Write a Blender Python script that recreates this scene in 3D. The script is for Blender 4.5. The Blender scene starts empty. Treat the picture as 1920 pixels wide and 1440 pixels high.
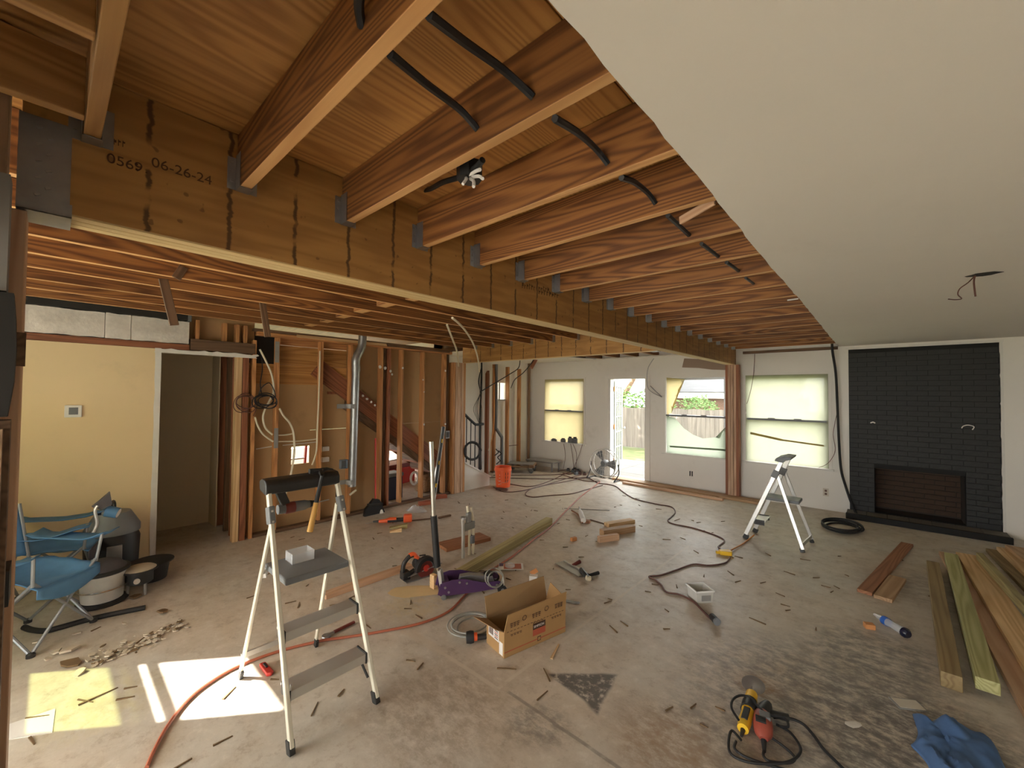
import bpy, bmesh, math, random
from mathutils import Vector, Matrix, Euler, noise as mnoise
random.seed(7)
scene = bpy.context.scene
COL = scene.collection
PI = math.pi

# ------------------------------------------------------------------ camera
CAM_H = 1.70
FPX = 776.1
_ya, _pi, _ro = (math.radians(a) for a in (-41.7583, 1.3842, 0.5494))
_f = Vector((math.sin(_ya)*math.cos(_pi), math.cos(_ya)*math.cos(_pi), math.sin(_pi)))
_r0 = Vector((math.cos(_ya), -math.sin(_ya), 0))
_u0 = _r0.cross(_f)
_r = math.cos(_ro)*_r0 + math.sin(_ro)*_u0
_u = -math.sin(_ro)*_r0 + math.cos(_ro)*_u0
CAMP = Vector((0, 0, CAM_H))
cd = bpy.data.cameras.new('camera')
cam = bpy.data.objects.new('camera', cd)
COL.objects.link(cam)
cd.sensor_width = 36.0
cd.lens = FPX/1920*36.0
cd.clip_start = 0.02
cd.clip_end = 300
_m = Matrix((_r, _u, -_f)).transposed().to_4x4()
_m.translation = CAMP
cam.matrix_world = _m
scene.camera = cam

# ------------------------------------------------------------------ light and exposure
SKY = 4.0
SUN = 15.0
world = bpy.data.worlds.new('world')
scene.world = world
world.use_nodes = True
wb = world.node_tree.nodes['Background']
wb.inputs[0].default_value = (0.97, 0.97, 0.96, 1)
wb.inputs[1].default_value = SKY
sl = bpy.data.lights.new('sun', 'SUN')
sl.energy = SUN
sl.angle = math.radians(0.6)
sl.color = (1.0, 0.94, 0.84)
so = bpy.data.objects.new('sun', sl)
COL.objects.link(so)
SUND = Vector((0.483, 0.581, -0.656))
so.rotation_euler = SUND.to_track_quat('-Z', 'Y').to_euler()
so.location = (-12, -14, 18)
scene.view_settings.view_transform = 'Standard'
scene.view_settings.look = 'None'
scene.view_settings.gamma = 1.0
scene.view_settings.use_curve_mapping = False
scene.view_settings.exposure = 1.5
scene.cycles.max_bounces = 8
scene.cycles.diffuse_bounces = 6
scene.cycles.transparent_max_bounces = 16
scene.cycles.sample_clamp_indirect = 8.0

def portal(loc, rot, sx, sy):
    l = bpy.data.lights.new('window_portal', 'AREA')
    l.shape = 'RECTANGLE'; l.size = sx; l.size_y = sy
    l.cycles.is_portal = True
    o = bpy.data.objects.new('window_portal', l)
    o.location = loc; o.rotation_euler = rot
    COL.objects.link(o)
H = PI/2

# ------------------------------------------------------------------ pixel -> place helpers
def _ray(x, y): return _r*((x-960)/FPX) - _u*((y-720)/FPX) + _f
def onz(x, y, z=0.0):
    d = _ray(x, y); return CAMP + d*((z-CAM_H)/d.z)
def onx(x, y, v):
    d = _ray(x, y); return CAMP + d*(v/d.x)
def ony(x, y, v):
    d = _ray(x, y); return CAMP + d*(v/d.y)
fl = onz

# ------------------------------------------------------------------ material helpers
class NB:
    def __init__(s, name):
        s.m = bpy.data.materials.new(name); s.m.use_nodes = True
        s.t = s.m.node_tree; s.t.nodes.clear()
        s.out = s.t.nodes.new('ShaderNodeOutputMaterial')
    def put(s, sock, v):
        if isinstance(v, bpy.types.NodeSocket): s.t.links.new(v, sock)
        elif v is not None: 
            if isinstance(v, (tuple, list)) and sock.type == 'RGBA' and len(v) == 3: v = (*v, 1)
            sock.default_value = v
    def n(s, typ, ins=None, **props):
        nd = s.t.nodes.new('ShaderNode'+typ)
        for k, v in props.items(): setattr(nd, k, v)
        for k, v in (ins or {}).items(): s.put(nd.inputs[k], v)
        return nd
    def math(s, op, a, b=None, c=None, clamp=False):
        nd = s.n('Math', operation=op); nd.use_clamp = clamp
        s.put(nd.inputs[0], a)
        if b is not None: s.put(nd.inputs[1], b)
        if c is not None: s.put(nd.inputs[2], c)
        return nd.outputs[0]
    def vm(s, op, a, b=None, out=0):
        nd = s.n('VectorMath', operation=op); s.put(nd.inputs[0], a)
        if b is not None: s.put(nd.inputs[1], b)
        return nd.outputs['Value'] if op in ('DOT_PRODUCT', 'LENGTH', 'DISTANCE') else nd.outputs[0]
    def mix(s, f, a, b, mode='MIX'):
        nd = s.n('MixRGB', blend_type=mode); s.put(nd.inputs[0], f); s.put(nd.inputs[1], a); s.put(nd.inputs[2], b)
        return nd.outputs[0]
    def ramp(s, f, lo, hi):
        nd = s.n('MapRange', {0: f, 1: lo, 2: hi, 3: 0.0, 4: 1.0}, interpolation_type='SMOOTHSTEP'); return nd.outputs[0]
    def noise(s, vec, scale, detail=3, rough=0.55):
        return s.n('TexNoise', {'Vector': vec, 'Scale': scale, 'Detail': detail, 'Roughness': rough}).outputs[0]
    def obj(s): return s.n('TexCoord').outputs['Object']
    def rnd(s): return s.n('ObjectInfo').outputs['Random']
    def scl(s, vec, v): return s.vm('MULTIPLY', vec, v)
    def bsdf(s, col, rough=0.6, metal=0.0, bump=None, bs=0.2, bd=0.01, **extra):
        p = s.n('BsdfPrincipled', {'Base Color': col, 'Roughness': rough, 'Metallic': metal})
        for k, v in extra.items(): s.put(p.inputs[k.replace('_', ' ')], v)
        if bump is not None:
            b = s.n('Bump', {'Height': bump, 'Strength': bs, 'Distance': bd}); s.t.links.new(b.outputs[0], p.inputs['Normal'])
        s.t.links.new(p.outputs[0], s.out.inputs[0]); return s.m

def plain(name, col, rough=0.6, metal=0.0, var=0.12, scale=9, bs=0.1, **extra):
    b = NB(name); o = b.obj(); nz = b.noise(o, scale, 4)
    k = b.math('MULTIPLY_ADD', nz, 2*var, 1-var)
    c = b.mix(1.0, col, b.n('CombineXYZ', {0: k, 1: k, 2: k}).outputs[0], 'MULTIPLY')
    return b.bsdf(c, rough, metal, bump=nz, bs=bs, bd=0.004, **extra)

def wood(name, light, dark, freq=38, k=1.0, rough=0.62, amt=0.75, tone=0.25):
    b = NB(name); o = b.obj(); r = b.rnd()
    off = b.n('CombineXYZ', {0: b.math('MULTIPLY', r, 31.0), 1: b.math('MULTIPLY', r, 7.3), 2: b.math('MULTIPLY', r, 3.1)}).outputs[0]
    v = b.vm('ADD', o, off)
    n1 = b.noise(b.scl(v, (0.30*k, 5.0*k, 5.0*k)), 1.0, 2, 0.4)
    ring = b.math('MULTIPLY_ADD', b.math('SINE', b.math('MULTIPLY', n1, freq*2.0)), 0.5, 0.5)
    ring = b.math('POWER', ring, 1.3)
    n2 = b.noise(b.scl(v, (3, 95, 95)), 1.0, 2)
    n3 = b.noise(b.scl(v, (0.9, 3, 3)), 1.0, 3)
    f = b.math('ADD', b.math('MULTIPLY', ring, amt*0.9), b.math('MULTIPLY', b.math('SUBTRACT', n2, 0.38), amt*0.75), clamp=True)
    c = b.mix(f, light, dark)
    tk = b.math('ADD', b.math('MULTIPLY_ADD', n3, tone*2, 1-tone), b.math('MULTIPLY_ADD', r, tone, -tone/2))
    c = b.mix(1.0, c, b.n('CombineXYZ', {0: tk, 1: tk, 2: tk}).outputs[0], 'MULTIPLY')
    return b.bsdf(c, rough, 0, bump=n2, bs=0.15, bd=0.002)

MAT = {}
MAT['joist'] = wood('fir_joist', (0.29, 0.122, 0.033), (0.088, 0.027, 0.0065), 85, amt=0.85)
MAT['litjoistedge'] = wood('lit_joist_underside', (0.60, 0.345, 0.14), (0.44, 0.22, 0.075), 50, amt=0.6)  # undersides paler than the sides: light from below put into the colour
MAT['stud'] = wood('old_stud', (0.55, 0.265, 0.10), (0.30, 0.12, 0.04), 57)
MAT['redstud'] = wood('reddish_stud', (0.33, 0.12, 0.055), (0.17, 0.055, 0.022), 57)
MAT['darkwood'] = wood('dark_weathered_wood', (0.17, 0.095, 0.05), (0.075, 0.038, 0.018), 57)
MAT['oldpine'] = wood('weathered_pine', (0.36, 0.23, 0.14), (0.2, 0.115, 0.06), 57)
MAT['pine'] = wood('new_pine', (0.72, 0.50, 0.27), (0.50, 0.29, 0.12), 48)
MAT['pinkpine'] = wood('pinkish_pine', (0.60, 0.39, 0.25), (0.44, 0.25, 0.14), 44)
MAT['treated'] = wood('treated_pine', (0.45, 0.38, 0.17), (0.27, 0.21, 0.08), 52)
MAT['green'] = wood('green_treated_pine', (0.44, 0.43, 0.20), (0.27, 0.25, 0.09), 48)
MAT['browntreated'] = wood('brown_treated_pine', (0.34, 0.25, 0.12), (0.2, 0.13, 0.055), 48)
MAT['redplank'] = wood('red_brown_plank', (0.36, 0.16, 0.075), (0.2, 0.075, 0.03), 48)
MAT['tanplank'] = wood('tan_plank', (0.50, 0.32, 0.18), (0.33, 0.19, 0.09), 48)
MAT['ply'] = wood('plywood_sheet', (0.53, 0.27, 0.078), (0.31, 0.13, 0.033), 60, 0.9, tone=0.3)
MAT['golden'] = wood('golden_pine', (0.46, 0.25, 0.085), (0.28, 0.13, 0.038), 60)
MAT['lvlpost'] = wood('laminated_post_wood', (0.54, 0.355, 0.235), (0.38, 0.22, 0.13), 44)

def lvl():
    b = NB('laminated_veneer_beam'); o = b.obj()
    n1 = b.noise(b.scl(o, (0.5, 4, 4)), 1.3, 3)
    ring = b.math('MULTIPLY_ADD', b.math('SINE', b.math('MULTIPLY', n1, 46.0)), 0.5, 0.5)
    n2 = b.noise(b.scl(o, (2, 60, 60)), 1.0, 2)
    c = b.mix(b.math('MULTIPLY_ADD', ring, 0.5, b.math('MULTIPLY', n2, 0.35)), (0.43, 0.225, 0.062), (0.26, 0.115, 0.028))
    bl = b.ramp(b.noise(b.scl(o, (2.2, 3, 3)), 1.0, 4), 0.45, 0.75)
    c = b.mix(b.math('MULTIPLY', bl, 0.45), c, (0.19, 0.085, 0.025))
    sx = b.n('SeparateXYZ', {0: o})
    wob = b.math('MULTIPLY_ADD', b.noise(b.scl(o, (5, 30, 30)), 1.0, 3), 0.030, -0.015)
    t = b.math('FRACT', b.math('DIVIDE', b.math('ADD', sx.outputs[0], wob), 0.235))
    ln = b.math('SUBTRACT', 1.0, b.ramp(b.math('ABSOLUTE', b.math('SUBTRACT', t, 0.5)), 0.014, 0.045))
    brk = b.ramp(b.noise(b.scl(o, (4.3, 9, 9)), 1.0, 3), 0.34, 0.46)
    c = b.mix(b.math('MULTIPLY', b.math('MULTIPLY', ln, brk), 0.85), c, (0.055, 0.022, 0.008))
    dots = b.ramp(b.noise(o, 26.0, 1), 0.72, 0.78)
    c = b.mix(b.math('MULTIPLY', dots, 0.6), c, (0.1, 0.04, 0.012))
    return b.bsdf(c, 0.55, 0, bump=n2, bs=0.1, bd=0.002)
MAT['lvl'] = lvl()
MAT['lvlply'] = wood('laminated_edge', (0.66, 0.50, 0.25), (0.5, 0.33, 0.13), 14, amt=0.55, tone=0.15)
MAT['glue'] = plain('glue_line', (0.22, 0.13, 0.05), 0.7)

def wallmat(name, col, var=0.07, stain=(0.3, 0.25, 0.18), sa=0.15):
    b = NB(name); o = b.obj()
    n1 = b.noise(o, 1.1, 5); n2 = b.noise(o, 60, 3); n3 = b.ramp(b.noise(o, 3.0, 6, 0.65), 0.55, 0.8)
    k = b.math('MULTIPLY_ADD', n1, 2*var, 1-var)
    c = b.mix(1.0, col, b.n('CombineXYZ', {0: k, 1: k, 2: k}).outputs[0], 'MULTIPLY')
    c = b.mix(b.math('MULTIPLY', n3, sa), c, stain)
    return b.bsdf(c, 0.85, 0, bump=n2, bs=0.12, bd=0.003)
MAT['white'] = wallmat('painted_white_wall', (0.79, 0.765, 0.715))
MAT['ceil'] = wallmat('textured_white_ceiling', (0.70, 0.67, 0.60), 0.05, sa=0.06)
MAT['tan'] = wallmat('tan_painted_wall', (0.77, 0.60, 0.36))
MAT['olive'] = wallmat('olive_beige_wall', (0.64, 0.54, 0.36))
MAT['kraft'] = wallmat('kraft_paper_drywall_back', (0.45, 0.285, 0.135), 0.14, (0.16, 0.1, 0.05), 0.35)
MAT['gyp'] = wallmat('gypsum_edge', (0.72, 0.70, 0.65), 0.1)
MAT['torn'] = wallmat('torn_paper', (0.30, 0.22, 0.17), 0.1)
MAT['doorpaint'] = plain('dimmed_door_paint', (0.30, 0.32, 0.28), 0.5)  # white leaf darkened to offset the bright outdoor light on it
MAT['torngrey'] = wallmat('dimmed_drywall_end', (0.2, 0.19, 0.175), 0.12)  # drywall colour darkened to offset the strong daylight on this end
MAT['whitepaint'] = plain('white_trim_paint', (0.72, 0.70, 0.66), 0.5)
MAT['blackbrick'] = plain('black_painted_brick', (0.020, 0.0205, 0.020), 0.62, var=0.25, scale=30, bs=0.5)
MAT['blackmortar'] = plain('black_painted_mortar', (0.010, 0.010, 0.010), 0.8, var=0.2, scale=20)
MAT['firebrick'] = plain('sooty_firebrick', (0.07, 0.040, 0.024), 0.85, var=0.45, scale=7, bs=0.4)
MAT['soot'] = plain('sooty_mortar', (0.05, 0.04, 0.032), 0.9)
MAT['slate'] = plain('grey_hearth_tile', (0.16, 0.145, 0.125), 0.6, var=0.2)
MAT['galv'] = plain('galvanised_steel', (0.36, 0.37, 0.38), 0.42, 0.85, var=0.25, scale=14)
MAT['steel'] = plain('dull_steel', (0.40, 0.40, 0.40), 0.4, 0.8, var=0.15)
MAT['foil'] = plain('foil_duct_wrap', (0.82, 0.79, 0.74), 0.38, 0.4, var=0.18, scale=26, bs=0.8)
MAT['alu'] = plain('brushed_aluminium', (0.62, 0.61, 0.58), 0.38, 0.75, var=0.06)
MAT['cream'] = plain('cream_coated_rail', (0.72, 0.68, 0.56), 0.4, 0.15, var=0.05)
MAT['black'] = plain('black_plastic', (0.022, 0.022, 0.022), 0.5, var=0.2)
MAT['rubber'] = plain('black_rubber', (0.014, 0.014, 0.015), 0.6, var=0.2)
MAT['blacksheet'] = plain('black_duct_board', (0.02, 0.018, 0.016), 0.85)
MAT['grey'] = plain('grey_plastic', (0.16, 0.17, 0.18), 0.5)
MAT['tape'] = plain('grey_duct_tape', (0.30, 0.30, 0.29), 0.4, 0.2, var=0.2)
MAT['pex'] = plain('cream_plastic_tube', (0.72, 0.66, 0.50), 0.45, var=0.06)
MAT['paper'] = plain('white_paper', (0.78, 0.77, 0.74), 0.8, var=0.04)
MAT['orange'] = plain('bright_orange_plastic', (0.85, 0.13, 0.035), 0.4, var=0.06)
MAT['red'] = plain('red_plastic', (0.50, 0.035, 0.025), 0.45, var=0.1)
MAT['darkred'] = plain('dark_red_plastic', (0.17, 0.03, 0.025), 0.45)
MAT['yellow'] = plain('yellow_plastic', (0.82, 0.50, 0.03), 0.45, var=0.12)
MAT['handle'] = plain('yellow_hickory', (0.66, 0.37, 0.09), 0.5, var=0.2)
MAT['purple'] = plain('purple_painted_steel', (0.095, 0.045, 0.125), 0.35, 0.3, var=0.15)
MAT['chrome'] = plain('chromed_tube', (0.72, 0.70, 0.64), 0.25, 0.9, var=0.05)
MAT['cord'] = plain('brown_cord', (0.115, 0.045, 0.032), 0.5)
MAT['redcord'] = plain('red_orange_cord', (0.42, 0.125, 0.068), 0.5)
MAT['hose'] = plain('clear_grey_hose', (0.32, 0.31, 0.27), 0.3, var=0.1)
MAT['card'] = plain('brown_cardboard', (0.39, 0.225, 0.09), 0.8, var=0.08, scale=14)
MAT['cardin'] = plain('cardboard_inside', (0.33, 0.20, 0.09), 0.85, var=0.08)
MAT['print'] = plain('brown_black_print', (0.075, 0.035, 0.02), 0.7)
MAT['redprint'] = plain('red_print', (0.42, 0.09, 0.045), 0.7)
MAT['whiteprint'] = plain('white_print', (0.75, 0.72, 0.68), 0.7)
MAT['stamp'] = plain('ink_stamp', (0.085, 0.035, 0.012), 0.8)
MAT['bluecloth'] = plain('blue_cotton', (0.075, 0.155, 0.33), 0.9, var=0.3, scale=16, bs=0.3)
MAT['bluenylon'] = plain('blue_nylon', (0.085, 0.215, 0.40), 0.75, var=0.25, scale=10)
MAT['darknylon'] = plain('dark_grey_nylon', (0.09, 0.085, 0.095), 0.8, var=0.25)
MAT['tubegrey'] = plain('grey_painted_tube', (0.27, 0.29, 0.31), 0.4, 0.4)
MAT['bucketwhite'] = plain('splashed_white_plastic', (0.55, 0.54, 0.50), 0.55, var=0.25, scale=8)
MAT['outlet'] = plain('ivory_plastic', (0.60, 0.55, 0.46), 0.45, var=0.05)
MAT['redblock'] = plain('orange_wood_block', (0.58, 0.25, 0.09), 0.7, var=0.15)
MAT['flake'] = plain('plaster_flake', (0.52, 0.45, 0.35), 0.9, var=0.2)
MAT['splinter'] = plain('wood_splinter_brown', (0.17, 0.105, 0.05), 0.85, var=0.3)
MAT['copper'] = plain('orange_copper', (0.60, 0.27, 0.075), 0.4, 0.4)

def transp(name, col, alpha, rough=0.2):
    b = NB(name)
    p = b.n('BsdfPrincipled', {'Base Color': col, 'Roughness': rough})
    t = b.n('BsdfTransparent'); m = b.n('MixShader', {0: alpha, 1: t.outputs[0], 2: p.outputs[0]})
    b.t.links.new(m.outputs[0], b.out.inputs[0]); return b.m
MAT['glass'] = transp('window_glass', (0.75, 0.8, 0.8), 0.08, 0.05)
MAT['clearplastic'] = transp('clear_plastic', (0.8, 0.82, 0.85), 0.35, 0.15)
def filmmat(name, col):
    b = NB(name); o = b.obj()
    n = b.noise(o, 3.0, 4); k = b.math('MULTIPLY_ADD', n, 0.2, 0.9)
    c = b.mix(1.0, col, b.n('CombineXYZ', {0: k, 1: k, 2: k}).outputs[0], 'MULTIPLY')
    tr = b.n('BsdfTranslucent', {0: c}); d = b.n('BsdfDiffuse', {0: c})
    m = b.n('MixShader', {0: 0.25, 1: tr.outputs[0], 2: d.outputs[0]})
    t = b.n('BsdfTransparent'); m2 = b.n('MixShader', {0: 0.985, 1: t.outputs[0], 2: m.outputs[0]})
    b.t.links.new(m2.outputs[0], b.out.inputs[0]); return b.m
def tintmat():
    b = NB('green_tinted_film'); t = b.n('BsdfTransparent', {0: (0.55, 0.60, 0.40, 1)}); d = b.n('BsdfTranslucent', {0: (0.5, 0.55, 0.35, 1)})
    m = b.n('MixShader', {0: 0.35, 1: t.outputs[0], 2: d.outputs[0]}); b.t.links.new(m.outputs[0], b.out.inputs[0]); return b.m
MAT['filmtint'] = tintmat()
MAT['filmyellow'] = filmmat('yellow_backlit_film', (0.44, 0.36, 0.19))  # yellow of the backlight put into the colour of white film
MAT['filmcream'] = filmmat('cream_plastic_film', (0.37, 0.375, 0.275))
MAT['filmgreen'] = filmmat('pale_green_plastic_film', (0.32, 0.355, 0.275))

# concrete floor
def concrete():
    b = NB('stained_concrete_slab'); o = b.obj()
    warp = b.n('TexNoise', {'Vector': o, 'Scale': 3.0, 'Detail': 3}).outputs['Color']
    ow = b.vm('ADD', o, b.scl(b.vm('SUBTRACT', warp, (0.5, 0.5, 0.5)), (0.10, 0.10, 0.0)))
    n1 = b.noise(o, 0.75, 5, 0.6); n2 = b.noise(o, 4.0, 6, 0.68); n3 = b.noise(b.scl(o, (9, 30, 9)), 1.0, 4, 0.7)
    n4 = b.noise(o, 55, 3, 0.7); n5 = b.noise(b.vm('ADD', o, (3.1, 7.7, 0)), 9.0, 10, 0.78)
    c = b.mix(b.ramp(n1, 0.35, 0.65), (0.58, 0.495, 0.395), (0.56, 0.525, 0.465))
    c = b.mix(b.math('MULTIPLY', b.ramp(n2, 0.45, 0.75), 0.55), c, (0.40, 0.32, 0.235))
    c = b.mix(b.math('MULTIPLY', b.ramp(n2, 0.50, 0.25), 0.45), c, (0.68, 0.62, 0.53))
    c = b.mix(b.math('MULTIPLY', b.ramp(n3, 0.52, 0.75), 0.30), c, (0.70, 0.65, 0.57))
    c = b.mix(b.math('MULTIPLY', b.ramp(n4, 0.62, 0.8), 0.35), c, (0.28, 0.22, 0.17))
    c = b.mix(b.math('MULTIPLY', b.ramp(n5, 0.50, 0.68), 0.65), c, (0.33, 0.26, 0.19))
    c = b.mix(b.math('MULTIPLY', b.ramp(n5, 0.48, 0.34), 0.5), c, (0.72, 0.665, 0.58))
    def blob(px, py, rad, col, amt, z=0):
        p = fl(px, py); d = b.vm('DISTANCE', ow, tuple(p))
        m = b.math('MULTIPLY', b.ramp(d, rad, rad*0.35), b.ramp(b.noise(b.scl(o, (1.0, 1.6, 1.0)), 11.0, 8, 0.75), 0.36, 0.62))
        return b.mix(b.math('MULTIPLY', m, amt), c, col)
    c = blob(1540, 1330, 0.95, (0.145, 0.135, 0.13), 0.75)
    c = blob(1760, 1420, 0.75, (0.12, 0.11, 0.105), 0.75)
    c = blob(1650, 1230, 0.55, (0.14, 0.135, 0.13), 0.75)
    c = blob(1290, 1400, 0.45, (0.2, 0.175, 0.15), 0.6)
    c = blob(830, 1330, 0.55, (0.23, 0.16, 0.10), 0.5)
    c = blob(1010, 1360, 0.22, (0.17, 0.15, 0.13), 0.7)
    c = blob(1420, 1290, 0.16, (0.36, 0.2, 0.07), 0.7)
    c = blob(1250, 1400, 0.35, (0.42, 0.25, 0.12), 0.5)
    c = blob(950, 1000, 0.9, (0.30, 0.22, 0.15), 0.45)
    c = blob(1750, 1110, 0.6, (0.2, 0.16, 0.12), 0.5)
    c = blob(780, 1130, 0.35, (0.62, 0.5, 0.28), 0.6)
    c = blob(190, 1320, 0.4, (0.50, 0.42, 0.2), 0.4)
    # dark triangular stain
    A, Bq, Cq = fl(1028, 1262), fl(1156, 1266), fl(1119, 1338)
    tri = None
    ctr = (A+Bq+Cq)/3
    for p, q in ((A, Bq), (Bq, Cq), (Cq, A)):
        nr = Vector((-(q-p).y, (q-p).x, 0)).normalized()
        if (ctr-p).dot(nr) < 0: nr = -nr
        dd = b.vm('DOT_PRODUCT', b.vm('SUBTRACT', ow, tuple(p)), tuple(nr))
        m = b.ramp(dd, -0.015, 0.012)
        tri = m if tri is None else b.math('MULTIPLY', tri, m)
    tri = b.math('MULTIPLY', tri, b.ramp(b.noise(o, 22, 5, 0.7), 0.30, 0.52))
    c = b.mix(b.math('MULTIPLY', tri, 0.9), c, (0.085, 0.078, 0.075))
    def line(a, q, w, col, amt):
        p, q = fl(*a), fl(*q); d = (q-p); L = d.length; d = d/L; nr = Vector((-d.y, d.x, 0))
        oo = b.vm('ADD', o, b.scl(b.vm('SUBTRACT', warp, (0.5, 0.5, 0.5)), (0.02, 0.02, 0.0)))
        v = b.vm('SUBTRACT', oo, tuple(p))
        s = b.math('ABSOLUTE', b.vm('DOT_PRODUCT', v, tuple(nr)))
        al = b.math('ABSOLUTE', b.math('SUBTRACT', b.vm('DOT_PRODUCT', v, tuple(d)), L/2))
        m = b.math('MULTIPLY', b.ramp(s, w, w*0.45), b.ramp(al, L/2+0.03, L/2))
        m = b.math('MULTIPLY', m, b.ramp(b.noise(o, 11, 4), 0.28, 0.5))
        return b.mix(b.math('MULTIPLY', m, amt), c, col)
    pale = (0.62, 0.55, 0.45)
    c = line((933, 1291), (1290, 1024), 0.016, pale, 0.8)
    c = line((820, 1219), (933, 1291), 0.018, pale, 0.7)
    c = line((1200, 1002), (1287, 1024), 0.018, pale, 0.6)
    c = line((1355, 1068), (1650, 1150), 0.03, (0.58, 0.5, 0.4), 0.5)
    c = line((957, 1299), (1160, 1440), 0.014, (0.2, 0.17, 0.14), 0.6)
    c = line((760, 1180), (830, 1225), 0.05, (0.56, 0.47, 0.36), 0.5)
    return b.bsdf(c, b.math('MULTIPLY_ADD', n5, 0.3, 0.33), 0, bump=n5, bs=0.3, bd=0.004)
MAT['concrete'] = concrete()

# ------------------------------------------------------------------ mesh helpers
def wm(o):
    return wm(o.parent) @ o.matrix_basis if o.parent else o.matrix_basis.copy()

class MB:
    def __init__(s): s.v = []; s.f = []
    def add(s, vs, fs):
        k = len(s.v); s.v += [Vector(v) for v in vs]; s.f += [tuple(i+k for i in f) for f in fs]; return s
    def box(s, c, d, rot=None):
        x, y, z = (a/2 for a in d); c = Vector(c)
        vs = [Vector(p) for p in ((-x,-y,-z),(x,-y,-z),(x,y,-z),(-x,y,-z),(-x,-y,z),(x,-y,z),(x,y,z),(-x,y,z))]
        if rot is not None:
            R = rot if isinstance(rot, Matrix) else Euler(rot).to_matrix(); vs = [R @ v for v in vs]
        return s.add([v+c for v in vs], [(0,3,2,1),(4,5,6,7),(0,1,5,4),(1,2,6,5),(2,3,7,6),(3,0,4,7)])
    def mm(s, a, b): return s.box([(a[i]+b[i])/2 for i in range(3)], [abs(b[i]-a[i]) for i in range(3)])
    def bar(s, p, q, w, h, up=(0, 0, 1)):
        p, q = Vector(p), Vector(q); return s.box((p+q)/2, ((q-p).length, w, h), frame(q-p, up))
    def tube(s, pts, r, n=8, closed=False, cap=True):
        pts = [Vector(p) for p in pts]; m = len(pts); rs = r if isinstance(r, (list, tuple)) else [r]*m
        k = len(s.v); prev = None
        for i, p in enumerate(pts):
            if closed: t = pts[(i+1) % m]-pts[i-1]
            else: t = pts[min(i+1, m-1)]-pts[max(i-1, 0)]
            t = t.normalized() if t.length > 1e-9 else Vector((0, 0, 1))
            if prev is None:
                a = Vector((0, 0, 1)) if abs(t.z) < 0.9 else Vector((1, 0, 0)); nx = t.cross(a).normalized()
            else:
                nx = prev-t*prev.dot(t); nx = nx.normalized() if nx.length > 1e-6 else t.orthogonal().normalized()
            prev = nx; ny = t.cross(nx)
            for j in range(n):
                a = 2*PI*j/n; s.v.append(p+(nx*math.cos(a)+ny*math.sin(a))*rs[i])
        for i in range(m if closed else m-1):
            for j in range(n):
                a, b_ = k+i*n+j, k+i*n+(j+1) % n; i2 = (i+1) % m
                s.f.append((a, b_, k+i2*n+(j+1) % n, k+i2*n+j))
        if cap and not closed:
            s.f.append(tuple(k+j for j in reversed(range(n)))); s.f.append(tuple(k+(m-1)*n+j for j in range(n)))
        return s
    def lathe(s, prof, c=(0, 0, 0), n=20, axis='z', cap=True):
        k = len(s.v); c = Vector(c)
        for r, h in prof:
            for j in range(n):
                a = 2*PI*j/n; x, y = r*math.cos(a), r*math.sin(a)
                s.v.append(c+(Vector((x, y, h)) if axis == 'z' else Vector((h, x, y)) if axis == 'x' else Vector((y, h, x))))
        for i in range(len(prof)-1):
            for j in range(n): s.f.append((k+i*n+j, k+i*n+(j+1) % n, k+(i+1)*n+(j+1) % n, k+(i+1)*n+j))
        if cap:
            s.f.append(tuple(k+j for j in reversed(range(n)))); m = len(prof)-1; s.f.append(tuple(k+m*n+j for j in range(n)))
        return s
    def prism(s, poly, d, base=(0, 0, 0), plane='xy'):
        n = len(poly); k = len(s.v); b0 = Vector(base)
        def mk(p, h): return {'xy': Vector((p[0], p[1], h)), 'xz': Vector((p[0], h, p[1])), 'yz': Vector((h, p[0], p[1]))}[plane]+b0
        s.v += [mk(p, 0) for p in poly]+[mk(p, d) for p in poly]
        s.f.append(tuple(k+i for i in reversed(range(n)))); s.f.append(tuple(k+n+i for i in range(n)))
        for i in range(n): s.f.append((k+i, k+(i+1) % n, k+n+(i+1) % n, k+n+i))
        return s
    def xf(s, M):
        s.v = [M @ v for v in s.v]; return s
    def build(s, name, mat, parent=None, smooth=False, bevel=0, world=False, sub=0):
        me = bpy.data.meshes.new(name)
        inv = wm(parent).inverted() if (world and parent) else None
        me.from_pydata([inv @ v for v in s.v] if inv else s.v, [], s.f)
        bm = bmesh.new(); bm.from_mesh(me); bmesh.ops.recalc_face_normals(bm, faces=bm.faces); bm.to_mesh(me); bm.free()
        me.materials.append(MAT[mat] if isinstance(mat, str) else mat)
        if smooth:
            for p in me.polygons: p.use_smooth = True
        o = bpy.data.objects.new(name, me); COL.objects.link(o)
        if parent: o.parent = parent
        if bevel:
            b = o.modifiers.new('bevel', 'BEVEL'); b.width = bevel; b.segments = 2; b.limit_method = 'ANGLE'
        if sub:
            b = o.modifiers.new('sub', 'SUBSURF'); b.levels = sub; b.render_levels = sub
        if smooth and not sub:
            try: me.set_sharp_from_angle(angle=math.radians(40))
            except Exception: pass
        return o

def frame(d, up=(0, 0, 1)):
    x = Vector(d).normalized(); up = Vector(up)
    if abs(x.dot(up.normalized())) > 0.995: up = Vector((0, 1, 0)) if abs(x.y) < 0.9 else Vector((1, 0, 0))
    y = up.cross(x).normalized(); z = x.cross(y)
    return Matrix((x, y, z)).transposed()

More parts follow.
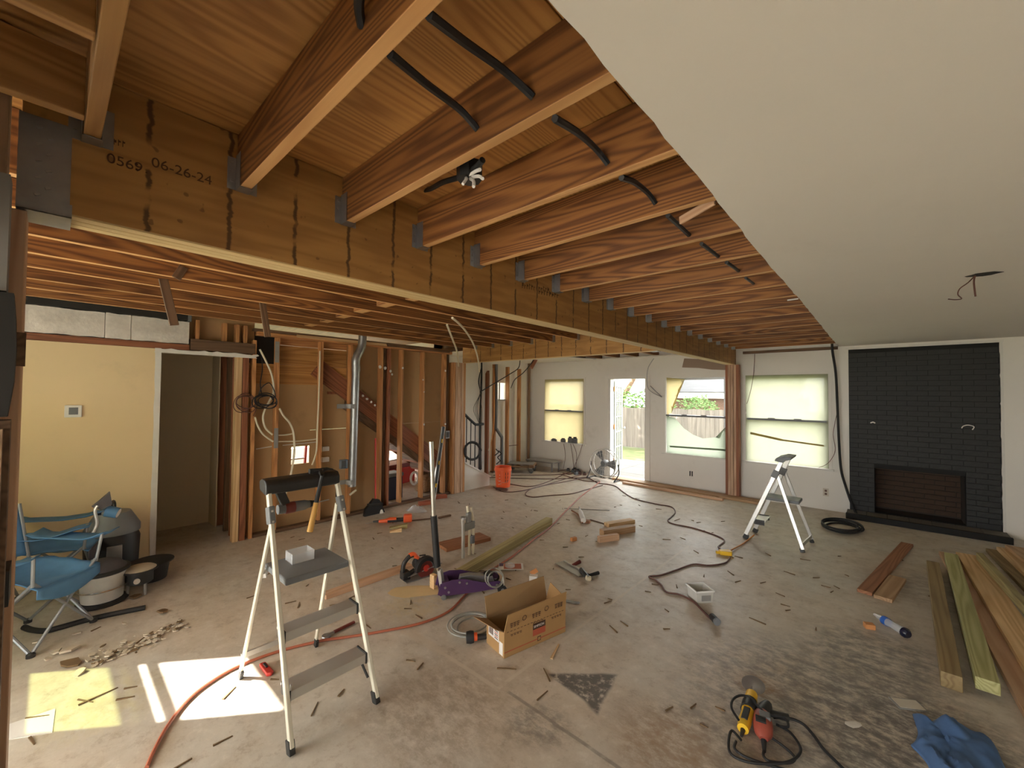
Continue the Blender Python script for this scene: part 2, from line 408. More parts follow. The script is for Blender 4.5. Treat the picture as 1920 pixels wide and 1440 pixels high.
def tag(o, label=None, cat=None, group=None, kind=None):
    if label: o['label'] = label
    if cat: o['category'] = cat
    if group: o['group'] = group
    if kind: o['kind'] = kind
    return o
def struct(o): o['kind'] = 'structure'; return o
def empty(name, loc=(0, 0, 0), rz=0.0, rot=None):
    o = bpy.data.objects.new(name, None); COL.objects.link(o); o.empty_display_size = 0.1
    R = Euler(rot).to_matrix() if rot is not None and not isinstance(rot, Matrix) else rot
    M = (R.to_4x4() if R is not None else Matrix.Rotation(rz, 4, 'Z')); M.translation = Vector(loc)
    o.matrix_world = M; return o
def thing(name, label, cat, loc=(0, 0, 0), rz=0.0, group=None, rot=None):
    return tag(empty(name, loc, rz, rot), label, cat, group)

def lumber(name, p, q, w, h, mat, parent=None, up=(0, 0, 1), bevel=0.003, edge=None):
    """a board with its own length axis along local X (w across, h along up)"""
    p, q = Vector(p), Vector(q); L = (q-p).length
    o = MB().box((0, 0, 0), (L, w, h)).build(name, mat, None, bevel=bevel)
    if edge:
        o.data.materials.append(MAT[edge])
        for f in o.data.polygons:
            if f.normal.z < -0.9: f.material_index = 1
    M = frame(q-p, up).to_4x4(); M.translation = (p+q)/2
    if parent is not None:
        o.parent = parent; o.matrix_basis = wm(parent).inverted() @ M
    else: o.matrix_world = M
    return o

def smoothpts(pts, n=6, closed=False):
    pts = [Vector(p) for p in pts]; out = []; m = len(pts)
    for i in range(m if closed else m-1):
        p0 = pts[i-1] if (i > 0 or closed) else pts[0]; p1 = pts[i]; p2 = pts[(i+1) % m]
        p3 = pts[(i+2) % m] if (closed or i+2 < m) else pts[-1]
        for k in range(n):
            t = k/n
            out.append(0.5*((2*p1)+(p2-p0)*t+(2*p0-5*p1+4*p2-p3)*t*t+(3*p1-p0-3*p2+p3)*t**3))
    if not closed: out.append(pts[-1])
    return out

def text_mesh(name, body, size, mat, parent, M, depth=0.0004):
    cu = bpy.data.curves.new(name, 'FONT'); cu.body = body; cu.size = size; cu.extrude = depth; cu.align_x = 'LEFT'
    t = bpy.data.objects.new(name, cu); COL.objects.link(t)
    dg = bpy.context.evaluated_depsgraph_get()
    me = bpy.data.meshes.new_from_object(t.evaluated_get(dg)); bpy.data.objects.remove(t); bpy.data.curves.remove(cu)
    me.materials.clear(); me.materials.append(MAT[mat])
    o = bpy.data.objects.new(name, me); COL.objects.link(o)
    if parent is not None:
        o.parent = parent; o.matrix_basis = wm(parent).inverted() @ M
    else: o.matrix_world = M
    return o

def wall(name, axis, face, thick, u0, u1, z0, z1, holes, mat):
    """axis 'y': plane Y=face spanning X u0..u1; axis 'x': plane X=face spanning Y. thick is signed, away from the room"""
    us = sorted({u0, u1, *[h[0] for h in holes], *[h[1] for h in holes]}); zs = sorted({z0, z1, *[h[2] for h in holes], *[h[3] for h in holes]})
    us = [u for u in us if u0 <= u <= u1]; zs = [z for z in zs if z0 <= z <= z1]
    m = MB()
    for i in range(len(us)-1):
        run = None
        for j in range(len(zs)-1):
            cu, cz = (us[i]+us[i+1])/2, (zs[j]+zs[j+1])/2
            solid = not any(h[0] < cu < h[1] and h[2] < cz < h[3] for h in holes)
            if solid:
                if run is None: run = [zs[j], zs[j+1]]
                else: run[1] = zs[j+1]
            if (not solid or j == len(zs)-2) and run:
                a, b_ = (us[i], face, run[0]), (us[i+1], face+thick, run[1])
                if axis == 'x': a, b_ = (face, us[i], run[0]), (face+thick, us[i+1], run[1])
                m.mm(a, b_); run = None
    return struct(m.build(name, mat))
# ================================================================== STRUCTURE
BX0, BX1 = -1.97, -1.84       # main beam
FARY = 7.85
LX = -5.45
ZB = 2.23                     # underside of beams
ZJ = 2.472                    # underside of joists
ZT = 2.688                    # underside of subfloor
RX = 2.4

struct(MB().mm((-9.4, -1.15, -0.15), (2.6, 8.0, 0)).mm((-2.1, -2.7, -0.15), (2.6, -1.15, 0)).build('floor', 'concrete'))
struct(MB().mm((-9.4, -1.15, ZT+0.03), (2.6, 8.0, ZT+0.25)).mm((-2.1, -2.7, ZT+0.03), (2.6, -1.15, ZT+0.25)).build('roof', 'darkwood'))

# far wall with openings
W1 = (-5.93, -4.90, 0.62, 2.03); W2 = (-3.06, -2.03, 0.62, 2.03); W3 = (-1.69, -0.62, 0.62, 2.03)
DR = (-4.27, -3.47, 0.0, 2.03)
FP = (-0.36, 1.10, 0.0, 2.40)
wall('wall_far', 'y', FARY, 0.15, -9.4, RX+0.2, 0, 2.70, [W1, W2, W3, DR, FP], 'white')
# dark exposed plate strip above the far wall where the ceiling is stripped
lumber('trim_1', (-1.75, FARY-0.012, 2.435), (-0.48, FARY-0.012, 2.435), 0.02, 0.045, 'darkwood')['kind'] = 'structure'
struct(MB().mm((RX, -2.6, 0), (RX+0.15, 8.0, 2.72)).build('wall_right', 'white'))
# rear walls (behind the camera), with the openings daylight comes through
RW = [(-1.85, 0.5, 0.05, 1.85)]
wall('wall_back', 'y', -2.5, -0.15, -2.1, RX+0.2, 0, 2.72, RW, 'white')
SW = (-4.746, -3.967, 1.095, 2.286)
wall('wall_front', 'y', -1.0, -0.15, -9.4, -1.95, 0, 2.72, [SW, (-3.6, -2.12, 0.05, 2.40)], 'white')  # wide low opening is added to bring more daylight onto the left floor
struct(MB().mm((-2.1, -2.6, 0), (-1.95, -1.0, 2.72)).build('wall_return', 'white'))
# mullions of the sunlit window that stripe the floor
wf = struct(empty('window_5', (-4.33, -1.07, 1.02)))
for z, h in ((1.7405, 0.035), (1.6385, 0.043), (1.561, 0.016)):
    MB().mm((SW[0], -1.09, z-h/2), (SW[1], -1.05, z+h/2)).build('sash_rail', 'whitepaint', wf, world=True)
MB().mm((SW[0], -1.048, SW[2]), (SW[1], -1.046, 1.62)).build('plastic_film', 'filmtint', wf, world=True)
# added unseen slab, shaped to keep direct sun out of the rear and left openings
struct(MB().prism([(-3.9, -1.16), (-5.9, -3.6), (-5.9, -5.6), (3.2, -5.6), (3.2, -2.66), (-2.2, -2.66), (-2.2, -1.16)], 0.1, (0, 0, 2.62)).build('added_sun_block', 'whitepaint'))

# added unseen block behind the camera, keeps rear light off the joist sides
struct(MB().mm((-1.70, -0.50, 2.0), (RX, -0.36, 2.686)).build('added_light_block', 'white'))
# stairwell back wall and the room beyond
SMW = (6.55, 7.02, 1.55, 1.95)
wall('wall_left', 'x', -6.4, -0.12, 5.0, 8.0, 0, 2.72, [SMW], 'white')
struct(MB().mm((-9.4, 5.0, 0), (-6.4, 5.12, 2.72)).build('wall_inner', 'white'))
LW = (1.6, 4.7, 0.5, 2.1)
wall('wall_outer', 'x', -9.25, -0.12, -1.0, 5.1, 0, 2.72, [LW], 'white')

# tan wall with hall opening
wall('wall_tan', 'x', LX, -0.115, -1.0, 0.745, 0, 2.125, [], 'tan')
m = MB()
m.mm((LX-0.118, 0.7455, 0), (LX+0.004, 0.757, 2.085))
jag = [(0.70, 0.0)]
poly = [(0.7565, 0.0), (0.7565, 2.13), (0.705, 2.13)] + [(0.712+random.uniform(-0.006, 0.006), 2.13-2.13*i/14) for i in range(1, 14)] + [(0.715, 0)]
m.prism(poly, 0.003, (LX, 0, 0), 'yz')
struct(m.build('trim_2', 'whitepaint'))
top = [(0.70, 2.086), (1.62, 2.086), (1.60, 2.10), (1.64, 2.118)] + [(1.62-0.9*i/16, 2.125+random.uniform(-0.006, 0.012)) for i in range(17)]
m = MB().prism(top, 0.012, (LX-0.006, 0, 0), 'yz'); m.mm((LX-0.115, 0.757, 2.09), (LX-0.006, 1.40, 2.125))
struct(m.build('trim_3', 'whitepaint'))
struct(lumber('trim_8', (LX-0.055, -1.0, 2.158), (LX-0.055, 0.985, 2.158), 0.11, 0.06, 'redstud'))
hd = struct(empty('wall_header', (LX, 1.3, 2.13)))
lumber('header_board', (LX-0.045, 0.99, 2.195), (LX-0.045, 1.60, 2.195), 0.11, 0.12, 'darkwood', hd)
for y in (1.05, 1.30, 1.42, 1.50):
    lumber('cripple_stud', (LX-0.05, y, 2.256), (LX-0.05, y, 2.46), 0.085, 0.038, 'stud', hd, up=(0, 1, 0))
MB().mm((LX-0.13, 0.99, 2.13), (LX-0.115, 1.62, 2.68)).build('back_board', 'kraft', hd, world=True)
# alcove behind the opening
wall('wall_alcove', 'x', -6.55, -0.1, -1.0, 1.44, 0, 2.72, [], 'olive')
al = struct(empty('wall_side', (-6.0, 1.46, 0)))
for x, mt in ((-5.75, 'redstud'), (-5.98, 'darkwood'), (-6.30, 'redstud')):
    lumber('stud', (x, 1.50, 0), (x, 1.50, 2.45), 0.09, 0.04, mt, al, up=(1, 0, 0))
MB().mm((-6.55, 1.55, 0), (-5.60, 1.565, 2.68)).build('back_sheet', 'kraft', al, world=True)
m = MB(); e = [(-6.55, 0), (-6.22, 0)] + [(-6.22+random.uniform(-0.015, 0.02), 2.1*i/18) for i in range(1, 18)] + [(-6.22, 2.5), (-6.55, 2.5)]
m.prism(e, 0.012, (0, 1.43, 0), 'xz').build('torn_drywall', 'olive', al, world=True)
struct(MB().mm((-6.55, -1.0, 2.47), (LX-0.13, 1.55, 2.49)).build('ceiling_alcove', 'olive'))

# ------------------------------------------------------------------ subfloor sheets
sf = struct(empty('ceiling_subfloor', (0, 0, ZT)))
for i, x in enumerate((-0.62, -1.84, -3.06, -4.28, -5.5, -6.72)):
    for j in range(4):
        y0 = -1.0+j*2.44-(0.9 if i % 2 else 0)
        a, b_ = max(y0, -2.5), min(y0+2.436, 7.99)
        if b_-a > 0.1: lumber('plywood_panel', (x+0.61, a, ZT+0.008), (x+0.61, b_, ZT+0.008), 1.216, 0.016, 'ply', sf, bevel=0.002)
for j in range(4):
    a, b_ = -2.5+j*2.44, min(-2.5+j*2.44+2.436, 7.99)
    for x in (0.6, 1.82):
        if b_-a > 0.1: lumber('plywood_panel', (x+0.61, a, ZT+0.008), (x+0.61, b_, ZT+0.008), 1.216, 0.016, 'ply', sf, bevel=0.002)

# ------------------------------------------------------------------ ceiling drywall (right), torn edge
m = MB(); edge = []
y = -2.5
while y < FARY:
    edge.append((-0.47+random.uniform(-0.004, 0.004)+0.004*math.sin(y*1.7), y)); y += 0.09
m.prism([(RX, -2.5)]+edge+[(-0.49, FARY), (RX, FARY)], 0.014, (0, 0, 2.456))
struct(m.build('ceiling', 'ceil'))
m = MB(); edge = []
for i in range(24): edge.append((-6.4+1.62+0.25*i/23+random.uniform(-0.05, 0.05), 4.9+(FARY-4.9)*i/23))
m.prism([(-6.4, 4.9)]+edge+[(-6.4, FARY)], 0.014, (0, 0, 2.447))
struct(m.build('ceiling_drywall', 'ceil'))
m = MB()
e2 = [(-4.9+3.0*i/30, FARY-0.10-random.uniform(0, 0.14)*(1 if i % 3 else 0.2)) for i in range(31)]
m.prism([(-4.9, FARY)]+e2+[(-1.9, FARY)], 0.012, (0, 0, 2.452)); struct(m.build('ceiling_remnant', 'ceil'))

# ------------------------------------------------------------------ main beam and its mates
beam = thing('laminated_beam', 'long deep laminated wood beam carrying the joist hangers, stamped with a date', 'beam', (-1.905, 3.85, ZB))
o = MB().box((0, 0, 0), (7.84, 0.13, 0.452)).build('beam_body', 'lvl', None, bevel=0.003)
M = frame((0, 1, 0)).to_4x4(); M.translation = Vector((-1.905, 3.85, ZB+0.231)); o.parent = beam; o.matrix_basis = wm(beam).inverted() @ M
for i in range(3):
    x = -1.862-0.0435*i
    lumber('lamination', (x, -0.05, ZB+0.006), (x, 7.77, ZB+0.006), 0.0400, 0.0125, 'lvlply', beam, bevel=0.0015)
Mt = Matrix(((0, 0, 1, 0), (1, 0, 0, 0), (0, 1, 0, 0), (0, 0, 0, 1)))
for body, sz, px, py in (('0569', 0.044, 199, 303), (': .', 0.05, 252, 318), ('06-26-24', 0.047, 283, 311)):
    p = onx(px, py, BX1+0.0006); Mt.translation = p
    text_mesh('ink_stamp', body, sz, 'stamp', beam, Mt.copy())
# smeared print that cannot be read: short ink strokes
def smear(px0, py0, px1, py1, n, hgt):
    m = MB(); a, b_ = onx(px0, py0, BX1+0.0008), onx(px1, py1, BX1+0.0008); rg = random.Random(int(px0))
    for i in range(n):
        p = a+(b_-a)*(i+0.5)/n; h1 = hgt*rg.uniform(.6, 1.0); w1 = (b_-a).y/n
        m.mm((BX1+0.0003, p.y-w1*.30, p.z), (BX1+0.0010, p.y-w1*.12, p.z+h1)); m.mm((BX1+0.0003, p.y-w1*.30, p.z+h1*rg.uniform(.3, .8)), (BX1+0.0010, p.y+w1*.3, p.z+h1*.85))
    m.build('ink_stamp', 'stamp', beam, world=True)
smear(978, 540, 1004, 545, 6, 0.045); smear(1009, 544, 1030, 549, 5, 0.04); smear(1009, 551, 1048, 559, 8, 0.04); smear(203, 268, 236, 277, 4, 0.022)
# big hanger plate at the near end
m = MB(); y0, y1 = -0.075, 0.035
m.mm((BX1+0.0005, y0, ZB-0.006), (BX1+0.004, y1-0.005, 2.50)); m.mm((-1.975, y0, ZB-0.010), (BX1+0.012, y1, ZB-0.001)); m.mm((BX1+0.004, y0, ZB-0.010), (BX1+0.012, y1, ZB+0.03))
pl = m.build('bracket_plate', 'galv', beam, world=True)
for k in range(9):
    MB().box((BX1+0.0055, -0.035+0.02*(k % 2), 2.27+0.025*k), (0.004, 0.012, 0.006), (0.5, 0, 0)).build('nail', 'steel', pl, world=True)

beam2 = thing('cross_beam', 'shorter laminated cross beam running from the stud wall to the long beam', 'beam', (-3.7, 4.85, ZB))
o = MB().box((0, 0, 0), (3.48, 0.09, 0.452)).build('beam_body', 'lvl', None, bevel=0.003)
M = frame((1, 0, 0)).to_4x4(); M.translation = Vector((-3.712, 4.85, ZB+0.231)); o.parent = beam2; o.matrix_basis = wm(beam2).inverted() @ M
for i in range(2):
    yv = 4.828+0.044*i
    lumber('lamination', (-5.45, yv, ZB+0.006), (-1.975, yv, ZB+0.006), 0.041, 0.0125, 'lvlply', beam2, bevel=0.0015)
MB().mm((-2.07, 4.80, ZB-0.006), (-1.975, 4.90, ZB-0.001)).build('hanger_seat', 'galv', beam2, world=True)

# posts
def post(name, label, x0, x1, y0, y1, z1, n, axis, mat='lvlpost', edgemat='redstud'):
    t = thing(name, label, 'post', ((x0+x1)/2, (y0+y1)/2, 0))
    for i in range(n):
        mt = mat if 0 < i < n-1 or edgemat is None else edgemat
        if axis == 'x':
            w = (x1-x0)/n; xc = x0+w*(i+0.5); dd = 0.012*((i*7) % 3 == 0)
            lumber('ply_strip', (xc, (y0+y1)/2+dd/2, 0.002), (xc, (y0+y1)/2+dd/2, z1), y1-y0-dd, w-0.0025, mt, t, up=(1, 0, 0))
        else:
            w = (y1-y0)/n; yc = y0+w*(i+0.5); dd = 0.010*((i*7) % 3 == 0)
            lumber('ply_strip', ((x0+x1)/2-dd/2, yc, 0.002), ((x0+x1)/2-dd/2, yc, z1), x1-x0-dd, w-0.0025, mt, t, up=(0, 1, 0))
    return t
post('beam_post', 'built-up wood post under the beam end between two far windows', -1.985, -1.775, 7.66, 7.79, ZB-0.001, 5, 'x')
post('beam_post', 'built-up post of pale upright boards at the end of the stud wall', LX-0.09, LX+0.05, 4.57, 4.84, ZB-0.001, 6, 'y', 'lvlpost', 'stud')
post('beam_post', 'pale pine post under the bracketed beam end beside the door jamb', -1.98, -1.845, -0.22, -0.052, ZB-0.012, 3, 'y', 'pinkpine', None)
post('king_stud', 'tall wood stud rising beside the beam end above its bracket', -1.838, -1.74, -0.18, -0.088, ZT-0.004, 2, 'x', 'oldpine', None)

# ------------------------------------------------------------------ joists right of the beam, with hangers
def hanger(parent, x, yc, z):
    m = MB()
    for s in (-1, 1):
        m.mm((x+0.001, yc+s*0.021, z-0.003), (x+0.055, yc+s*0.0225, z+0.13))
        m.mm((x+0.001, yc+s*0.021, z-0.002), (x+0.003, yc+s*0.05, z+0.12))
    m.mm((x+0.001, yc-0.0225, z-0.004), (x+0.055, yc+0.0225, z-0.001))
    h = m.build('joist_hanger', 'galv', parent, world=True)
    for k in range(3): MB().box((x+0.005, yc-0.036, z+0.03+0.035*k), (0.004, 0.008, 0.008)).build('nail', 'steel', h, world=True)
ORD = 'first second third fourth fifth sixth seventh eighth ninth tenth eleventh twelfth thirteenth fourteenth fifteenth sixteenth seventeenth eighteenth'.split()
JY = [0.052]+[0.462+0.4135*i for i in range(18)]
for i, yv in enumerate(JY):
    yc = yv+0.019
    if yc > 7.7: continue
    t = thing('floor_joist', ('exposed orange-brown joist hung on the long beam, %s after the pale joist at the bracket' % ORD[i-1]) if i else 'pale joist with bold wavy grain at the bracketed end of the beam', 'joist', (-1.0, yc, ZJ),
              group='joists hung on the long beam' if i else None)
    lumber('joist_board', (BX1+0.002, yc, (ZJ+ZT)/2-0.001), (RX-0.01, yc, (ZJ+ZT)/2-0.001), 0.038, ZT-ZJ-0.004, 'golden' if i == 0 else 'joist', t, edge='golden' if i == 0 else 'litjoistedge')
    hanger(t, BX1, yc, ZJ)
# short blocks left of the pale joist
for p, lb in (((155, 219), 'at the metal beam bracket'), ((172, 62), 'farther out from the beam')):
    q = onz(*p, ZJ)
    tag(lumber('blocking', (q.x-0.02, -0.85, ZJ+0.09), (q.x-0.02, 0.05, ZJ+0.09), 0.036, 0.17, 'golden'), 'short block between the pale joist and the wall, ' + lb, 'blocking', 'blocks beside the pale joist')

# ------------------------------------------------------------------ joists left of the beam
LJ = [-2.25, -2.655, -3.06, -3.47, -3.87, -4.28, -4.68, -5.08]
for i, x in enumerate(LJ):
    t = thing('floor_joist', 'joist running alongside the long beam into the cross beam, %s from the beam' % ORD[i], 'joist', (x-0.019, 2, 2.45), group='joists behind the long beam')
    lumber('joist_board', (x-0.019, -0.98, (2.45+ZT)/2-0.001), (x-0.019, 4.795, (2.45+ZT)/2-0.001), 0.038, ZT-2.45-0.004, 'joist', t, edge='litjoistedge')
    if x < -2.8:
        MB().mm((x-0.042, 4.74, 2.446), (x+0.004, 4.799, 2.449)).mm((x+0.0005, 4.74, 2.446), (x+0.003, 4.799, 2.56)).build('joist_hanger', 'galv', t, world=True)
# solid bridging blocks between them
for i, x in enumerate(LJ[1:-1]):
    pq = [(757, 567), (710, 577), (670, 587), (635, 597), (603, 606), (574, 613)][i]
    q = onz(*pq, 2.45)
    xa, xb = x-0.040, x-0.205
    t = tag(lumber('bridging_block', (xa, q.y, 2.475), (xb, q.y, 2.475), 0.09, 0.045, 'joist', edge='litjoistedge'), 'short bridging block wedged between the %s and %s joists out from the long beam' % (ORD[i+1], ORD[i+2]), 'blocking', 'bridging blocks')
# joists over the far room
for i in range(7):
    x = -2.4-0.41*i
    tag(lumber('floor_joist', (x, 4.905, (2.465+ZT)/2), (x, FARY-0.003, (2.465+ZT)/2), 0.038, ZT-2.47, 'joist', edge='litjoistedge'), 'joist over the far room beyond the cross beam, %s out from the long beam' % ORD[i], 'joist', 'joists over the far room')

# ------------------------------------------------------------------ stud wall on the left
sw = struct(empty('wall_partition', (LX, 3, 0)))
def stud(yr, mat, z0=0.04, z1=2.36, w=0.038, d=0.09, x=LX):
    return lumber('stud', (x-d/2, yr-w/2, z0), (x-d/2, yr-w/2, z1), d, w, mat, sw, up=(0, 1, 0))
stud(1.474, 'pine', 0.0, 2.13, 0.06); stud(1.540, 'redstud', 0.0, 2.13, 0.06, 0.08); stud(1.614, 'stud', 0, 2.30)
stud(1.866, 'stud'); stud(2.392, 'stud'); stud(2.80, 'stud'); stud(3.268, 'stud', w=0.045); stud(3.391, 'redstud'); stud(3.611, 'stud'); stud(4.006, 'stud'); stud(4.451, 'stud', w=0.045)
stud(3.335, 'darkwood', d=0.05, x=LX-0.04)
stud(4.53, 'darkwood', d=0.05, x=LX-0.03, w=0.05)
lumber('top_plate', (LX-0.045, 1.62, 2.385), (LX-0.045, 4.57, 2.385), 0.09, 0.045, 'stud', sw)
lumber('top_plate', (LX-0.035, 1.58, 2.425), (LX-0.035, 4.57, 2.425), 0.09, 0.03, 'darkwood', sw)
lumber('ledger_strip', (LX+0.012, 2.05, 2.40), (LX+0.012, 3.30, 2.405), 0.018, 0.035, 'pine', sw)
lumber('ledger_strip', (LX+0.012, 3.32, 2.40), (LX+0.012, 4.5, 2.395), 0.018, 0.03, 'darkwood', sw)
lumber('bottom_plate', (LX-0.045, 1.62, 0.02), (LX-0.045, 4.57, 0.02), 0.09, 0.038, 'darkwood', sw)
# backs of the drywall behind the studs; hole cut, and the part under the stair left open
sA, sB = onx(655, 735, LX-0.10), onx(845, 880, LX-0.10)
slope = (sB.z-sA.z)/(sB.y-sA.y)
def sz(y): return sA.z+slope*(y-sA.y)
KX = LX-0.15
def sheet(name, polys, mat):
    m = MB()
    for p in polys: m.prism(p, -0.013, (KX, 0, 0), 'yz')
    return m.build(name, mat, sw, world=True)
h0, h1, hz0, hz1 = 2.075, 2.30, 0.775, 1.00
sheet('drywall_back', [[(1.49, 0.0), (h0, 0.0), (h0, 1.80), (1.49, 1.80)], [(h1, 0.0), (3.40, 0.0), (3.40, 1.20), (h1, 1.20)], [(h0, 0.0), (h1, 0.0), (h1, hz0), (h0, hz0)], [(h0, hz1), (h1, hz1), (h1, 1.80), (h0, 1.80)]], 'kraft')
sheet('drywall_back', [[(h1, 1.202), (3.40, 1.202), (3.40, 1.802), (h1, 1.802)]], 'kraft')
sheet('drywall_back', [[(3.402, sz(3.402)-0.06), (4.57, sz(4.57)-0.06), (4.57, 1.22), (3.402, 1.22)]], 'kraft')
sheet('drywall_back', [[(2.78, 1.802), (3.40, 1.802), (3.40, 2.42), (2.78, 2.42)], [(3.402, 1.222), (4.57, 1.222), (4.57, 2.42), (3.402, 2.42)]], 'kraft')
for a, b_ in ((1.795, 2.04), (2.041, 2.28)):
    lumber('sheathing_board', (KX+0.008, 1.49 if a < 2 else 1.86, (a+b_)/2), (KX+0.008, 2.775, (a+b_)/2), 0.016, b_-a, 'ply', sw)
lumber('sheathing_board', (KX+0.008, 1.86, 2.35), (KX+0.008, 2.775, 2.35), 0.016, 0.13, 'stud', sw)
# torn edges of gypsum and bits of plaster left on studs
m = MB()
def chip(px, py, x, s):
    p = onx(px, py, x); n = 7
    pts = [(p.y+s*random.uniform(0.6, 1)*math.cos(2*PI*i/n), p.z+s*random.uniform(0.6, 1)*math.sin(2*PI*i/n)) for i in range(n)]
    m.prism(pts, 0.006, (x, 0, 0), 'yz')
for px, py, s in ((712, 688, .03), (722, 690, .03), (732, 696, .025), (735, 702, .02), (755, 690, .02), (793, 712, .015), (795, 735, .012), (835, 695, .02), (835, 795, .02), (795, 796, .02), (680, 742, .025), (688, 748, .025), (696, 754, .02), (703, 760, .02)):
    chip(px, py, LX+0.002, s)
m.build('plaster_crumb', 'gyp', sw, world=True)['kind'] = 'stuff'
m = MB()
def strip(pts, x, w):
    for a, b_ in zip(pts[:-1], pts[1:]): m.bar(onx(*a, x), onx(*b_, x), 0.006, w, up=(1, 0, 0) if False else (0, 0, 1))
strip([(482, 702), (530, 705), (600, 706), (618, 707), (652, 735), (706, 779)], KX+0.012, 0.014)
strip([(480, 842), (510, 837)], KX+0.012, 0.012); strip([(530, 835), (600, 828)], KX+0.012, 0.01); strip([(735, 789), (760, 805), (800, 834)], KX+0.012, 0.01)
m.build('torn_edge', 'gyp', sw, world=True)['kind'] = 'stuff'
# dark hole at the top left of the stud wall
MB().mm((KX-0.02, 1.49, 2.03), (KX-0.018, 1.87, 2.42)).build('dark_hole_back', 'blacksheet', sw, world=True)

# ------------------------------------------------------------------ staircase
st = thing('staircase', 'enclosed wooden staircase seen from behind through the open studs', 'stairs', (-5.95, 5.6, 0))
yend = 1.9
ybot = sA.y-(sA.z-0.18)/slope
for x in (LX-0.115, -6.36):
    lumber('stringer', (x, ybot, 0.16), (x, 2.35, sz(2.35)), 0.03, 0.24, 'redstud', st)
lumber('soffit_board', (LX-0.125, ybot-0.05, 0.02), (LX-0.125, 2.75, sz(2.75)-0.20), 0.02, 0.14, 'darkwood', st)
nst = 11
for i in range(nst):
    z = 0.19*(i+1); y = ybot-(z-0.0)/abs(slope)+0.10
    if y < 2.4: break
    MB().mm((-6.34, y-0.13, z-0.035), (LX-0.14, y+0.14, z)).build('tread', 'redstud', st, world=True)
    MB().mm((-6.34, y+0.115, z-0.19), (LX-0.14, y+0.13, z-0.036)).build('riser', 'darkwood', st, world=True)
# white skirt wall beside the lowest steps
pk = [(4.845, 0.0), (5.50, 0.0), (5.50, 0.16), (4.845, 0.50)]
o = struct(MB().prism(pk, -0.10, (LX, 0, 0), 'yz').build('wall_skirt', 'white'))
c = lumber('trim_4', (LX-0.05, 4.845, 0.512), (LX-0.05, 5.52, 0.160), 0.14, 0.025, 'whitepaint'); struct(c)
# railing
rl = thing('stair_railing', 'black metal stair railing above the white skirt wall', 'railing', (LX-0.05, 5.2, 0.3))
ra, rb, rc, rd = onx(862, 768, LX-0.05), onx(888, 793, LX-0.05), onx(894, 796, LX-0.05), onx(906, 795, LX-0.05)
MB().tube(smoothpts([ra, rb, rc, rd], 5), 0.024, 10).build('handrail', 'rubber', rl, True, world=True)
for px in (875, 883, 891, 900):
    p = onx(px, 780+ (px-868)*0.75, LX-0.05); y = p.y; zt = min(p.z, ra.z); zb = max(0.17, 0.5-0.52*(y-4.845))
    t = min(max((y-ra.y)/(rd.y-ra.y), 0), 1); zt = ra.z+(rb.z-ra.z)*min(1, (y-ra.y)/(rb.y-ra.y))
    w = 0.022 if px == 900 else 0.009
    MB().tube([(LX-0.05, y, zb+0.012), (LX-0.05, y, zt)], w, 8).build('newel_post' if px == 900 else 'baluster', 'rubber', rl, True, world=True)

# ------------------------------------------------------------------ windows of the far wall
def window(n, W, film, torn=False):
    x0, x1, z0, z1 = W
    t = struct(empty('window_%d' % n, ((x0+x1)/2, FARY, z0)))
    yc = FARY+0.05; zm = 1.325
    m = MB()
    m.mm((x0, yc, z0), (x0+0.035, yc+0.05, z1)); m.mm((x1-0.035, yc, z0), (x1, yc+0.05, z1)); m.mm((x0+0.035, yc, z1-0.035), (x1-0.035, yc+0.05, z1)); m.mm((x0+0.035, yc, z0), (x1-0.035, yc+0.05, z0+0.04))
    m.build('window_frame', 'steel', t, world=True)
    r = MB().mm((x0+0.002, FARY-0.028, zm-0.015), (x1-0.002, yc+0.04, zm+0.015)).build('meeting_rail', 'grey', t, world=True)
    for fx in (0.33, 0.66):
        MB().mm((x0+fx*(x1-x0)-0.05, FARY-0.028, zm+0.0155), (x0+fx*(x1-x0)+0.05, FARY-0.02, zm+0.028)).build('sash_lock', 'grey', t, world=True)
    for za, zb in ((z0+0.042, zm-0.019), (zm+0.019, z1-0.036)):
        MB().mm((x0+0.036, yc+0.028, za), (x1-0.036, yc+0.032, zb)).build('pane', 'glass', t, world=True)
    m = MB()
    for a, b_ in (((x0-0.06, z0-0.05), (x0-0.012, z1+0.06)), ((x1+0.012, z0-0.05), (x1+0.06, z1+0.06))): m.mm((a[0], FARY-0.014, a[1]), (b_[0], FARY, b_[1]))
    m.mm((x0-0.011, FARY-0.014, z1+0.012), (x1+0.011, FARY, z1+0.06)); m.build('window_casing', 'white', t, world=True)
    MB().mm((x0-0.08, FARY-0.05, z0-0.03), (x1+0.08, FARY+0.05, z0-0.003)).build('window_sill', 'whitepaint', t, world=True)
    return t
w1 = window(1, W1, 'filmyellow'); w2 = window(2, W2, 'filmgreen'); w3 = window(3, W3, 'filmcream')
def film(parent, pts, mat, y=FARY-0.016, name='plastic_film', amp=0.012):
    """draped film: pts outline in (x,z), fan-gridded with shallow wrinkles"""
    bm = bmesh.new()
    vs = [bm.verts.new((p[0], y, p[1])) for p in pts]; bm.faces.new(vs)
    bmesh.ops.triangulate(bm, faces=bm.faces[:])
    for _ in range(4): bmesh.ops.subdivide_edges(bm, edges=[e for e in bm.edges if e.calc_length() > 0.09], cuts=1, use_grid_fill=True)
    for v in bm.verts:
        v.co.y += amp*mnoise.noise(Vector((v.co.x*5, v.co.z*3, parent.location.x)))-0.004
    me = bpy.data.meshes.new(name); bm.to_mesh(me); bm.free()
    for p in me.polygons: p.use_smooth = True
    me.materials.append(MAT[mat]); inv = wm(parent).inverted(); me.transform(inv)
    o = bpy.data.objects.new(name, me); COL.objects.link(o); o.parent = parent; return o
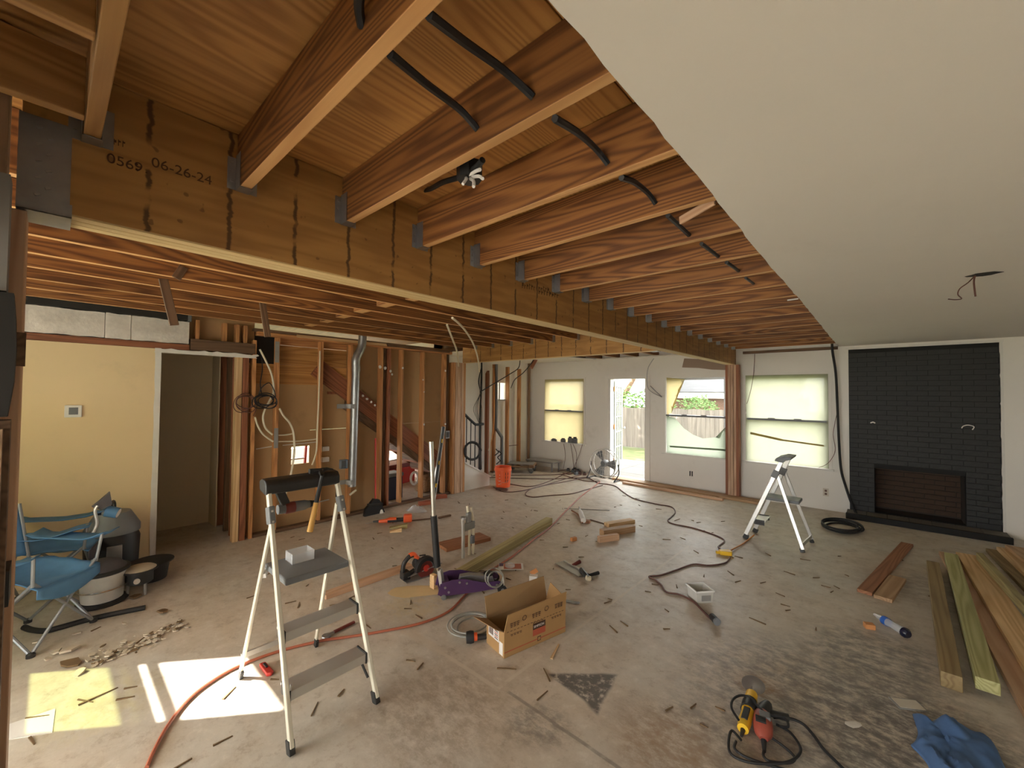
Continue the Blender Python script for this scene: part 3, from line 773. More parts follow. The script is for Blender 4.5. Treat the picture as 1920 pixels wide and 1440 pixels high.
def rect(W, g): return [(W[0]-g, W[2]-0.0+0.005), (W[1]+g, W[2]+0.005), (W[1]+g, W[3]+g), (W[0]-g, W[3]+g)]
film(w1, rect(W1, 0.02), 'filmyellow')
film(w3, rect(W3, 0.02), 'filmcream')
def pz(px, py): p = ony(px, py, FARY-0.016); return (p.x, p.z)
film(w2, [pz(*p) for p in ((1250, 708), (1284, 711), (1278, 722), (1272, 730), (1268, 745), (1262, 758), (1259, 775), (1250, 778))], 'filmyellow')
film(w2, [pz(*p) for p in ((1250, 779), (1266, 784), (1282, 803), (1300, 815), (1318, 822), (1342, 820), (1350, 822), (1354, 812), (1363, 798), (1366, 862), (1340, 861), (1300, 857), (1250, 849))], 'filmgreen')
MB().bar(ony(1256, 837, FARY-0.03), ony(1362, 844, FARY-0.03), 0.006, 0.03).build('tape_strip', 'filmgreen', w2, world=True)
# tape across window 3
MB().bar(ony(1407, 812, FARY-0.036), ony(1466, 825, FARY-0.036), 0.006, 0.035).build('tape_strip', 'filmyellow', w3, world=True)
MB().bar(ony(1466, 825, FARY-0.036), ony(1545, 836, FARY-0.036), 0.006, 0.025).build('tape_strip', 'filmyellow', w3, world=True)
# small stair window
w4 = struct(empty('window_4', (-6.4, 6.78, 1.55)))
m = MB()
for y in (6.55, 6.775, 7.0): m.mm((-6.46, y, 1.55), (-6.43, y+0.025, 1.95))
m.mm((-6.46, 6.575, 1.55), (-6.43, 6.775, 1.575)); m.mm((-6.46, 6.8, 1.55), (-6.43, 7.0, 1.575)); m.build('window_frame', 'grey', w4, world=True)
MB().mm((-6.445, 6.575, 1.575), (-6.442, 6.775, 1.95)).build('pane', 'glass', w4, world=True); MB().mm((-6.445, 6.80, 1.575), (-6.442, 7.0, 1.95)).build('pane', 'glass', w4, world=True)
MB().mm((-6.40, 6.50, 1.515), (-6.36, 7.07, 1.545)).build('window_sill', 'whitepaint', w4, world=True)

# torn brown paper on the wall above window 2
bp_ = [(ony(*p, FARY).x, ony(*p, FARY).z) for p in ((1283, 672), (1279, 689), (1310, 690), (1335, 693), (1368, 694), (1372, 676))]
struct(MB().prism(bp_, -0.004, (0, FARY, 0), 'xz').build('trim_5', 'torn'))

# ------------------------------------------------------------------ french door
dr = struct(empty('door_1', (DR[0], FARY+0.02, 0)))
m = MB()
m.mm((DR[0]-0.09, FARY-0.014, 0), (DR[0]-0.02, FARY, 2.10)); m.mm((DR[1]+0.02, FARY-0.014, 0), (DR[1]+0.09, FARY, 2.10)); m.mm((DR[0]-0.02, FARY-0.014, 2.04), (DR[1]+0.02, FARY, 2.10))
m.build('door_casing', 'white', dr, world=True)
m = MB(); m.mm((DR[0], FARY, 0), (DR[0]+0.03, FARY+0.15, 2.03)); m.mm((DR[1]-0.02, FARY, 0), (DR[1], FARY+0.15, 2.03)); m.build('door_jamb', 'whitepaint', dr, world=True)
MB().mm((DR[0]+0.03, FARY-0.02, 0.0), (DR[1]-0.02, FARY+0.16, 0.025)).build('threshold', 'steel', dr, world=True)
# leaf swung outwards, hinged on the left jamb
leaf = empty('door_frame', (DR[0]+0.045, FARY+0.16, 0.03), rz=math.radians(104)); M = leaf.matrix_world.copy()
leaf.parent = dr; leaf.matrix_local = dr.matrix_world.inverted() @ M; bpy.context.view_layer.update()
bpy.data.objects.remove(leaf)
def dl(mb): return mb.xf(M)
Wd, Hd, T = 0.74, 1.97, 0.04
dl(MB().mm((0, 0, 0), (0.10, T, Hd)).mm((Wd-0.10, 0, 0), (Wd, T, Hd)).mm((0.10, 0, 0), (Wd-0.10, T, 0.22)).mm((0.10, 0, Hd-0.12), (Wd-0.10, T, Hd))).build('door_leaf', 'doorpaint', dr, world=True)
gx, gz = (Wd-0.2)/3, (Hd-0.34)/5
mu = MB()
for i in (1, 2): mu.mm((0.10+gx*i-0.011, 0.008, 0.22), (0.10+gx*i+0.011, T-0.008, Hd-0.12))
for j in range(1, 5): mu.mm((0.10, 0.009, 0.22+gz*j-0.011), (Wd-0.10, T-0.009, 0.22+gz*j+0.011))
dl(mu).build('muntin_grid', 'doorpaint', dr, world=True)
for i in range(3):
    for j in range(5):
        dl(MB().mm((0.10+gx*i+0.012, 0.018, 0.22+gz*j+0.012), (0.10+gx*(i+1)-0.012, 0.021, 0.22+gz*(j+1)-0.012))).build('pane', 'glass', dr, world=True)
dl(MB().lathe([(0.008, 0), (0.008, -0.035), (0.026, -0.04), (0.03, -0.06), (0.018, -0.075)], (Wd-0.05, 0, 0.93), 12, 'y')).build('door_knob', 'steel', dr, True, world=True)
for z in (0.25, 0.95, 1.75): dl(MB().mm((-0.03, -0.006, z), (0.005, 0.012, z+0.10))).build('hinge', 'copper', dr, world=True)

# ------------------------------------------------------------------ fireplace
fp = thing('fireplace', 'black painted brick fireplace wall with a sooty open firebox', 'fireplace', (0.37, FARY, 0))
FX0, FX1, FZ = FP[0], FP[1], FP[3]
OX0, OX1, OZ0, OZ1 = -0.085, 0.795, 0.07, 0.735
m = MB(); yb = FARY+0.003
for a, b_ in (((FX0, 0), (OX0, FZ)), ((OX1, 0), (FX1, FZ)), ((OX0, OZ1), (OX1, FZ)), ((OX0, 0), (OX1, OZ0))): m.mm((a[0], yb, a[1]), (b_[0], yb+0.12, b_[1]))
m.build('mortar_bed', 'blackmortar', fp, world=True)
BW, BH, G = 0.198, 0.060, 0.009
brick_me = {}
def brick(parent, x0, x1, y, z, mat, d=0.02):
    w = round(x1-x0, 3)
    if w < 0.02: return
    key = (w, mat, d)
    if key not in brick_me:
        o = MB().box((0, 0, 0), (w, d, BH)).build('brick', mat, None); brick_me[key] = o.data; bpy.data.objects.remove(o)
    o = bpy.data.objects.new('brick', brick_me[key]); COL.objects.link(o); o.parent = parent
    o.location = Vector(((x0+x1)/2, y+random.uniform(-0.0025, 0.0025), z))-parent.location
    o.rotation_euler = (random.uniform(-.01, .01), 0, random.uniform(-.004, .004))
z = 0.075; row = 0
while z+BH < FZ:
    x = FX0+0.003-(BW+G)/2*(row % 2)
    while x < FX1-0.01:
        a, b_ = max(x, FX0+0.003), min(x+BW, FX1-0.003)
        if z < OZ1+0.005:
            for s, e in ((a, min(b_, OX0-0.004)), (max(a, OX1+0.004), b_)): brick(fp, s, e, FARY+0.006, z+BH/2, 'blackbrick')
        else: brick(fp, a, b_, FARY+0.006, z+BH/2, 'blackbrick')
        x += BW+G
    z += BH+G; row += 1
# firebox
fb = MB(); dp = 0.42
fb.mm((OX0-0.09, FARY+0.132, 0), (OX0, FARY+0.132+dp, OZ1)); fb.mm((OX1, FARY+0.132, 0), (OX1+0.09, FARY+0.132+dp, OZ1)); fb.mm((OX0, FARY+dp+0.05, 0), (OX1, FARY+dp+0.13, OZ1+0.4))
fb.mm((OX0-0.09, FARY+0.132, OZ1), (OX1+0.09, FARY+dp+0.05, OZ1+0.05)); fb.mm((OX0, FARY, 0), (OX1, FARY+dp+0.05, 0.05))
fbo = fb.build('firebox', 'soot', fp, world=True)
z = 0.075; row = 0
while z+BH < OZ1:
    x = OX0+0.01-(BW+G)/2*(row % 2)
    while x < OX1-0.02:
        brick(fp, max(x, OX0+0.004), min(x+BW, OX1-0.004), FARY+dp+0.043, z+BH/2, 'firebrick', 0.025); x += BW+G
    z += BH+G; row += 1
MB().mm((OX0, FARY+0.02, OZ1-0.04), (OX1, FARY+0.06, OZ1)).build('lintel', 'blackmortar', fp, world=True)
MB().mm((FX0-0.03, 7.50, 0.0), (1.13, 7.55, 0.075)).mm((FX0-0.03, 7.55, 0.0), (1.13, FARY, 0.05)).build('hearth_base', 'blackmortar', fp, world=True)
nt = 7
for i in range(nt):
    w = (1.13-FX0+0.03)/nt
    MB().mm((FX0-0.03+w*i+0.003, 7.552, 0.05), (FX0-0.03+w*(i+1)-0.003, FARY-0.002, 0.064)).build('hearth_tile', 'slate', fp, world=True)
m = MB(); m.mm((FX0-0.03, FARY-0.012, FZ), (FX1+0.03, FARY, FZ+0.03)); struct(m.build('trim_6', 'whitepaint'))
pr = [(FX1+0.025, 0.06), (FX1+0.025, FZ)]+[(FX1+random.uniform(-0.006, 0.008), FZ-(FZ-0.06)*i/40) for i in range(41)]
struct(MB().prism(pr, -0.01, (0, FARY, 0), 'xz').build('trim_7', 'whitepaint'))

# window portals steer daylight sampling at the wall openings
for W in (W1, W2, W3, DR): portal(((W[0]+W[1])/2, FARY+0.2, (W[2]+W[3])/2), (-H, 0, 0), W[1]-W[0], W[3]-W[2])
portal((-0.67, -2.7, 0.95), (H, 0, 0), 2.35, 1.8)
portal((-2.86, -1.2, 1.22), (H, 0, 0), 1.48, 2.35)
portal((-4.36, -1.2, 1.69), (H, 0, 0), 0.78, 1.19)
portal((-9.42, 3.15, 1.3), (0, -H, 0), 1.6, 3.1)
# ================================================================== SERVICES AND THINGS ON WALLS
def wire(name, pts, r, mat, label, cat, group=None, n=6, seg=5):
    o = MB().tube(smoothpts(pts, seg), r, n).build(name, mat, None, True)
    return tag(o, label, cat, group)
def X_(pts, x): return [onx(a, b_, x) for a, b_ in pts]
def Y_(pts, y): return [ony(a, b_, y) for a, b_ in pts]

# ducts above the tan wall
d = thing('foil_duct', 'silver foil-wrapped duct lying on the header above the tan wall', 'duct', (-5.5, 0, 2.19))
def crumple(x0, x1, y0, y1, z0, z1, n, amp, seed):
    m = MB(); ny, nz = n, 6; k = 0; vs = []; fs = []
    for i in range(ny+1):
        for j in range(nz+1):
            y = y0+(y1-y0)*i/ny; z = z0+(z1-z0)*j/nz
            e = amp*mnoise.noise(Vector((y*9, z*16, seed)))+amp*0.6*mnoise.noise(Vector((y*26, z*30, seed+5)))
            vs.append((x1+e, y, z+ (e*0.8 if j in (0, nz) else 0)))
    for i in range(ny):
        for j in range(nz): a = i*(nz+1)+j; fs.append((a, a+nz+1, a+nz+2, a+1))
    m.add(vs, fs)
    m.mm((x0, y0, z0+0.006), (x1-0.012, y1, z1-0.004)); return m
ye = [-0.98, 0.34, 0.52, 0.975]
for i in range(3):
    crumple(-5.74, -5.43+(0.008 if i == 1 else 0), ye[i]+0.002, ye[i+1]-0.002, 2.192, 2.425, [40, 10, 16][i], 0.008, i*3.7).build('foil_section', 'foil', d, True, world=True)
MB().mm((-5.435, 0.47, 2.20), (-5.424, 0.50, 2.42)).build('foil_tape', 'foil', d, world=True)
bd = thing('black_duct', 'flat black duct board tucked between joists and the foil duct', 'duct', (-5.3, 0, 2.44))
MB().mm((-5.72, -0.98, 2.432), (-5.40, 0.97, 2.62)).build('duct_body', 'blacksheet', bd, world=True)
MB().mm((-5.73, 0.955, 2.429), (-5.395, 0.985, 2.628)).build('duct_flange', 'grey', bd, world=True)

# dangling sticks below the joists
for (a, b_), x, lab in ((((306, 523), (327, 610)), -3.53, 'dark stick hanging from a joist in front of the foil duct'), (((490, 553), (502, 632)), -3.94, 'dark stick hanging from a joist above the wire coils')):
    tag(lumber('hanging_stick', onx(*a, x), onx(*b_, x), 0.018, 0.05, 'darkwood', up=(0, 1, 0.2)), lab, 'stick')
tag(lumber('hanging_stick', onx(345, 500, -3.47), onx(330, 522, -3.47), 0.016, 0.05, 'darkwood', up=(0, 1, 0)), 'short dark stub nailed slantwise to a joist face', 'stick')

# thermostat
t = thing('thermostat', 'small white square thermostat with dark display on the tan wall', 'thermostat', (LX, 0.151, 1.5))
a, b_ = onx(121, 760, LX), onx(153, 782, LX)
MB().mm((LX+0.0005, a.y, b_.z), (LX+0.022, b_.y, a.z)).build('case', 'paper', t, bevel=0.004, world=True)
a, b_ = onx(129, 764, LX), onx(146, 777, LX)
MB().mm((LX+0.0222, a.y, b_.z), (LX+0.0245, b_.y, a.z)).build('display', 'grey', t, world=True)

# flue pipe with straps
t = thing('vent_pipe', 'round galvanised vent pipe with crooked elbow strapped to a stud', 'pipe', (LX+0.03, 2.83, 0.4))
px_ = LX+0.062
p = [onx(*q, px_) for q in ((680, 628), (678, 650), (668, 672), (667.5, 690))]
MB().tube(smoothpts(p, 6), 0.055, 16).build('elbow', 'galv', t, True, world=True)
q0, q1 = onx(667.5, 690, px_), onx(660, 912, px_)
MB().tube([q0, q1], 0.052, 16).build('pipe_body', 'galv', t, True, world=True)
MB().tube([q0+Vector((0, 0, 0.02)), q0-Vector((0, 0, 0.05))], 0.057, 16).build('collar', 'galv', t, True, world=True)
for py in (762, 905):
    a = onx(661, py, LX+0.12); 
    MB().tube([(a.x-0.058, a.y+0.0, a.z-0.03), (a.x-0.058, a.y, a.z+0.03)], 0.058, 16).mm((LX+0.001, a.y-0.16, a.z-0.03), (LX+0.004, a.y-0.0, a.z+0.03)).build('strap', 'tape', t, world=True)
e = onx(661, 920, px_)
MB().bar(e+Vector((0, -0.04, -0.05)), e+Vector((0, 0.05, 0.0)), 0.02, 0.02).build('pipe_lip', 'pex', t, world=True)

# guards and boxes on studs
for px, py0, py1, lab in ((520, 640, 680, 'grey nail plate on the stud near the dark hole'), (518, 803, 840, 'grey nail plate on the stud where white tubes cross')):
    a, b_ = onx(px-4, py0, LX), onx(px+3, py1, LX)
    o = MB().mm((LX+0.0005, a.y, b_.z), (LX+0.003, b_.y, a.z))
    for k in range(3): o.box((LX+0.004, (a.y+b_.y)/2, b_.z+(a.z-b_.z)*(0.2+0.3*k)), (0.003, 0.01, 0.01))
    tag(o.build('nail_plate', 'tape'), lab, 'plate')
t = thing('outlet_box', 'blue-grey outlet box nailed to a stud beside the vent pipe', 'electrical box', (LX, 2.70, 0.7))
a, b_ = onx(640, 863, LX+0.01), onx(652, 878, LX+0.01)
m = MB(); m.mm((LX-0.05, a.y, b_.z), (LX-0.045, b_.y, a.z)); m.mm((LX-0.05, a.y, b_.z), (LX+0.012, a.y+0.005, a.z)); m.mm((LX-0.05, b_.y-0.005, b_.z), (LX+0.012, b_.y, a.z)); m.mm((LX-0.05, a.y, a.z-0.005), (LX+0.012, b_.y, a.z)); m.mm((LX-0.05, a.y, b_.z), (LX+0.012, b_.y, b_.z+0.005))
m.build('box_shell', plain('blue_box_plastic', (0.22, 0.27, 0.33), 0.5), t, world=True)
MB().mm((LX-0.03, a.y+0.02, b_.z+0.02), (LX-0.02, b_.y-0.02, a.z-0.02)).build('cover', 'grey', t, world=True)
t = thing('outlet_box', 'small grey switch box on the stud beside the pale post', 'electrical box', (LX, 4.42, 1.2))
a, b_ = onx(836, 808, LX+0.02), onx(843, 822, LX+0.02)
MB().mm((LX+0.001, a.y, b_.z), (LX+0.022, b_.y, a.z)).build('box_shell', 'tape', t, bevel=0.004, world=True)
MB().mm((LX+0.0222, a.y+0.015, b_.z+0.02), (LX+0.026, b_.y-0.015, a.z-0.02)).build('switch', 'black', t, world=True)
for i, py in enumerate((797, 873)):     # white wood blocks in the hole
    pass
m = thing('wall_bracket', 'pair of white blocks fixed beside the stud next to the cut hole', 'block', (LX-0.1, 2.4, 0.9))
for py in (838, 858):
    a, b_ = onx(604, py, LX-0.12), onx(616, py+7, LX-0.12)
    MB().mm((LX-0.148, a.y, b_.z), (LX-0.10, b_.y, a.z)).build('block', 'paper', m, world=True)

# white tubes in the stud wall
TX = LX+0.02
G_ = 'white plastic water tubes in the stud wall'
wire('water_tube', X_([(487, 655), (500, 680), (510, 705), (513, 735), (505, 752), (496, 770), (493, 785), (498, 803), (511, 815)], TX), 0.011, 'pex', 'white plastic tube looping down past the black wire coil', 'tube')
wire('water_tube', X_([(478, 782), (484, 800), (494, 815), (512, 828)], TX), 0.010, 'pex', 'white plastic tube curving from below the wire coil to the stud', 'tube')
wire('water_tube', X_([(524, 766), (532, 780), (543, 793), (550, 812), (552, 845), (548, 875), (543, 900), (536, 925), (531, 938)], TX), 0.012, 'pex', 'white plastic tube bulging beside the cut hole', 'tube')
wire('water_tube', X_([(600, 658), (599, 700), (597, 760), (595, 800), (594, 835), (592, 852), (585, 872)], TX-0.0), 0.010, 'pex', 'long straight white plastic tube running down a stud', 'tube')
wire('water_tube', X_([(522, 816), (535, 815.5), (549, 813)], TX-0.05), 0.009, 'pex', 'short level white tube crossing above the cut hole', 'tube')
wire('water_tube', X_([(522, 828), (560, 827), (595, 823)], TX-0.05), 0.009, 'pex', 'long level white tube crossing above the cut hole', 'tube')
# black wire coils
def coil(name, cx, cy, rx, ry, x, n, r, mat, label):
    pts = []
    for i in range(n*14):
        a = 2*PI*i/14; k = 1+0.22*math.sin(i*0.37)+0.1*math.sin(i*1.1)
        p = onx(cx+rx*k*math.cos(a)+3*math.sin(i*.23), cy+ry*k*math.sin(a)+2*math.cos(i*.31), x+0.012*math.sin(i*0.9)); pts.append(p)
    return pts
pts = coil('c', 460, 756, 17, 14, LX+0.06, 4, 0.004, '', '')+X_([(478, 745), (482, 760), (475, 780)], LX+0.05)
wire('wire_coil', pts, 0.0045, 'cord', 'loose coil of brown wire hanging on the pale jack stud', 'wire')
pts = coil('c', 497, 752, 19, 11, LX+0.08, 5, 0.005, '', '')+X_([(515, 735), (505, 718), (490, 728), (484, 745)], LX+0.08)
wire('wire_coil', pts, 0.006, 'rubber', 'tangled coil of black cable tied between two studs', 'wire')
wire('loose_wire', X_([(488, 655), (492, 690), (488, 720), (492, 745)], LX-0.03), 0.006, 'rubber', 'black cable dropping from the dark hole into the coil', 'wire')
# two curved cream straps by the pale post
wire('plastic_tube', [onx(838, 609, -3.49), onx(843, 622, -3.62), onx(850, 640, -3.9), onx(857, 660, -4.5), onx(860, 687, -5.36)], 0.012, 'pex', 'cream tube curving down from the joists onto the pale post', 'tube')
wire('plastic_tube', [onx(848, 596, -3.08), onx(860, 606, -3.25), onx(874, 622, -3.55), onx(888, 646, -4.05), onx(896, 672, -4.75), onx(899, 697, -5.2)], 0.012, 'pex', 'longer cream tube curving past the cross beam toward the stair', 'tube')

# ------------------------------------------------------------------ cables through the right joists
def jcable(pts, lab, r=0.011, mat='rubber'):
    return wire('ceiling_cable', pts, r, mat, lab, 'cable', seg=6)
j = JY
jcable([ony(730, 100, j[1]+0.04), (ony(800, 158, (j[1]+j[2])/2)), ony(862, 205, j[2]-0.06), ony(896, 243, j[2]+0.002)], 'black cable sagging between two joists nearest the beam bracket')
jcable([ony(803, 27, j[1]+0.04), ony(870, 78, (j[1]+j[2])/2-0.03), ony(945, 132, j[2]-0.08), ony(1000, 182, j[2]+0.002)], 'thicker black cable crossing under the bare plywood')
jcable([ony(676, -30, j[1]-0.05), ony(673, 15, j[1]-0.02), ony(679, 52, j[1]+0.002)], 'black cable end poking into the first deep joist')
jcable([ony(1040, 222, j[2]+0.04), ony(1085, 250, (j[2]+j[3])/2), ony(1118, 280, j[3]-0.05), ony(1140, 308, j[3]+0.002)], 'black cable bowed between the third and fourth joists')
jcable([ony(1165, 333, j[3]+0.04), ony(1190, 342, (j[3]+j[4])/2), ony(1215, 362, j[4]-0.05), ony(1229, 382, j[4]+0.002)], 'black cable bowed between the fourth and fifth joists')
jcable([ony(1252, 404, j[4]+0.04), ony(1270, 420, (j[4]+j[5])/2), ony(1292, 441, j[5]+0.002)], 'short black cable between the fifth and sixth joists')
jcable([ony(1315, 457, j[5]+0.04), ony(1330, 468, (j[5]+j[6])/2), ony(1347, 481, j[6]+0.002)], 'short black cable between the sixth and seventh joists', 0.010)
jcable([ony(1362, 492, j[6]+0.04), ony(1373, 499, (j[6]+j[7])/2), ony(1385, 508, j[7]+0.002)], 'short black cable between the seventh and eighth joists', 0.010)
jcable([ony(1398, 521, j[7]+0.04), ony(1405, 526, (j[7]+j[8])/2), ony(1413, 532, j[8]+0.002)], 'short black cable between the eighth and ninth joists', 0.009)
# ceiling junction box with stripped wires
t = thing('junction_box', 'dark metal ceiling box with stripped wires spilling out between joists', 'electrical box', ony(885, 325, j[2]+0.10))
bx = ony(880, 330, j[2]+0.14)
MB().lathe([(0.046, -0.015), (0.048, 0.045), (0.02, 0.05)], bx, 8).build('box_body', 'black', t, world=True)
for k, (a, b_) in enumerate((((878, 330), (900, 318)), ((882, 335), (888, 350)), ((886, 332), (905, 335)), ((874, 333), (868, 345)))):
    MB().tube(smoothpts([ony(*a, j[2]+0.13), ony((a[0]+b_[0])/2+3, (a[1]+b_[1])/2-3, j[2]+0.10), ony(*b_, j[2]+0.08)], 4), 0.006, 6).build('stripped_wire', 'paper' if k != 3 else 'whiteprint', t, True, world=True)
MB().tube(smoothpts([ony(784, 358, j[3]-0.06), ony(805, 355, j[3]-0.1), ony(830, 342, j[2]+0.2), ony(862, 332, j[2]+0.16), ony(890, 316, j[2]+0.12), ony(905, 300, j[2]+0.10)], 6), 0.011, 8).build('feed_cable', 'rubber', t, True, world=True)
MB().tube(smoothpts([ony(840, 338, j[2]+0.22), ony(868, 330, j[2]+0.17), ony(898, 314, j[2]+0.14)], 6), 0.010, 8).build('feed_cable', 'steel', t, True, world=True)
# loose wood sliver by the ceiling edge
tag(lumber('sliver', ony(1275, 414, j[4]+0.12), ony(1340, 376, j[4]+0.05), 0.012, 0.035, 'pinkpine'), 'split wood strip jutting down beside the torn ceiling edge', 'stick')
tag(lumber('sliver', ony(1476, 563, j[10]), ony(1497, 560, j[10]), 0.006, 0.012, 'paper'), 'thin white strip caught at the torn ceiling edge', 'stick')
# hole with wires in the white ceiling
t = thing('ceiling_wires', 'dark light-fitting hole in the white ceiling with dangling wires', 'wires', onz(1825, 516, 2.455))
h = onz(1845, 514, 2.4555); hp = [(h.x+0.075*math.cos(a)*random.uniform(.8, 1.1), h.y+0.05*math.sin(a)*random.uniform(.8, 1.1)) for a in [2*PI*i/12 for i in range(12)]]
MB().prism(hp, -0.002, (0, 0, 2.4555)).build('hole_shade', 'blacksheet', t, world=True)  # flat black patch stands in for the shade inside the hole
w0 = onz(1828, 517, 2.454)
dd = (w0-CAMP).length
def rayd(px, py): r = _ray(px, py); return CAMP+r*((w0-CAMP).dot(_f)/r.dot(_f))
MB().tube(smoothpts([w0, rayd(1826, 530), rayd(1829, 556)], 5), 0.005, 6).build('wire', 'cord', t, True, world=True)
MB().tube(smoothpts([w0, rayd(1815, 530), rayd(1800, 541), rayd(1796, 552), rayd(1803, 560), rayd(1792, 562), rayd(1778, 561)], 5), 0.003, 6).build('wire', 'cord', t, True, world=True)

# ------------------------------------------------------------------ far wall fittings
def outlet(px0, py0, px1, py1, label, blank=False):
    a, b_ = ony(px0, py0, FARY), ony(px1, py1, FARY)
    t = thing('wall_outlet', label, 'outlet', ((a.x+b_.x)/2, FARY, b_.z))
    if not blank:
        MB().mm((a.x, FARY-0.006, b_.z), (b_.x, FARY-0.0005, a.z)).build('cover_plate', 'outlet', t, bevel=0.002, world=True)
        for k in (0.3, 0.7): MB().mm(((a.x+b_.x)/2-0.014, FARY-0.009, b_.z+(a.z-b_.z)*k-0.014), ((a.x+b_.x)/2+0.014, FARY-0.0061, b_.z+(a.z-b_.z)*k+0.014)).build('socket', 'cord', t, world=True)
    else:
        for xx in (a.x, b_.x-0.018): MB().mm((xx, FARY-0.012, b_.z), (xx+0.018, FARY-0.0005, a.z)).build('box_ear', 'black', t, world=True)
outlet(1543, 915, 1554, 931, 'ivory wall outlet below the plastic-covered window next to the fireplace')
outlet(1293, 883, 1299, 893, 'two dark box ears left in the wall between door and post', True)
# wires near the far windows
wire('dangling_cable', Y_([(1226, 672), (1216, 688), (1213, 705), (1214, 725), (1222, 735), (1238, 743), (1240, 744), (1232, 736), (1220, 724), (1222, 727), (1241, 744)], FARY-0.14), 0.007, 'steel', 'bent cable dangling from the broken ceiling by the french door', 'cable')
wire('dangling_wire', Y_([(1415, 664), (1413, 700), (1408, 730), (1402, 752), (1400, 757)], FARY-0.03), 0.004, 'cord', 'thin wire hanging beside the post and window', 'wire')
wire('dangling_wire', Y_([(1562, 655), (1569, 760), (1566, 790), (1562, 815), (1566, 845), (1553, 868), (1535, 877)], FARY-0.05), 0.004, 'cord', 'thin brown wire drooping to the sill beside the fireplace', 'wire')
cb = [ony(1560, 640, FARY-0.18), ony(1561, 660, FARY-0.16)]+Y_([(1567, 700), (1570, 760), (1573, 830), (1577, 880), (1585, 910), (1597, 945)], FARY-0.10)+[ony(1608, 968, 7.60), ony(1611, 974, 7.55)]
wire('black_hose', cb, 0.016, 'rubber', 'thick black cable hanging from the ceiling edge down to the hearth', 'cable', n=8)
pts = []
c0 = fl(1578, 990, 0.015)
for i in range(5*20+1):
    a = 2*PI*i/20; k = 1+0.10*math.sin(i*0.31)+0.11*((i//20*2) % 5-2)/2
    pts.append((c0.x+0.19*k*math.cos(a)+0.012*math.sin(i*.17), c0.y+0.33*k*math.sin(a)*0.85, 0.012+0.012*(i//20)))
wire('cable_coil', pts, 0.0105, 'rubber', 'coil of thick black cable lying on the floor by the hearth', 'cable', n=8, seg=2)
# wire stubs on the black brick
wire('wire_stub', Y_([(1803, 803), (1806, 799), (1815, 797), (1826, 800), (1823, 806)], FARY-0.025), 0.006, 'whiteprint', 'white wire loop sticking out of the black brick', 'wire')
wire('wire_stub', Y_([(1632, 793), (1637, 791.5), (1641, 793.5)], FARY-0.025), 0.009, 'whiteprint', 'small white wire nut sticking out of the black brick', 'wire')

# plugs on window sill and their cords
for i, (px, w, hgt) in enumerate(((1039, 11, 5), (1056, 9, 7), (1069, 8, 11), (1078, 9, 11))):
    p = ony(px, 829, FARY-0.025); z = W1[2]-0.003
    t = thing('power_adapter', 'dark power adapter on the sill of the yellow-glowing window', 'adapter', (p.x, FARY-0.025, z), group='adapters on the sill')
    s = 0.0135; MB().mm((-w*s*0.5, -0.02, 0.0005), (w*s*0.5, 0.03, hgt*s*0.75)).build('adapter_body', 'grey', t, bevel=0.006)
    MB().mm((-w*s*0.3, -0.015, hgt*s*0.75), (w*s*0.3, 0.02, hgt*s*0.95)).build('adapter_cap', 'black', t, bevel=0.004)
for i, (a, b_, c_) in enumerate((((1057, 832), (1060, 855), (1061, 878)), ((1070, 832), (1073, 852), (1077, 884)), ((1074, 832), (1081, 852), (1079, 884)), ((1092, 833), (1086, 852), (1073, 884)))):
    q = fl(*c_, 0.02)
    wire('adapter_cord', [ony(*a, FARY-0.06), ony(*b_, FARY-0.06), (q.x, min(q.y, FARY-0.05), 0.02)], 0.005, 'cord', 'thin dark cord hanging from a window sill adapter', 'cord', 'adapter cords below the window')
for i, (px, py, s) in enumerate(((1075, 886, .06), (1083, 884, .075), (1080, 890, .06), (1087, 889, .06), (1094, 884, .06), (1096, 891, .05), (1071, 882, .05))):
    p = fl(px, py); t = thing('charger', 'small dark battery charger in the pile of cords under the window', 'charger', (p.x, min(p.y, FARY-0.12), 0), rz=i*0.7, group='chargers in the cord pile')
    MB().mm((-s*.7, -s*.55, 0.0), (s*.7, s*.55, s)).build('charger_body', 'cord' if i % 2 else 'grey', t, bevel=0.008)
    MB().mm((-s*.45, -s*.35, s), (s*.45, s*.35, s*1.35)).build('charger_slot', 'black', t, bevel=0.004)

# ------------------------------------------------------------------ remains of framing by the stair
G2 = 'leftover studs in front of the stair wall'
for px, pyb, mt, w, pyt in ((912, 882, 'redstud', 0.05, 700), (925, 879, 'stud', 0.045, 683), (950, 872, 'stud', 0.045, 688), (972, 866, 'stud', 0.05, 692)):
    p = onx(px, pyb, -6.28); zt = onx(px, pyt, -6.28).z
    lab = {912: 'dark reddish broken-topped stud beside the stair railing', 925: 'stud with the grey drain pipe at its side by the stair', 950: 'stud standing in front of the small stair window', 972: 'stud standing nearest the corner in front of the white stair wall'}[px]
    t = thing('leftover_stud', lab, 'stud', (p.x, p.y, 0))
    lumber('stud_board', (p.x, p.y, 0.001), (p.x, p.y, zt), 0.085, w, mt, t, up=(0, 1, 0))
    if px == 912: MB().prism([(p.y-w/2, zt), (p.y+w/2, zt), (p.y+w/2, zt+0.06)], 0.07, (p.x-0.035, 0, 0), 'yz').build('broken_tip', mt, t, world=True)
    else: lumber('foot_block', (p.x, p.y-0.06, 0.02), (p.x, p.y+0.06, 0.02), 0.09, 0.038, 'darkwood', t)
tag(lumber('corner_strip', (-6.36, 7.74, 0.0), (-6.36, 7.74, 2.44), 0.05, 0.045, 'oldpine', up=(0, 1, 0)), 'grey stripped corner board where the white walls meet', 'board')
t = thing('drain_pipe', 'grey plastic drain pipe with an offset bend beside a leftover stud', 'pipe', onx(930, 880, -6.2))
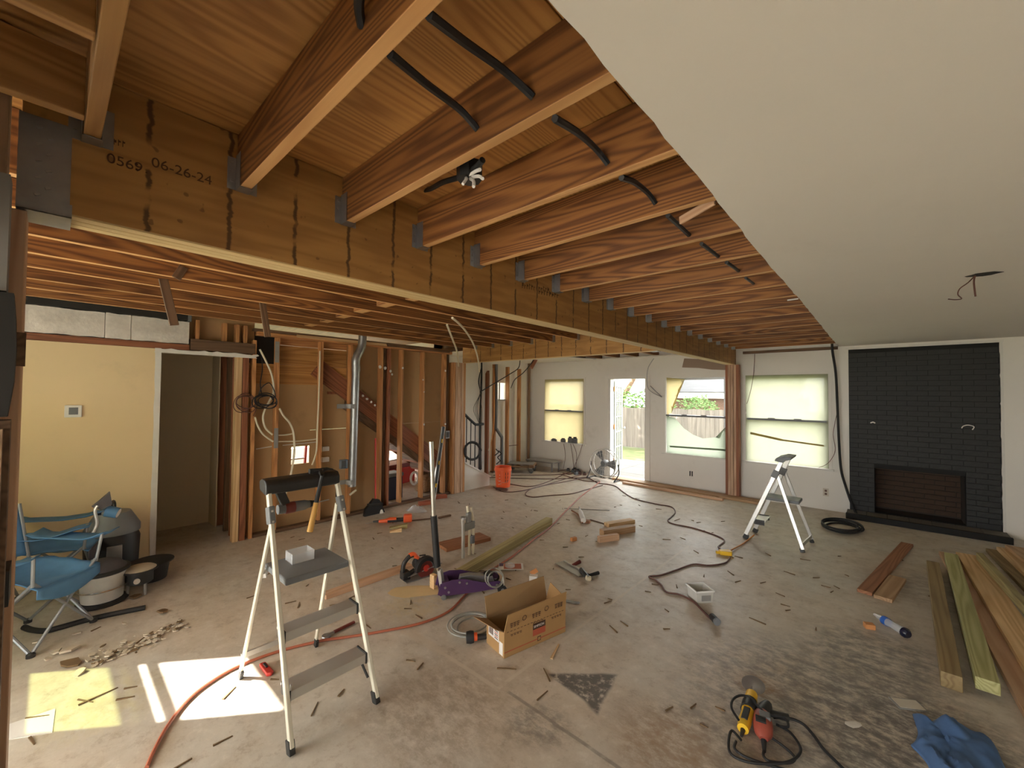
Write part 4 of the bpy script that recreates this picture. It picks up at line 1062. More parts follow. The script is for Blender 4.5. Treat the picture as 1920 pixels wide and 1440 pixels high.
MB().tube(X_([(931, 683), (931, 760), (930, 803)], -6.2), 0.03, 12).build('upper_pipe', 'grey', t, True, world=True)
MB().tube(X_([(930, 803), (941, 820)], -6.2), 0.034, 12).build('offset_elbow', 'grey', t, True, world=True)
MB().tube(X_([(941, 820), (941, 870)], -6.2), 0.032, 12).build('lower_pipe', 'grey', t, True, world=True)
for k, (px, py) in enumerate(((935, 845), (930, 842), (933, 858))): MB().tube(X_([(px, py), (px+5, py+6), (px-2, py+12)], -6.18), 0.012, 8).build('trap_valve', 'rubber', t, True, world=True)
wire('supply_tube', X_([(923, 690), (922, 770), (922, 810), (916, 845)], -6.15), 0.008, 'pex', 'pair of thin cream supply tubes tied to the stud by the drain pipe', 'tube')
wire('supply_tube', X_([(926, 690), (926, 790), (921, 830), (919, 850), (919, 884)], -6.15), 0.008, 'copper', 'thin copper tube tied to the stud by the drain pipe', 'tube')
tag(MB().bar(onx(951, 836, -6.275), onx(974, 834, -6.275), 0.012, 0.012).build('cross_rod', 'cord'), 'thin level rod bridging the two leftover studs', 'rod')
# cable bundles
cbn = thing('cable_bundle', 'bundle of black cables hanging beside the stair railing', 'cable', onx(902, 880, -5.85))
MB().tube(smoothpts(X_([(903, 678), (903, 720), (901, 760), (900, 800), (901, 850), (902, 880)], -5.85), 5), 0.016, 8).build('main_cable', 'rubber', cbn, True, world=True)
for k, off in enumerate((-8, -5, 4, -11)):
    MB().tube(smoothpts(X_([(902, 690), (900+off*.3, 715), (900, 738), (899+off, 765), (901+off*.6, 785), (902, 800)], -5.83), 5), 0.005, 6).build('thin_cable', 'rubber', cbn, True, world=True)
wire('loose_cable', [onx(900, 735, -5.83), onx(925, 720, -5.9), onx(955, 702, -5.9), onx(972, 690, -5.9), onx(975, 676, -5.9)], 0.010, 'rubber', 'black cable rising from the bundle to the ceiling past the small window', 'cable')
wire('loose_cable', [onx(958, 728, -5.95), onx(965, 712, -5.9), onx(980, 700, -5.7), onx(995, 683, -5.6), onx(1000, 675, -5.6)], 0.009, 'rubber', 'black cable swooping from the ceiling block to the small window', 'cable')
tag(lumber('ceiling_block', onx(1006, 672, -5.6), onx(996, 690, -5.6), 0.04, 0.07, 'redstud', up=(0, 1, 0)), 'broken reddish block hanging under the cross beam by the cables', 'block')
hp = []
for i in range(3*16+1):
    a = 2*PI*i/16; p = onx(884+(15+1.2*math.sin(i*.4))*math.cos(a), 845+(16+math.cos(i*.3))*math.sin(a), LX+0.03); hp.append(p+Vector((0.012*(i/16), 0, 0)))
wire('hose_coil', hp, 0.017, 'rubber', 'black hose coil hung on the stair railing', 'hose', n=8, seg=2)

# ------------------------------------------------------------------ door jamb remains at the near left edge
nj = struct(empty('wall_jamb', (-1.5, -0.1, 0)))
def jx(px, X): return onx(px, 720, X).y
MB().mm((-1.735, -0.40, 0), (-1.68, jx(22, -1.68), 1.62)).build('jamb_board', 'darkwood', nj, world=True)
MB().mm((-1.67, -0.40, 0), (-1.64, jx(8, -1.64), 1.60)).build('jamb_strip', 'oldpine', nj, world=True)
MB().mm((-1.735, -0.40, 1.95), (-1.66, jx(5, -1.66), 2.25)).build('drywall_end', 'torngrey', nj, world=True)
m = MB(); bb = random.Random(3)
pg = [(-0.40, 1.63), (jx(16, -1.66), 1.63), (jx(26, -1.66), 1.72), (jx(28, -1.66), 1.80), (jx(25, -1.66), 1.88), (jx(20, -1.66), 1.945), (-0.40, 1.945)]
m.prism(pg, 0.05, (-1.70, 0, 0), 'yz').build('black_insulation', 'blacksheet', nj, world=True)
a, b_ = onx(29, 623, -1.835), onx(47, 687, -1.835)
MB().mm((-1.8445, a.y, b_.z), (-1.825, b_.y, a.z)).build('nailed_block', 'darkwood', nj, world=True)
a, b_ = onx(12, 1085, -1.67), onx(30, 1150, -1.67)
MB().mm((-1.84, a.y-0.01, b_.z), (-1.735, jx(27, -1.735)+0.004, a.z)).build('hinge', 'black', nj, world=True)
# ================================================================== TOOLS AND THINGS ON THE FLOOR
def lerp(a, b_, t): return Vector(a)+(Vector(b_)-Vector(a))*t
def ladder(label, ff, fr, hub, top, rear, treads, plat, railmat, rw, rd, jointlen, loc):
    """ff: two front feet, rear: two rear feet, hub: two hinge points, top: two top points"""
    t = thing('step_ladder', label, 'ladder', loc)
    for i in (0, 1):
        r1 = MB().bar(Vector(ff[i])+Vector((0, 0, 0.03)), top[i], rw, rd, up=(1, 0, 0)).build('front_rail', railmat, t, bevel=0.004, world=True)
        MB().bar(ff[i], lerp(ff[i], top[i], 0.05), rw+0.008, rd+0.010, up=(1, 0, 0)).build('rubber_foot', 'black', r1, bevel=0.003, world=True)
        hb = Vector(hub[i])-Vector((0.02 if ff[i][0] > rear[i][0] else -0.02, 0, 0))
        r2 = MB().bar(Vector(rear[i])+Vector((0, 0, 0.03)), hb, rw*0.8, rd*0.8, up=(1, 0, 0)).build('rear_rail', railmat, t, bevel=0.004, world=True)
        MB().bar(rear[i], lerp(rear[i], hb, 0.05), rw, rd*0.95, up=(1, 0, 0)).build('rubber_foot', 'black', r2, bevel=0.003, world=True)
        d = (Vector(top[i])-Vector(ff[i])).normalized(); h = lerp(ff[i], top[i], (hub[i][2]-ff[i][2])/(top[i][2]-ff[i][2]))
        s = -1 if i == 0 else 1
        j = MB().bar(h-d*jointlen, h+d*jointlen, rw+0.012, rd+0.022, up=(1, 0, 0)).build('hinge_bracket', 'grey', t, bevel=0.006, world=True)
        for k in (-0.6, 0.6): MB().box(h+d*jointlen*k+Vector((0.5*(rd+0.024) if ff[i][0] > rear[i][0] else -0.5*(rd+0.024), 0, 0)), (0.006, 0.010, 0.010)).build('rivet', 'alu', j, world=True)
    sg = 1 if ff[0][0] > rear[0][0] else -1
    for z, dep in treads:
        a, b_ = (lerp(ff[i], top[i], z/top[i][2]) for i in (0, 1))
        c = (a+b_)/2; w = abs(b_.y-a.y)
        o = MB().mm((c.x-sg*dep, a.y+rw/2, z-0.012), (c.x+sg*0.012, b_.y-rw/2, z)).mm((c.x+sg*0.006, a.y+rw/2, z-0.045), (c.x+sg*0.012, b_.y-rw/2, z-0.012)).build('step', 'alu', t, world=True)
        for yy in (a.y+rw/2, b_.y-rw/2-0.008): MB().mm((c.x-sg*dep*0.9, yy, z-0.05), (c.x+sg*0.016, yy+0.008, z+0.008)).build('step_bracket', 'black', o, world=True)
    x0, x1, y0, y1, z = plat
    MB().mm((x0, y0, z-0.035), (x1, y1, z)).build('platform', 'grey', t, bevel=0.008, world=True)
    return t

L1 = ladder('tall cream-railed step ladder with black top cap and dark platform', [(-2.08, 0.80, 0), (-2.08, 1.24, 0)], None,
       [(-2.40, 0.815, 1.05), (-2.40, 1.16, 1.04)], [(-2.45, 0.795, 1.20), (-2.45, 1.165, 1.19)], [(-2.85, 0.80, 0), (-2.84, 1.235, 0)],
       [(0.50, 0.085), (0.25, 0.095)], (-2.60, -2.29, 0.835, 1.175, 0.735), 'cream', 0.020, 0.034, 0.045, (-2.46, 1.0, 0))
cap = MB()
prof = [(-2.52, 1.165), (-2.53, 1.215), (-2.49, 1.232), (-2.44, 1.228), (-2.418, 1.205), (-2.418, 1.16), (-2.435, 1.15)]
cap.prism([(a, b_) for a, b_ in prof], 0.40, (0, 0.775, 0), 'xz'); cap.build('top_cap', 'black', L1, bevel=0.008, world=True)
MB().bar((-2.12, 0.81, 0.30), (-2.25, 0.83, 0.10), 0.008, 0.01).build('step_brace', 'alu', L1, world=True)
MB().bar((-2.20, 1.19, 0.235), (-2.14, 1.22, 0.12), 0.008, 0.01).build('step_brace', 'black', L1, world=True)
MB().bar((-2.845, 0.80, 0.13), (-2.84, 1.235, 0.13), 0.012, 0.03).build('rear_spreader', 'alu', L1, world=True)
MB().bar((-2.60, 0.845, 0.70), (-2.56, 0.82, 0.68), 0.02, 0.03).build('platform_latch', 'paper', L1, world=True)
MB().mm((-2.438, 1.158, 1.075), (-2.4365, 1.172, 1.155)).build('warning_label', 'black', L1, world=True)
L2 = ladder('small silver two-step ladder with dark hinge brackets near the fireplace', [(-1.235, 5.60, 0), (-1.20, 5.93, 0)], None,
       [(-0.93, 5.64, 0.80), (-0.90, 5.92, 0.80)], [(-0.86, 5.645, 0.97), (-0.83, 5.915, 0.97)], [(-0.655, 5.53, 0), (-0.615, 5.97, 0)],
       [(0.235, 0.10)], (-1.055, -0.70, 5.655, 5.90, 0.52), 'alu', 0.022, 0.045, 0.045, (-0.93, 5.75, 0))
c = MB(); c.prism([(-0.93, 0.955), (-0.92, 0.985), (-0.84, 1.015), (-0.76, 1.01), (-0.77, 0.985), (-0.83, 0.965), (-0.85, 0.94)], 0.34, (0, 5.61, 0), 'xz'); c.build('top_cap', 'grey', L2, bevel=0.006, world=True)
MB().bar((-0.665, 5.545, 0.075), (-0.625, 5.955, 0.075), 0.012, 0.04).build('rear_spreader', 'alu', L2, world=True)

# cordless drill hung from the ladder cap
d = thing('cordless_drill', 'dark cordless drill hanging upside down from the ladder cap', 'drill', (-2.47, 0.90, 1.06))
MB().tube([(0.02, -0.055, 0), (0.02, 0.03, 0), (0.02, 0.085, 0), (0.02, 0.115, 0)], [0.026, 0.030, 0.028, 0.018], 12).build('motor_body', 'grey', d, True)
MB().tube([(0.02, 0.112, 0), (0.02, 0.150, -0.0)], [0.021, 0.013], 10).build('chuck', 'black', d, True)
MB().tube([(0.02, 0.15, 0), (0.02, 0.225, 0.004)], 0.0035, 6).build('drill_bit', 'steel', d)
MB().bar((0.02, -0.015, 0.02), (0.02, -0.055, 0.115), 0.034, 0.045, up=(0, 1, 0)).build('handle', 'black', d, bevel=0.008)
MB().tube([(0.02, -0.02, 0.0), (0.02, 0.03, 0.0)], 0.0315, 12).build('red_band', 'darkred', d, True)
MB().box((0.02, -0.06, 0.118), (0.06, 0.11, 0.03)).build('battery', 'black', d, bevel=0.006)
# hammer hanging over the cap
hm = thing('claw_hammer', 'hammer with yellow handle hooked over the ladder cap', 'hammer', (-2.405, 1.07, 1.23))
a, b_, c = onx(604, 892, -2.400), onx(593, 942, -2.395), onx(581, 997, -2.390)
MB().tube([a, b_], [0.010, 0.013], 8).build('upper_shaft', 'black', hm, True, world=True)
MB().tube([b_, lerp(b_, c, 0.5), lerp(b_, c, 0.9), c], [0.014, 0.015, 0.0165, 0.0165], 10).build('handle', 'handle', hm, True, world=True)
e0, e1, e2 = onx(580, 877, -2.45), onx(600, 880, -2.44), onx(624, 888, -2.45)
e0.z, e1.z, e2.z = 1.246, 1.247, 1.240
MB().tube([e0, e0+Vector((0, 0.015, 0)), e1, e1+Vector((0, 0.02, 0))], [0.014, 0.014, 0.011, 0.013], 10).build('hammer_head', 'black', hm, True, world=True)
MB().tube([e1, lerp(e1, e2, .5)+Vector((0, 0, 0.006)), e2], [0.010, 0.009, 0.004], 8).build('claw', 'black', hm, True, world=True)
MB().bar(e1, a, 0.018, 0.018).build('neck', 'black', hm, world=True)
# clear tub on the platform
m = MB(); m.mm((-2.56, 0.93, 0.7355), (-2.46, 1.05, 0.737)); 
for a, b_ in (((-2.56, 0.93), (-2.558, 1.05)), ((-2.462, 0.93), (-2.46, 1.05)), ((-2.558, 0.93), (-2.462, 0.932)), ((-2.558, 1.048), (-2.462, 1.05))): m.mm((a[0], a[1], 0.737), (b_[0], b_[1], 0.79))
tag(m.build('clear_tub', 'clearplastic'), 'small clear plastic tub standing on the ladder platform', 'tub')

# broom against the stud wall
b0 = Vector((-5.30, 2.98, 0))
br = thing('push_broom', 'angled black broom with thin red handle leaning on a stud', 'broom', b0)
hA, hB = onx(704, 936, -5.33), onx(704, 822, -5.43)
MB().tube([hA, hB], 0.011, 8).build('handle', 'red', br, True, world=True)
pts = [onx(*p, -5.31) for p in ((700, 935), (710, 936), (716, 948), (720, 962), (716, 966), (682, 972), (684, 955), (690, 948))]
pl = [(p.y, max(p.z, 0.002)) for p in pts]
MB().prism(pl, 0.05, (-5.335, 0, 0), 'yz').build('bristles', 'rubber', br, world=True)
MB().bar(onx(690, 947, -5.30), onx(716, 944, -5.30), 0.055, 0.03).build('broom_head', 'black', br, bevel=0.005, world=True)
# ladder frame / level leaning by the pale post
lv = thing('leaning_level', 'long black and silver level leaning against the studs by the pale post', 'level', fl(812, 941))
a, b_ = onx(812, 938, -5.28), onx(831, 800, -5.405); a.z = 0.01
q0, q1 = a.copy(), b_.copy()
MB().bar(q0, q1, 0.022, 0.055, up=(0, 1, 0)).build('level_body', 'black', lv, bevel=0.003, world=True)
for s in (-1, 1): MB().bar(q0+Vector((0.002, s*0.032, 0)), q1+Vector((0.002, s*0.032, 0)), 0.026, 0.006, up=(0, 1, 0)).build('edge_rail', 'paper' if s > 0 else 'alu', lv, world=True)
for k in (0.2, 0.5, 0.8): MB().box(lerp(q0, q1, k)+Vector((0.013, 0, 0)), (0.006, 0.035, 0.06), frame(q1-q0, (0, 1, 0)) @ Matrix.Rotation(H, 3, 'Y')).build('vial_window', 'yellow', lv, world=True)

# orange reciprocating tool
p = fl(740, 980); dr_ = (fl(768, 977)-fl(708, 981)); ang = math.atan2(dr_.y, dr_.x)
t = thing('multi_tool', 'red-orange and black cordless tool lying before the stud wall', 'power tool', (p.x, p.y, 0), rz=ang)
MB().tube([(-0.20, 0, 0.03), (-0.12, 0, 0.032), (-0.06, 0, 0.038), (0.02, 0, 0.038)], [0.018, 0.026, 0.036, 0.034], 12).build('tool_body', 'orange', t, True)
MB().tube([(0.02, 0, 0.036), (0.10, 0, 0.036), (0.12, 0, 0.036)], [0.028, 0.026, 0.03], 12).build('grip', 'black', t, True)
MB().box((0.165, 0, 0.05), (0.11, 0.09, 0.098)).build('battery', 'orange', t, bevel=0.015)
MB().tube([(-0.20, 0, 0.03), (-0.27, 0.01, 0.028)], [0.016, 0.010], 8).build('tool_nose', 'black', t, True)
MB().box((-0.03, -0.034, 0.03), (0.12, 0.012, 0.03)).build('side_grip', 'black', t, bevel=0.004)
MB().bar((-0.27, 0.01, 0.025), (-0.36, 0.02, 0.006), 0.012, 0.003).build('blade', 'steel', t)
def wedge(px, py, L, w, h, rz, mat, label, cat='wood scrap', group=None):
    p = fl(px, py); t = MB().prism([(-L/2, 0), (L/2, 0), (L/2, h), (-L/2, h*0.3)], w, (0, -w/2, 0), 'xz').build('wood_scrap', mat, None, bevel=0.002)
    t.location = (p.x, p.y, 0.0); t.rotation_euler = (0, 0, rz); return tag(t, label, cat, group)
wedge(747, 990, 0.22, 0.07, 0.05, 0.9, 'treated', 'greenish wood wedge beside the orange tool')
wedge(742, 997, 0.14, 0.06, 0.045, 1.0, 'pine', 'small pale wood wedge in front of the orange tool')
# crumpled clear bag
def blob(name, px, py, rx, ry, hgt, mat, label, cat, seed, n=14, rings=6, rz=0.0, smooth=True, wr=0.35):
    m = MB(); vs = [(0, 0, hgt)]; fs = []
    for i in range(1, rings+1):
        f = i/rings
        for j in range(n):
            a = 2*PI*j/n; e = 1+wr*mnoise.noise(Vector((math.cos(a)*1.6, math.sin(a)*1.6, seed)))
            z = hgt*max(0, 1-f**2)*(1+0.8*mnoise.noise(Vector((math.cos(a)*f*3, math.sin(a)*f*3, seed+4))))+0.002
            vs.append((rx*f*e*math.cos(a), ry*f*e*math.sin(a), z if i < rings else 0.001))
    for j in range(n): fs.append((0, 1+j, 1+(j+1) % n))
    for i in range(rings-1):
        for j in range(n): a = 1+i*n+j; b_ = 1+i*n+(j+1) % n; fs.append((a, a+n, b_+n, b_))
    fs.append(tuple(1+(rings-1)*n+j for j in range(n)))
    m.add(vs, fs); o = m.build(name, mat, None, smooth); p = fl(px, py); o.location = (p.x, p.y, 0); o.rotation_euler = (0, 0, rz); return tag(o, label, cat)
blob('plastic_bag', 782, 957, 0.16, 0.12, 0.06, 'clearplastic', 'crumpled clear plastic bag on the floor by the studs', 'bag', 2.2)
blob('plaster_lump', 715, 962, 0.03, 0.03, 0.06, 'gyp', 'small pale lump of plaster beside the broom head', 'debris', 3.1, 8, 4)
# bricks near level foot
for (px, py, lab) in ((797, 946, 'single red brick at the foot of the leaning level'), (826, 934, 'flat red brick by the foot of the pale post')):
    p = fl(px, py); o = MB().mm((-0.1, -0.045, 0), (0.1, 0.045, 0.05)).build('loose_brick', 'redcord', None, bevel=0.004); o.location = p; o.rotation_euler = (0, 0, 1.2); tag(o, lab, 'brick')
tag(lumber('dark_bar', fl(822, 971, 0.012), fl(845, 966, 0.012), 0.03, 0.024, 'darkwood'), 'dark narrow wood bar lying behind the jack handle', 'board')
tag(lumber('dark_bar', fl(772, 976, 0.008), fl(812, 972, 0.008), 0.02, 0.014, 'darkwood'), 'thin dark lath lying next to the orange tool', 'board')

# long green 4x4 and other boards in the middle of the floor
def board(px0, py0, px1, py1, w, h, mat, label, cat='board', z=0.0, name='board'):
    a, b_ = fl(px0, py0, z), fl(px1, py1, z); a.z = b_.z = z+h/2+0.0005
    return tag(lumber(name, a, b_, w, h, mat), label, cat)
board(842, 1100, 1030, 983, 0.089, 0.089, 'treated', 'long greenish square timber lying beside the purple jack', name='timber')
o = board(607, 1122, 770, 1064, 0.089, 0.038, 'pinkpine', 'long pinkish board on the floor under the circular saw')
a, b_, = fl(823, 1021), fl(923, 1005)
a, b_ = fl(838, 1022), fl(912, 1008); 
tag(lumber('board', (-3.60, 2.90, 0.0197), (-3.50, 3.47, 0.0197), 0.235, 0.038, 'redplank'), 'short wide red-brown plank lying behind the taped pipes', 'board')
# taped pipes
t = thing('taped_pipes', 'three pale pipes standing upright bound together with grey tape', 'pipes', fl(872, 1046))
for (px, pb, pt, r, mt) in ((868, 1046, 972, 0.019, 'alu'), (880, 1040, 948, 0.015, 'pex'), (887, 1038, 951, 0.016, 'pex')):
    p = fl(px, pb); ht = onx(px-4 if px > 870 else px-1, pt, p.x-0.02 if px > 870 else p.x)
    MB().tube([(p.x, p.y, 0.0), (p.x, p.y, ht.z*0.6), (ht.x, ht.y, ht.z)], r, 10).build('pipe', mt, t, True, world=True)
p = fl(868, 1046); z0 = onx(868, 975, p.x).z
MB().lathe([(0.014, 0), (0.03, 0.005), (0.03, 0.03), (0.014, 0.035)], (p.x, p.y, z0), 10).build('pipe_coupling', 'steel', t, world=True)
for za, zb in ((0.27, 0.35), (0.35, 0.45)):
    c = (fl(868, 1046)+fl(887, 1038))/2; dv = fl(887, 1038)-fl(868, 1046)
    MB().box((c.x, c.y, (za+zb)/2), (dv.length+0.02 if za < 0.3 else 0.055, 0.036, zb-za), (0, 0, math.atan2(dv.y, dv.x))).build('tape_wrap', 'tape', t, bevel=0.008, world=True)
c = fl(884, 1039); MB().tube([(c.x, c.y, 0.12), (c.x, c.y, 0.2)], 0.033, 10).build('tape_wrap', 'grey', t, True, world=True)

# purple floor jack
A, Bq = fl(822, 1124), fl(930, 1110); dv = Bq-A; ang = math.atan2(dv.y, dv.x)
jk = thing('floor_jack', 'low purple floor jack with tall chrome pump handle', 'jack', (A.x-0.06, A.y+0.05, 0), rz=ang)
side = [(-0.02, 0.045), (0.0, 0.13), (0.10, 0.155), (0.20, 0.15), (0.36, 0.105), (0.50, 0.10), (0.54, 0.075), (0.54, 0.04), (0.30, 0.03), (0.02, 0.03)]
for s in (-1, 1):
    o = MB().prism(side, 0.008, (0, s*0.095-0.004, 0), 'xz').build('side_plate', 'purple', jk, bevel=0.002)
    for (bx_, bz) in ((0.04, 0.10), (0.16, 0.13), (0.07, 0.06), (0.22, 0.115), (0.48, 0.07)):
        MB().lathe([(0.010, 0), (0.010, 0.008)], (bx_, s*0.095+(0.004 if s > 0 else -0.012), bz), 8, 'y').build('bolt', 'steel', o)
MB().mm((0.0, -0.09, 0.03), (0.14, 0.09, 0.06)).mm((0.02, -0.09, 0.06), (0.08, 0.09, 0.12)).build('pump_body', 'purple', jk)
MB().prism([(0.16, 0.06), (0.18, 0.145), (0.26, 0.15), (0.46, 0.115), (0.48, 0.06)], 0.06, (0, -0.03, 0), 'xz').build('lift_arm', 'steel', jk, bevel=0.004)
MB().lathe([(0.035, 0), (0.045, 0.012), (0.045, 0.02)], (0.43, 0, 0.12), 14).build('saddle', 'rubber', jk)
for s in (-1, 1):
    w = MB().lathe([(0.038, -0.018), (0.038, 0.018)], (0.52, s*0.125, 0.038), 16, 'y').build('wheel', 'rubber', jk, True)
    MB().lathe([(0.016, -0.02), (0.016, 0.02)], (0.52, s*0.125, 0.038), 10, 'y').build('hub', 'steel', w)
    MB().lathe([(0.022, -0.010), (0.022, 0.010)], (0.03, s*0.095, 0.022), 12, 'y').build('caster', 'galv', jk, True)
hx = 0.0
MB().tube([(0.03, 0.0, 0.07), (0.005, 0.0, 0.22)], 0.027, 6).build('handle_socket', 'alu', jk)
base = jk.matrix_world @ Vector((0.01, 0, 0.2))
tp = onx(808, 828, base.x-0.03); gp0, gp1 = onx(820, 1062, base.x), onx(813, 967, base.x-0.02)
MB().tube([base, gp0], 0.019, 10).build('handle_tube', 'chrome', jk, True, world=True)
MB().tube([gp0, gp1], 0.028, 12).build('foam_grip', 'rubber', jk, True, world=True)
MB().tube([gp1, tp], 0.020, 12).build('handle_tube', 'chrome', jk, True, world=True)
# circular saw
p = fl(788, 1083); q = fl(762, 1075); dv = fl(815, 1070)-fl(755, 1088); ang = math.atan2(dv.y, dv.x)
cs = thing('circular_saw', 'orange and black circular saw with red blade resting on a board', 'circular saw', (p.x-0.03, p.y+0.02, 0.0), rz=ang)
MB().mm((-0.17, -0.075, 0.004), (0.15, 0.06, 0.010)).build('base_plate', 'steel', cs)
MB().lathe([(0.088, -0.004), (0.088, 0.0)], (0.03, -0.055, 0.085), 28, 'y').build('blade', 'darkred', cs)
MB().lathe([(0.03, 0), (0.03, 0.008)], (0.03, -0.067, 0.085), 14, 'y').build('blade_flange', 'red', cs)
gd = []
for i in range(17): a = PI*1.15*i/16-0.25; gd.append((0.03+0.105*math.cos(a), 0.085+0.105*math.sin(a)))
for i in range(16, -1, -1): a = PI*1.15*i/16-0.25; gd.append((0.03+0.066*math.cos(a), 0.085+0.066*math.sin(a)))
MB().prism(gd, 0.05, (0, -0.075, 0), 'xz').build('blade_guard', 'black', cs, bevel=0.004)
MB().lathe([(0.05, 0), (0.055, 0.03), (0.05, 0.09), (0.03, 0.10)], (0.0, -0.02, 0.105), 14, 'y').build('motor', 'black', cs, True)
MB().tube(smoothpts([(-0.04, 0.0, 0.13), (-0.05, 0, 0.20), (-0.11, 0, 0.205), (-0.165, 0, 0.15), (-0.17, 0, 0.07), (-0.14, 0, 0.04), (-0.06, 0, 0.07)], 5), 0.020, 10).build('rear_handle', 'black', cs, True)
MB().tube(smoothpts([(-0.03, 0.0, 0.17), (-0.07, 0, 0.215), (-0.11, 0, 0.215)], 5), 0.022, 10).build('handle_cover', 'orange', cs, True)
MB().box((-0.15, 0.0, 0.05), (0.07, 0.08, 0.07)).build('battery', 'black', cs, bevel=0.006)
MB().tube([(-0.03, -0.04, 0.205), (0.03, -0.04, 0.20)], 0.006, 6).build('guard_lever', 'black', cs, True)
MB().bar((-0.19, -0.03, 0.03), (0.18, -0.085, 0.10), 0.006, 0.006).build('depth_rod', 'steel', cs)
blob('sawdust_patch', 785, 1108, 0.30, 0.10, 0.004, plain('sawdust', (0.62, 0.46, 0.24), 0.95), 'thin yellow patch of sawdust in front of the circular saw', 'sawdust', 8.0, 20, 5, 0.9)
tag(lumber('wood_scrap', (-2.93, 2.26, 0.06), (-2.93, 2.30, 0.06), 0.06, 0.12, 'yellowend' if 'yellowend' in MAT else 'pine'), 'yellow end of a wood block behind the jack handle', 'wood scrap')

# red-orange extension cord across the floor
cp = [(275, 1439), (290, 1405), (315, 1360), (350, 1315), (390, 1282), (445, 1250), (520, 1222), (600, 1202), (660, 1193), (720, 1183), (790, 1168), (840, 1147), (870, 1118), (905, 1080), (935, 1060), (965, 1040), (1000, 1012), (1030, 990), (1062, 957), (1090, 930), (1110, 915), (1125, 903)]
wire('extension_cord', [fl(a, b_, 0.010) for a, b_ in cp], 0.009, 'redcord', 'long red-orange extension cord running across the whole floor', 'cord', n=8, seg=6)
# brown cords of the far floor
def floorcord(pts, label, r=0.008, mat='cord', grp=None): return wire('extension_cord', [fl(a, b_, r+0.001) for a, b_ in pts], r, mat, label, 'cord', grp, seg=6)
floorcord([(1100, 893), (1120, 905), (1140, 908), (1155, 912), (1168, 922), (1190, 935), (1230, 945), (1258, 950), (1266, 960), (1258, 970), (1252, 976), (1262, 982), (1300, 990), (1340, 1003), (1358, 1013), (1350, 1022), (1347, 1026), (1356, 1034)], 'brown cord winding from the pile of chargers to the yellow tap')
floorcord([(1369, 1044), (1360, 1055), (1330, 1060), (1300, 1058), (1270, 1068), (1240, 1078), (1217, 1081), (1228, 1087), (1240, 1097), (1250, 1110), (1275, 1115), (1300, 1128), (1320, 1148), (1334, 1161)], 'brown cord from the yellow tap to the black socket on the bare floor')
for k, (pts, lab) in enumerate((([(925, 891), (990, 891), (1040, 890), (1080, 887)], 'straight dark cord running level behind the orange bucket'),
    ([(915, 895), (980, 897), (1030, 898), (1065, 897), (1100, 895)], 'pair-lying dark cord running level past the orange bucket'),
    ([(950, 906), (985, 912), (1010, 909), (1035, 900), (1050, 893), (1070, 884)], 'dark cord curving up from the bucket to the charger pile'),
    ([(925, 913), (945, 922), (980, 920), (1020, 910), (1060, 903), (1090, 897), (1105, 895)], 'dark cord with a brick adapter in front of the bucket'),
    ([(1130, 910), (1100, 918), (1070, 926), (1030, 929), (1000, 932), (985, 927), (995, 917), (1020, 910), (1040, 904), (1060, 898), (1090, 890)], 'dark cord making a wide flat loop on the floor'),
    ([(1050, 889), (1075, 896), (1100, 902), (1125, 902)], 'dark cord bunched beside the chargers'),
    ([(1046, 884), (1060, 881), (1080, 881), (1070, 889), (1055, 887)], 'dark cord curled in the charger pile'))):
    floorcord(pts, lab, 0.0075)
p = fl(941, 919); o = MB().mm((-0.11, -0.03, 0), (0.11, 0.03, 0.035)).build('power_brick', 'cord', None, bevel=0.006); o.location = p; o.rotation_euler = (0, 0, 0.35); tag(o, 'brown power brick lying in front of the orange bucket', 'adapter')
# yellow three-way tap, orange rod
p = fl(1360, 1040); t = thing('power_tap', 'yellow three-way power tap on the brown cord', 'power tap', (p.x, p.y, 0), rz=0.6)
MB().prism([(-0.06, -0.03), (0.05, -0.05), (0.07, 0.0), (0.05, 0.05), (-0.06, 0.03)], 0.045, (0, 0, 0.001)).build('tap_body', 'yellow', t, bevel=0.008)
MB().box((-0.075, 0, 0.022), (0.04, 0.03, 0.03)).build('strain_relief', 'yellow', t, bevel=0.004)
wire('orange_rod', [fl(1366, 1034, 0.02), fl(1392, 1020, 0.012), fl(1408, 1008, 0.012), fl(1414, 1003, 0.05)], 0.008, 'copper', 'short orange cord stiffly rising from the yellow tap to the small ladder foot', 'cord')
p = fl(1340, 1168); q = fl(1334, 1161); t = thing('cord_socket', 'black cylindrical socket end of the brown cord', 'socket', (p.x, p.y, 0), rz=math.atan2(p.y-q.y, p.x-q.x))
MB().lathe([(0.012, -0.06), (0.022, -0.045), (0.025, 0.0), (0.026, 0.03)], (0, 0, 0.027), 14, 'x').build('socket_shell', 'rubber', t, True)
MB().lathe([(0.027, 0.03), (0.027, 0.042), (0.015, 0.042)], (0, 0, 0.028), 14, 'x').build('socket_rim', 'grey', t, True)

# white tub
a, b_, c = fl(1305, 1132), fl(1337, 1130), fl(1293, 1106)
u_ = (b_-a); ang = math.atan2(u_.y, u_.x)
t = thing('plastic_tub', 'square white plastic tub with paint marks standing alone on the floor', 'tub', ((a+b_)/2).to_tuple(), rz=ang)
m = MB(); w, dpt, hh = 0.145, 0.145, 0.105
def frus(b0, b1, z0, z1, th):
    vs = []
    for s, z in ((b0, z0), (b1, z1), (b1-th, z1), (b0-th, z0+th)):
        vs += [(-s, -s+b0, z), (s, -s+b0, z), (s, s+b0, z), (-s, s+b0, z)]
    fs = []
    for k in range(3):
        for i in range(4): fs.append((k*4+i, k*4+(i+1) % 4, k*4+4+(i+1) % 4, k*4+4+i))
    fs.append((3, 2, 1, 0)); fs.append((12, 13, 14, 15)); return vs, fs
m.add(*frus(0.065, 0.075, 0.0, 0.10, 0.004)); m.build('tub_body', 'bucketwhite', t)
m = MB(); 
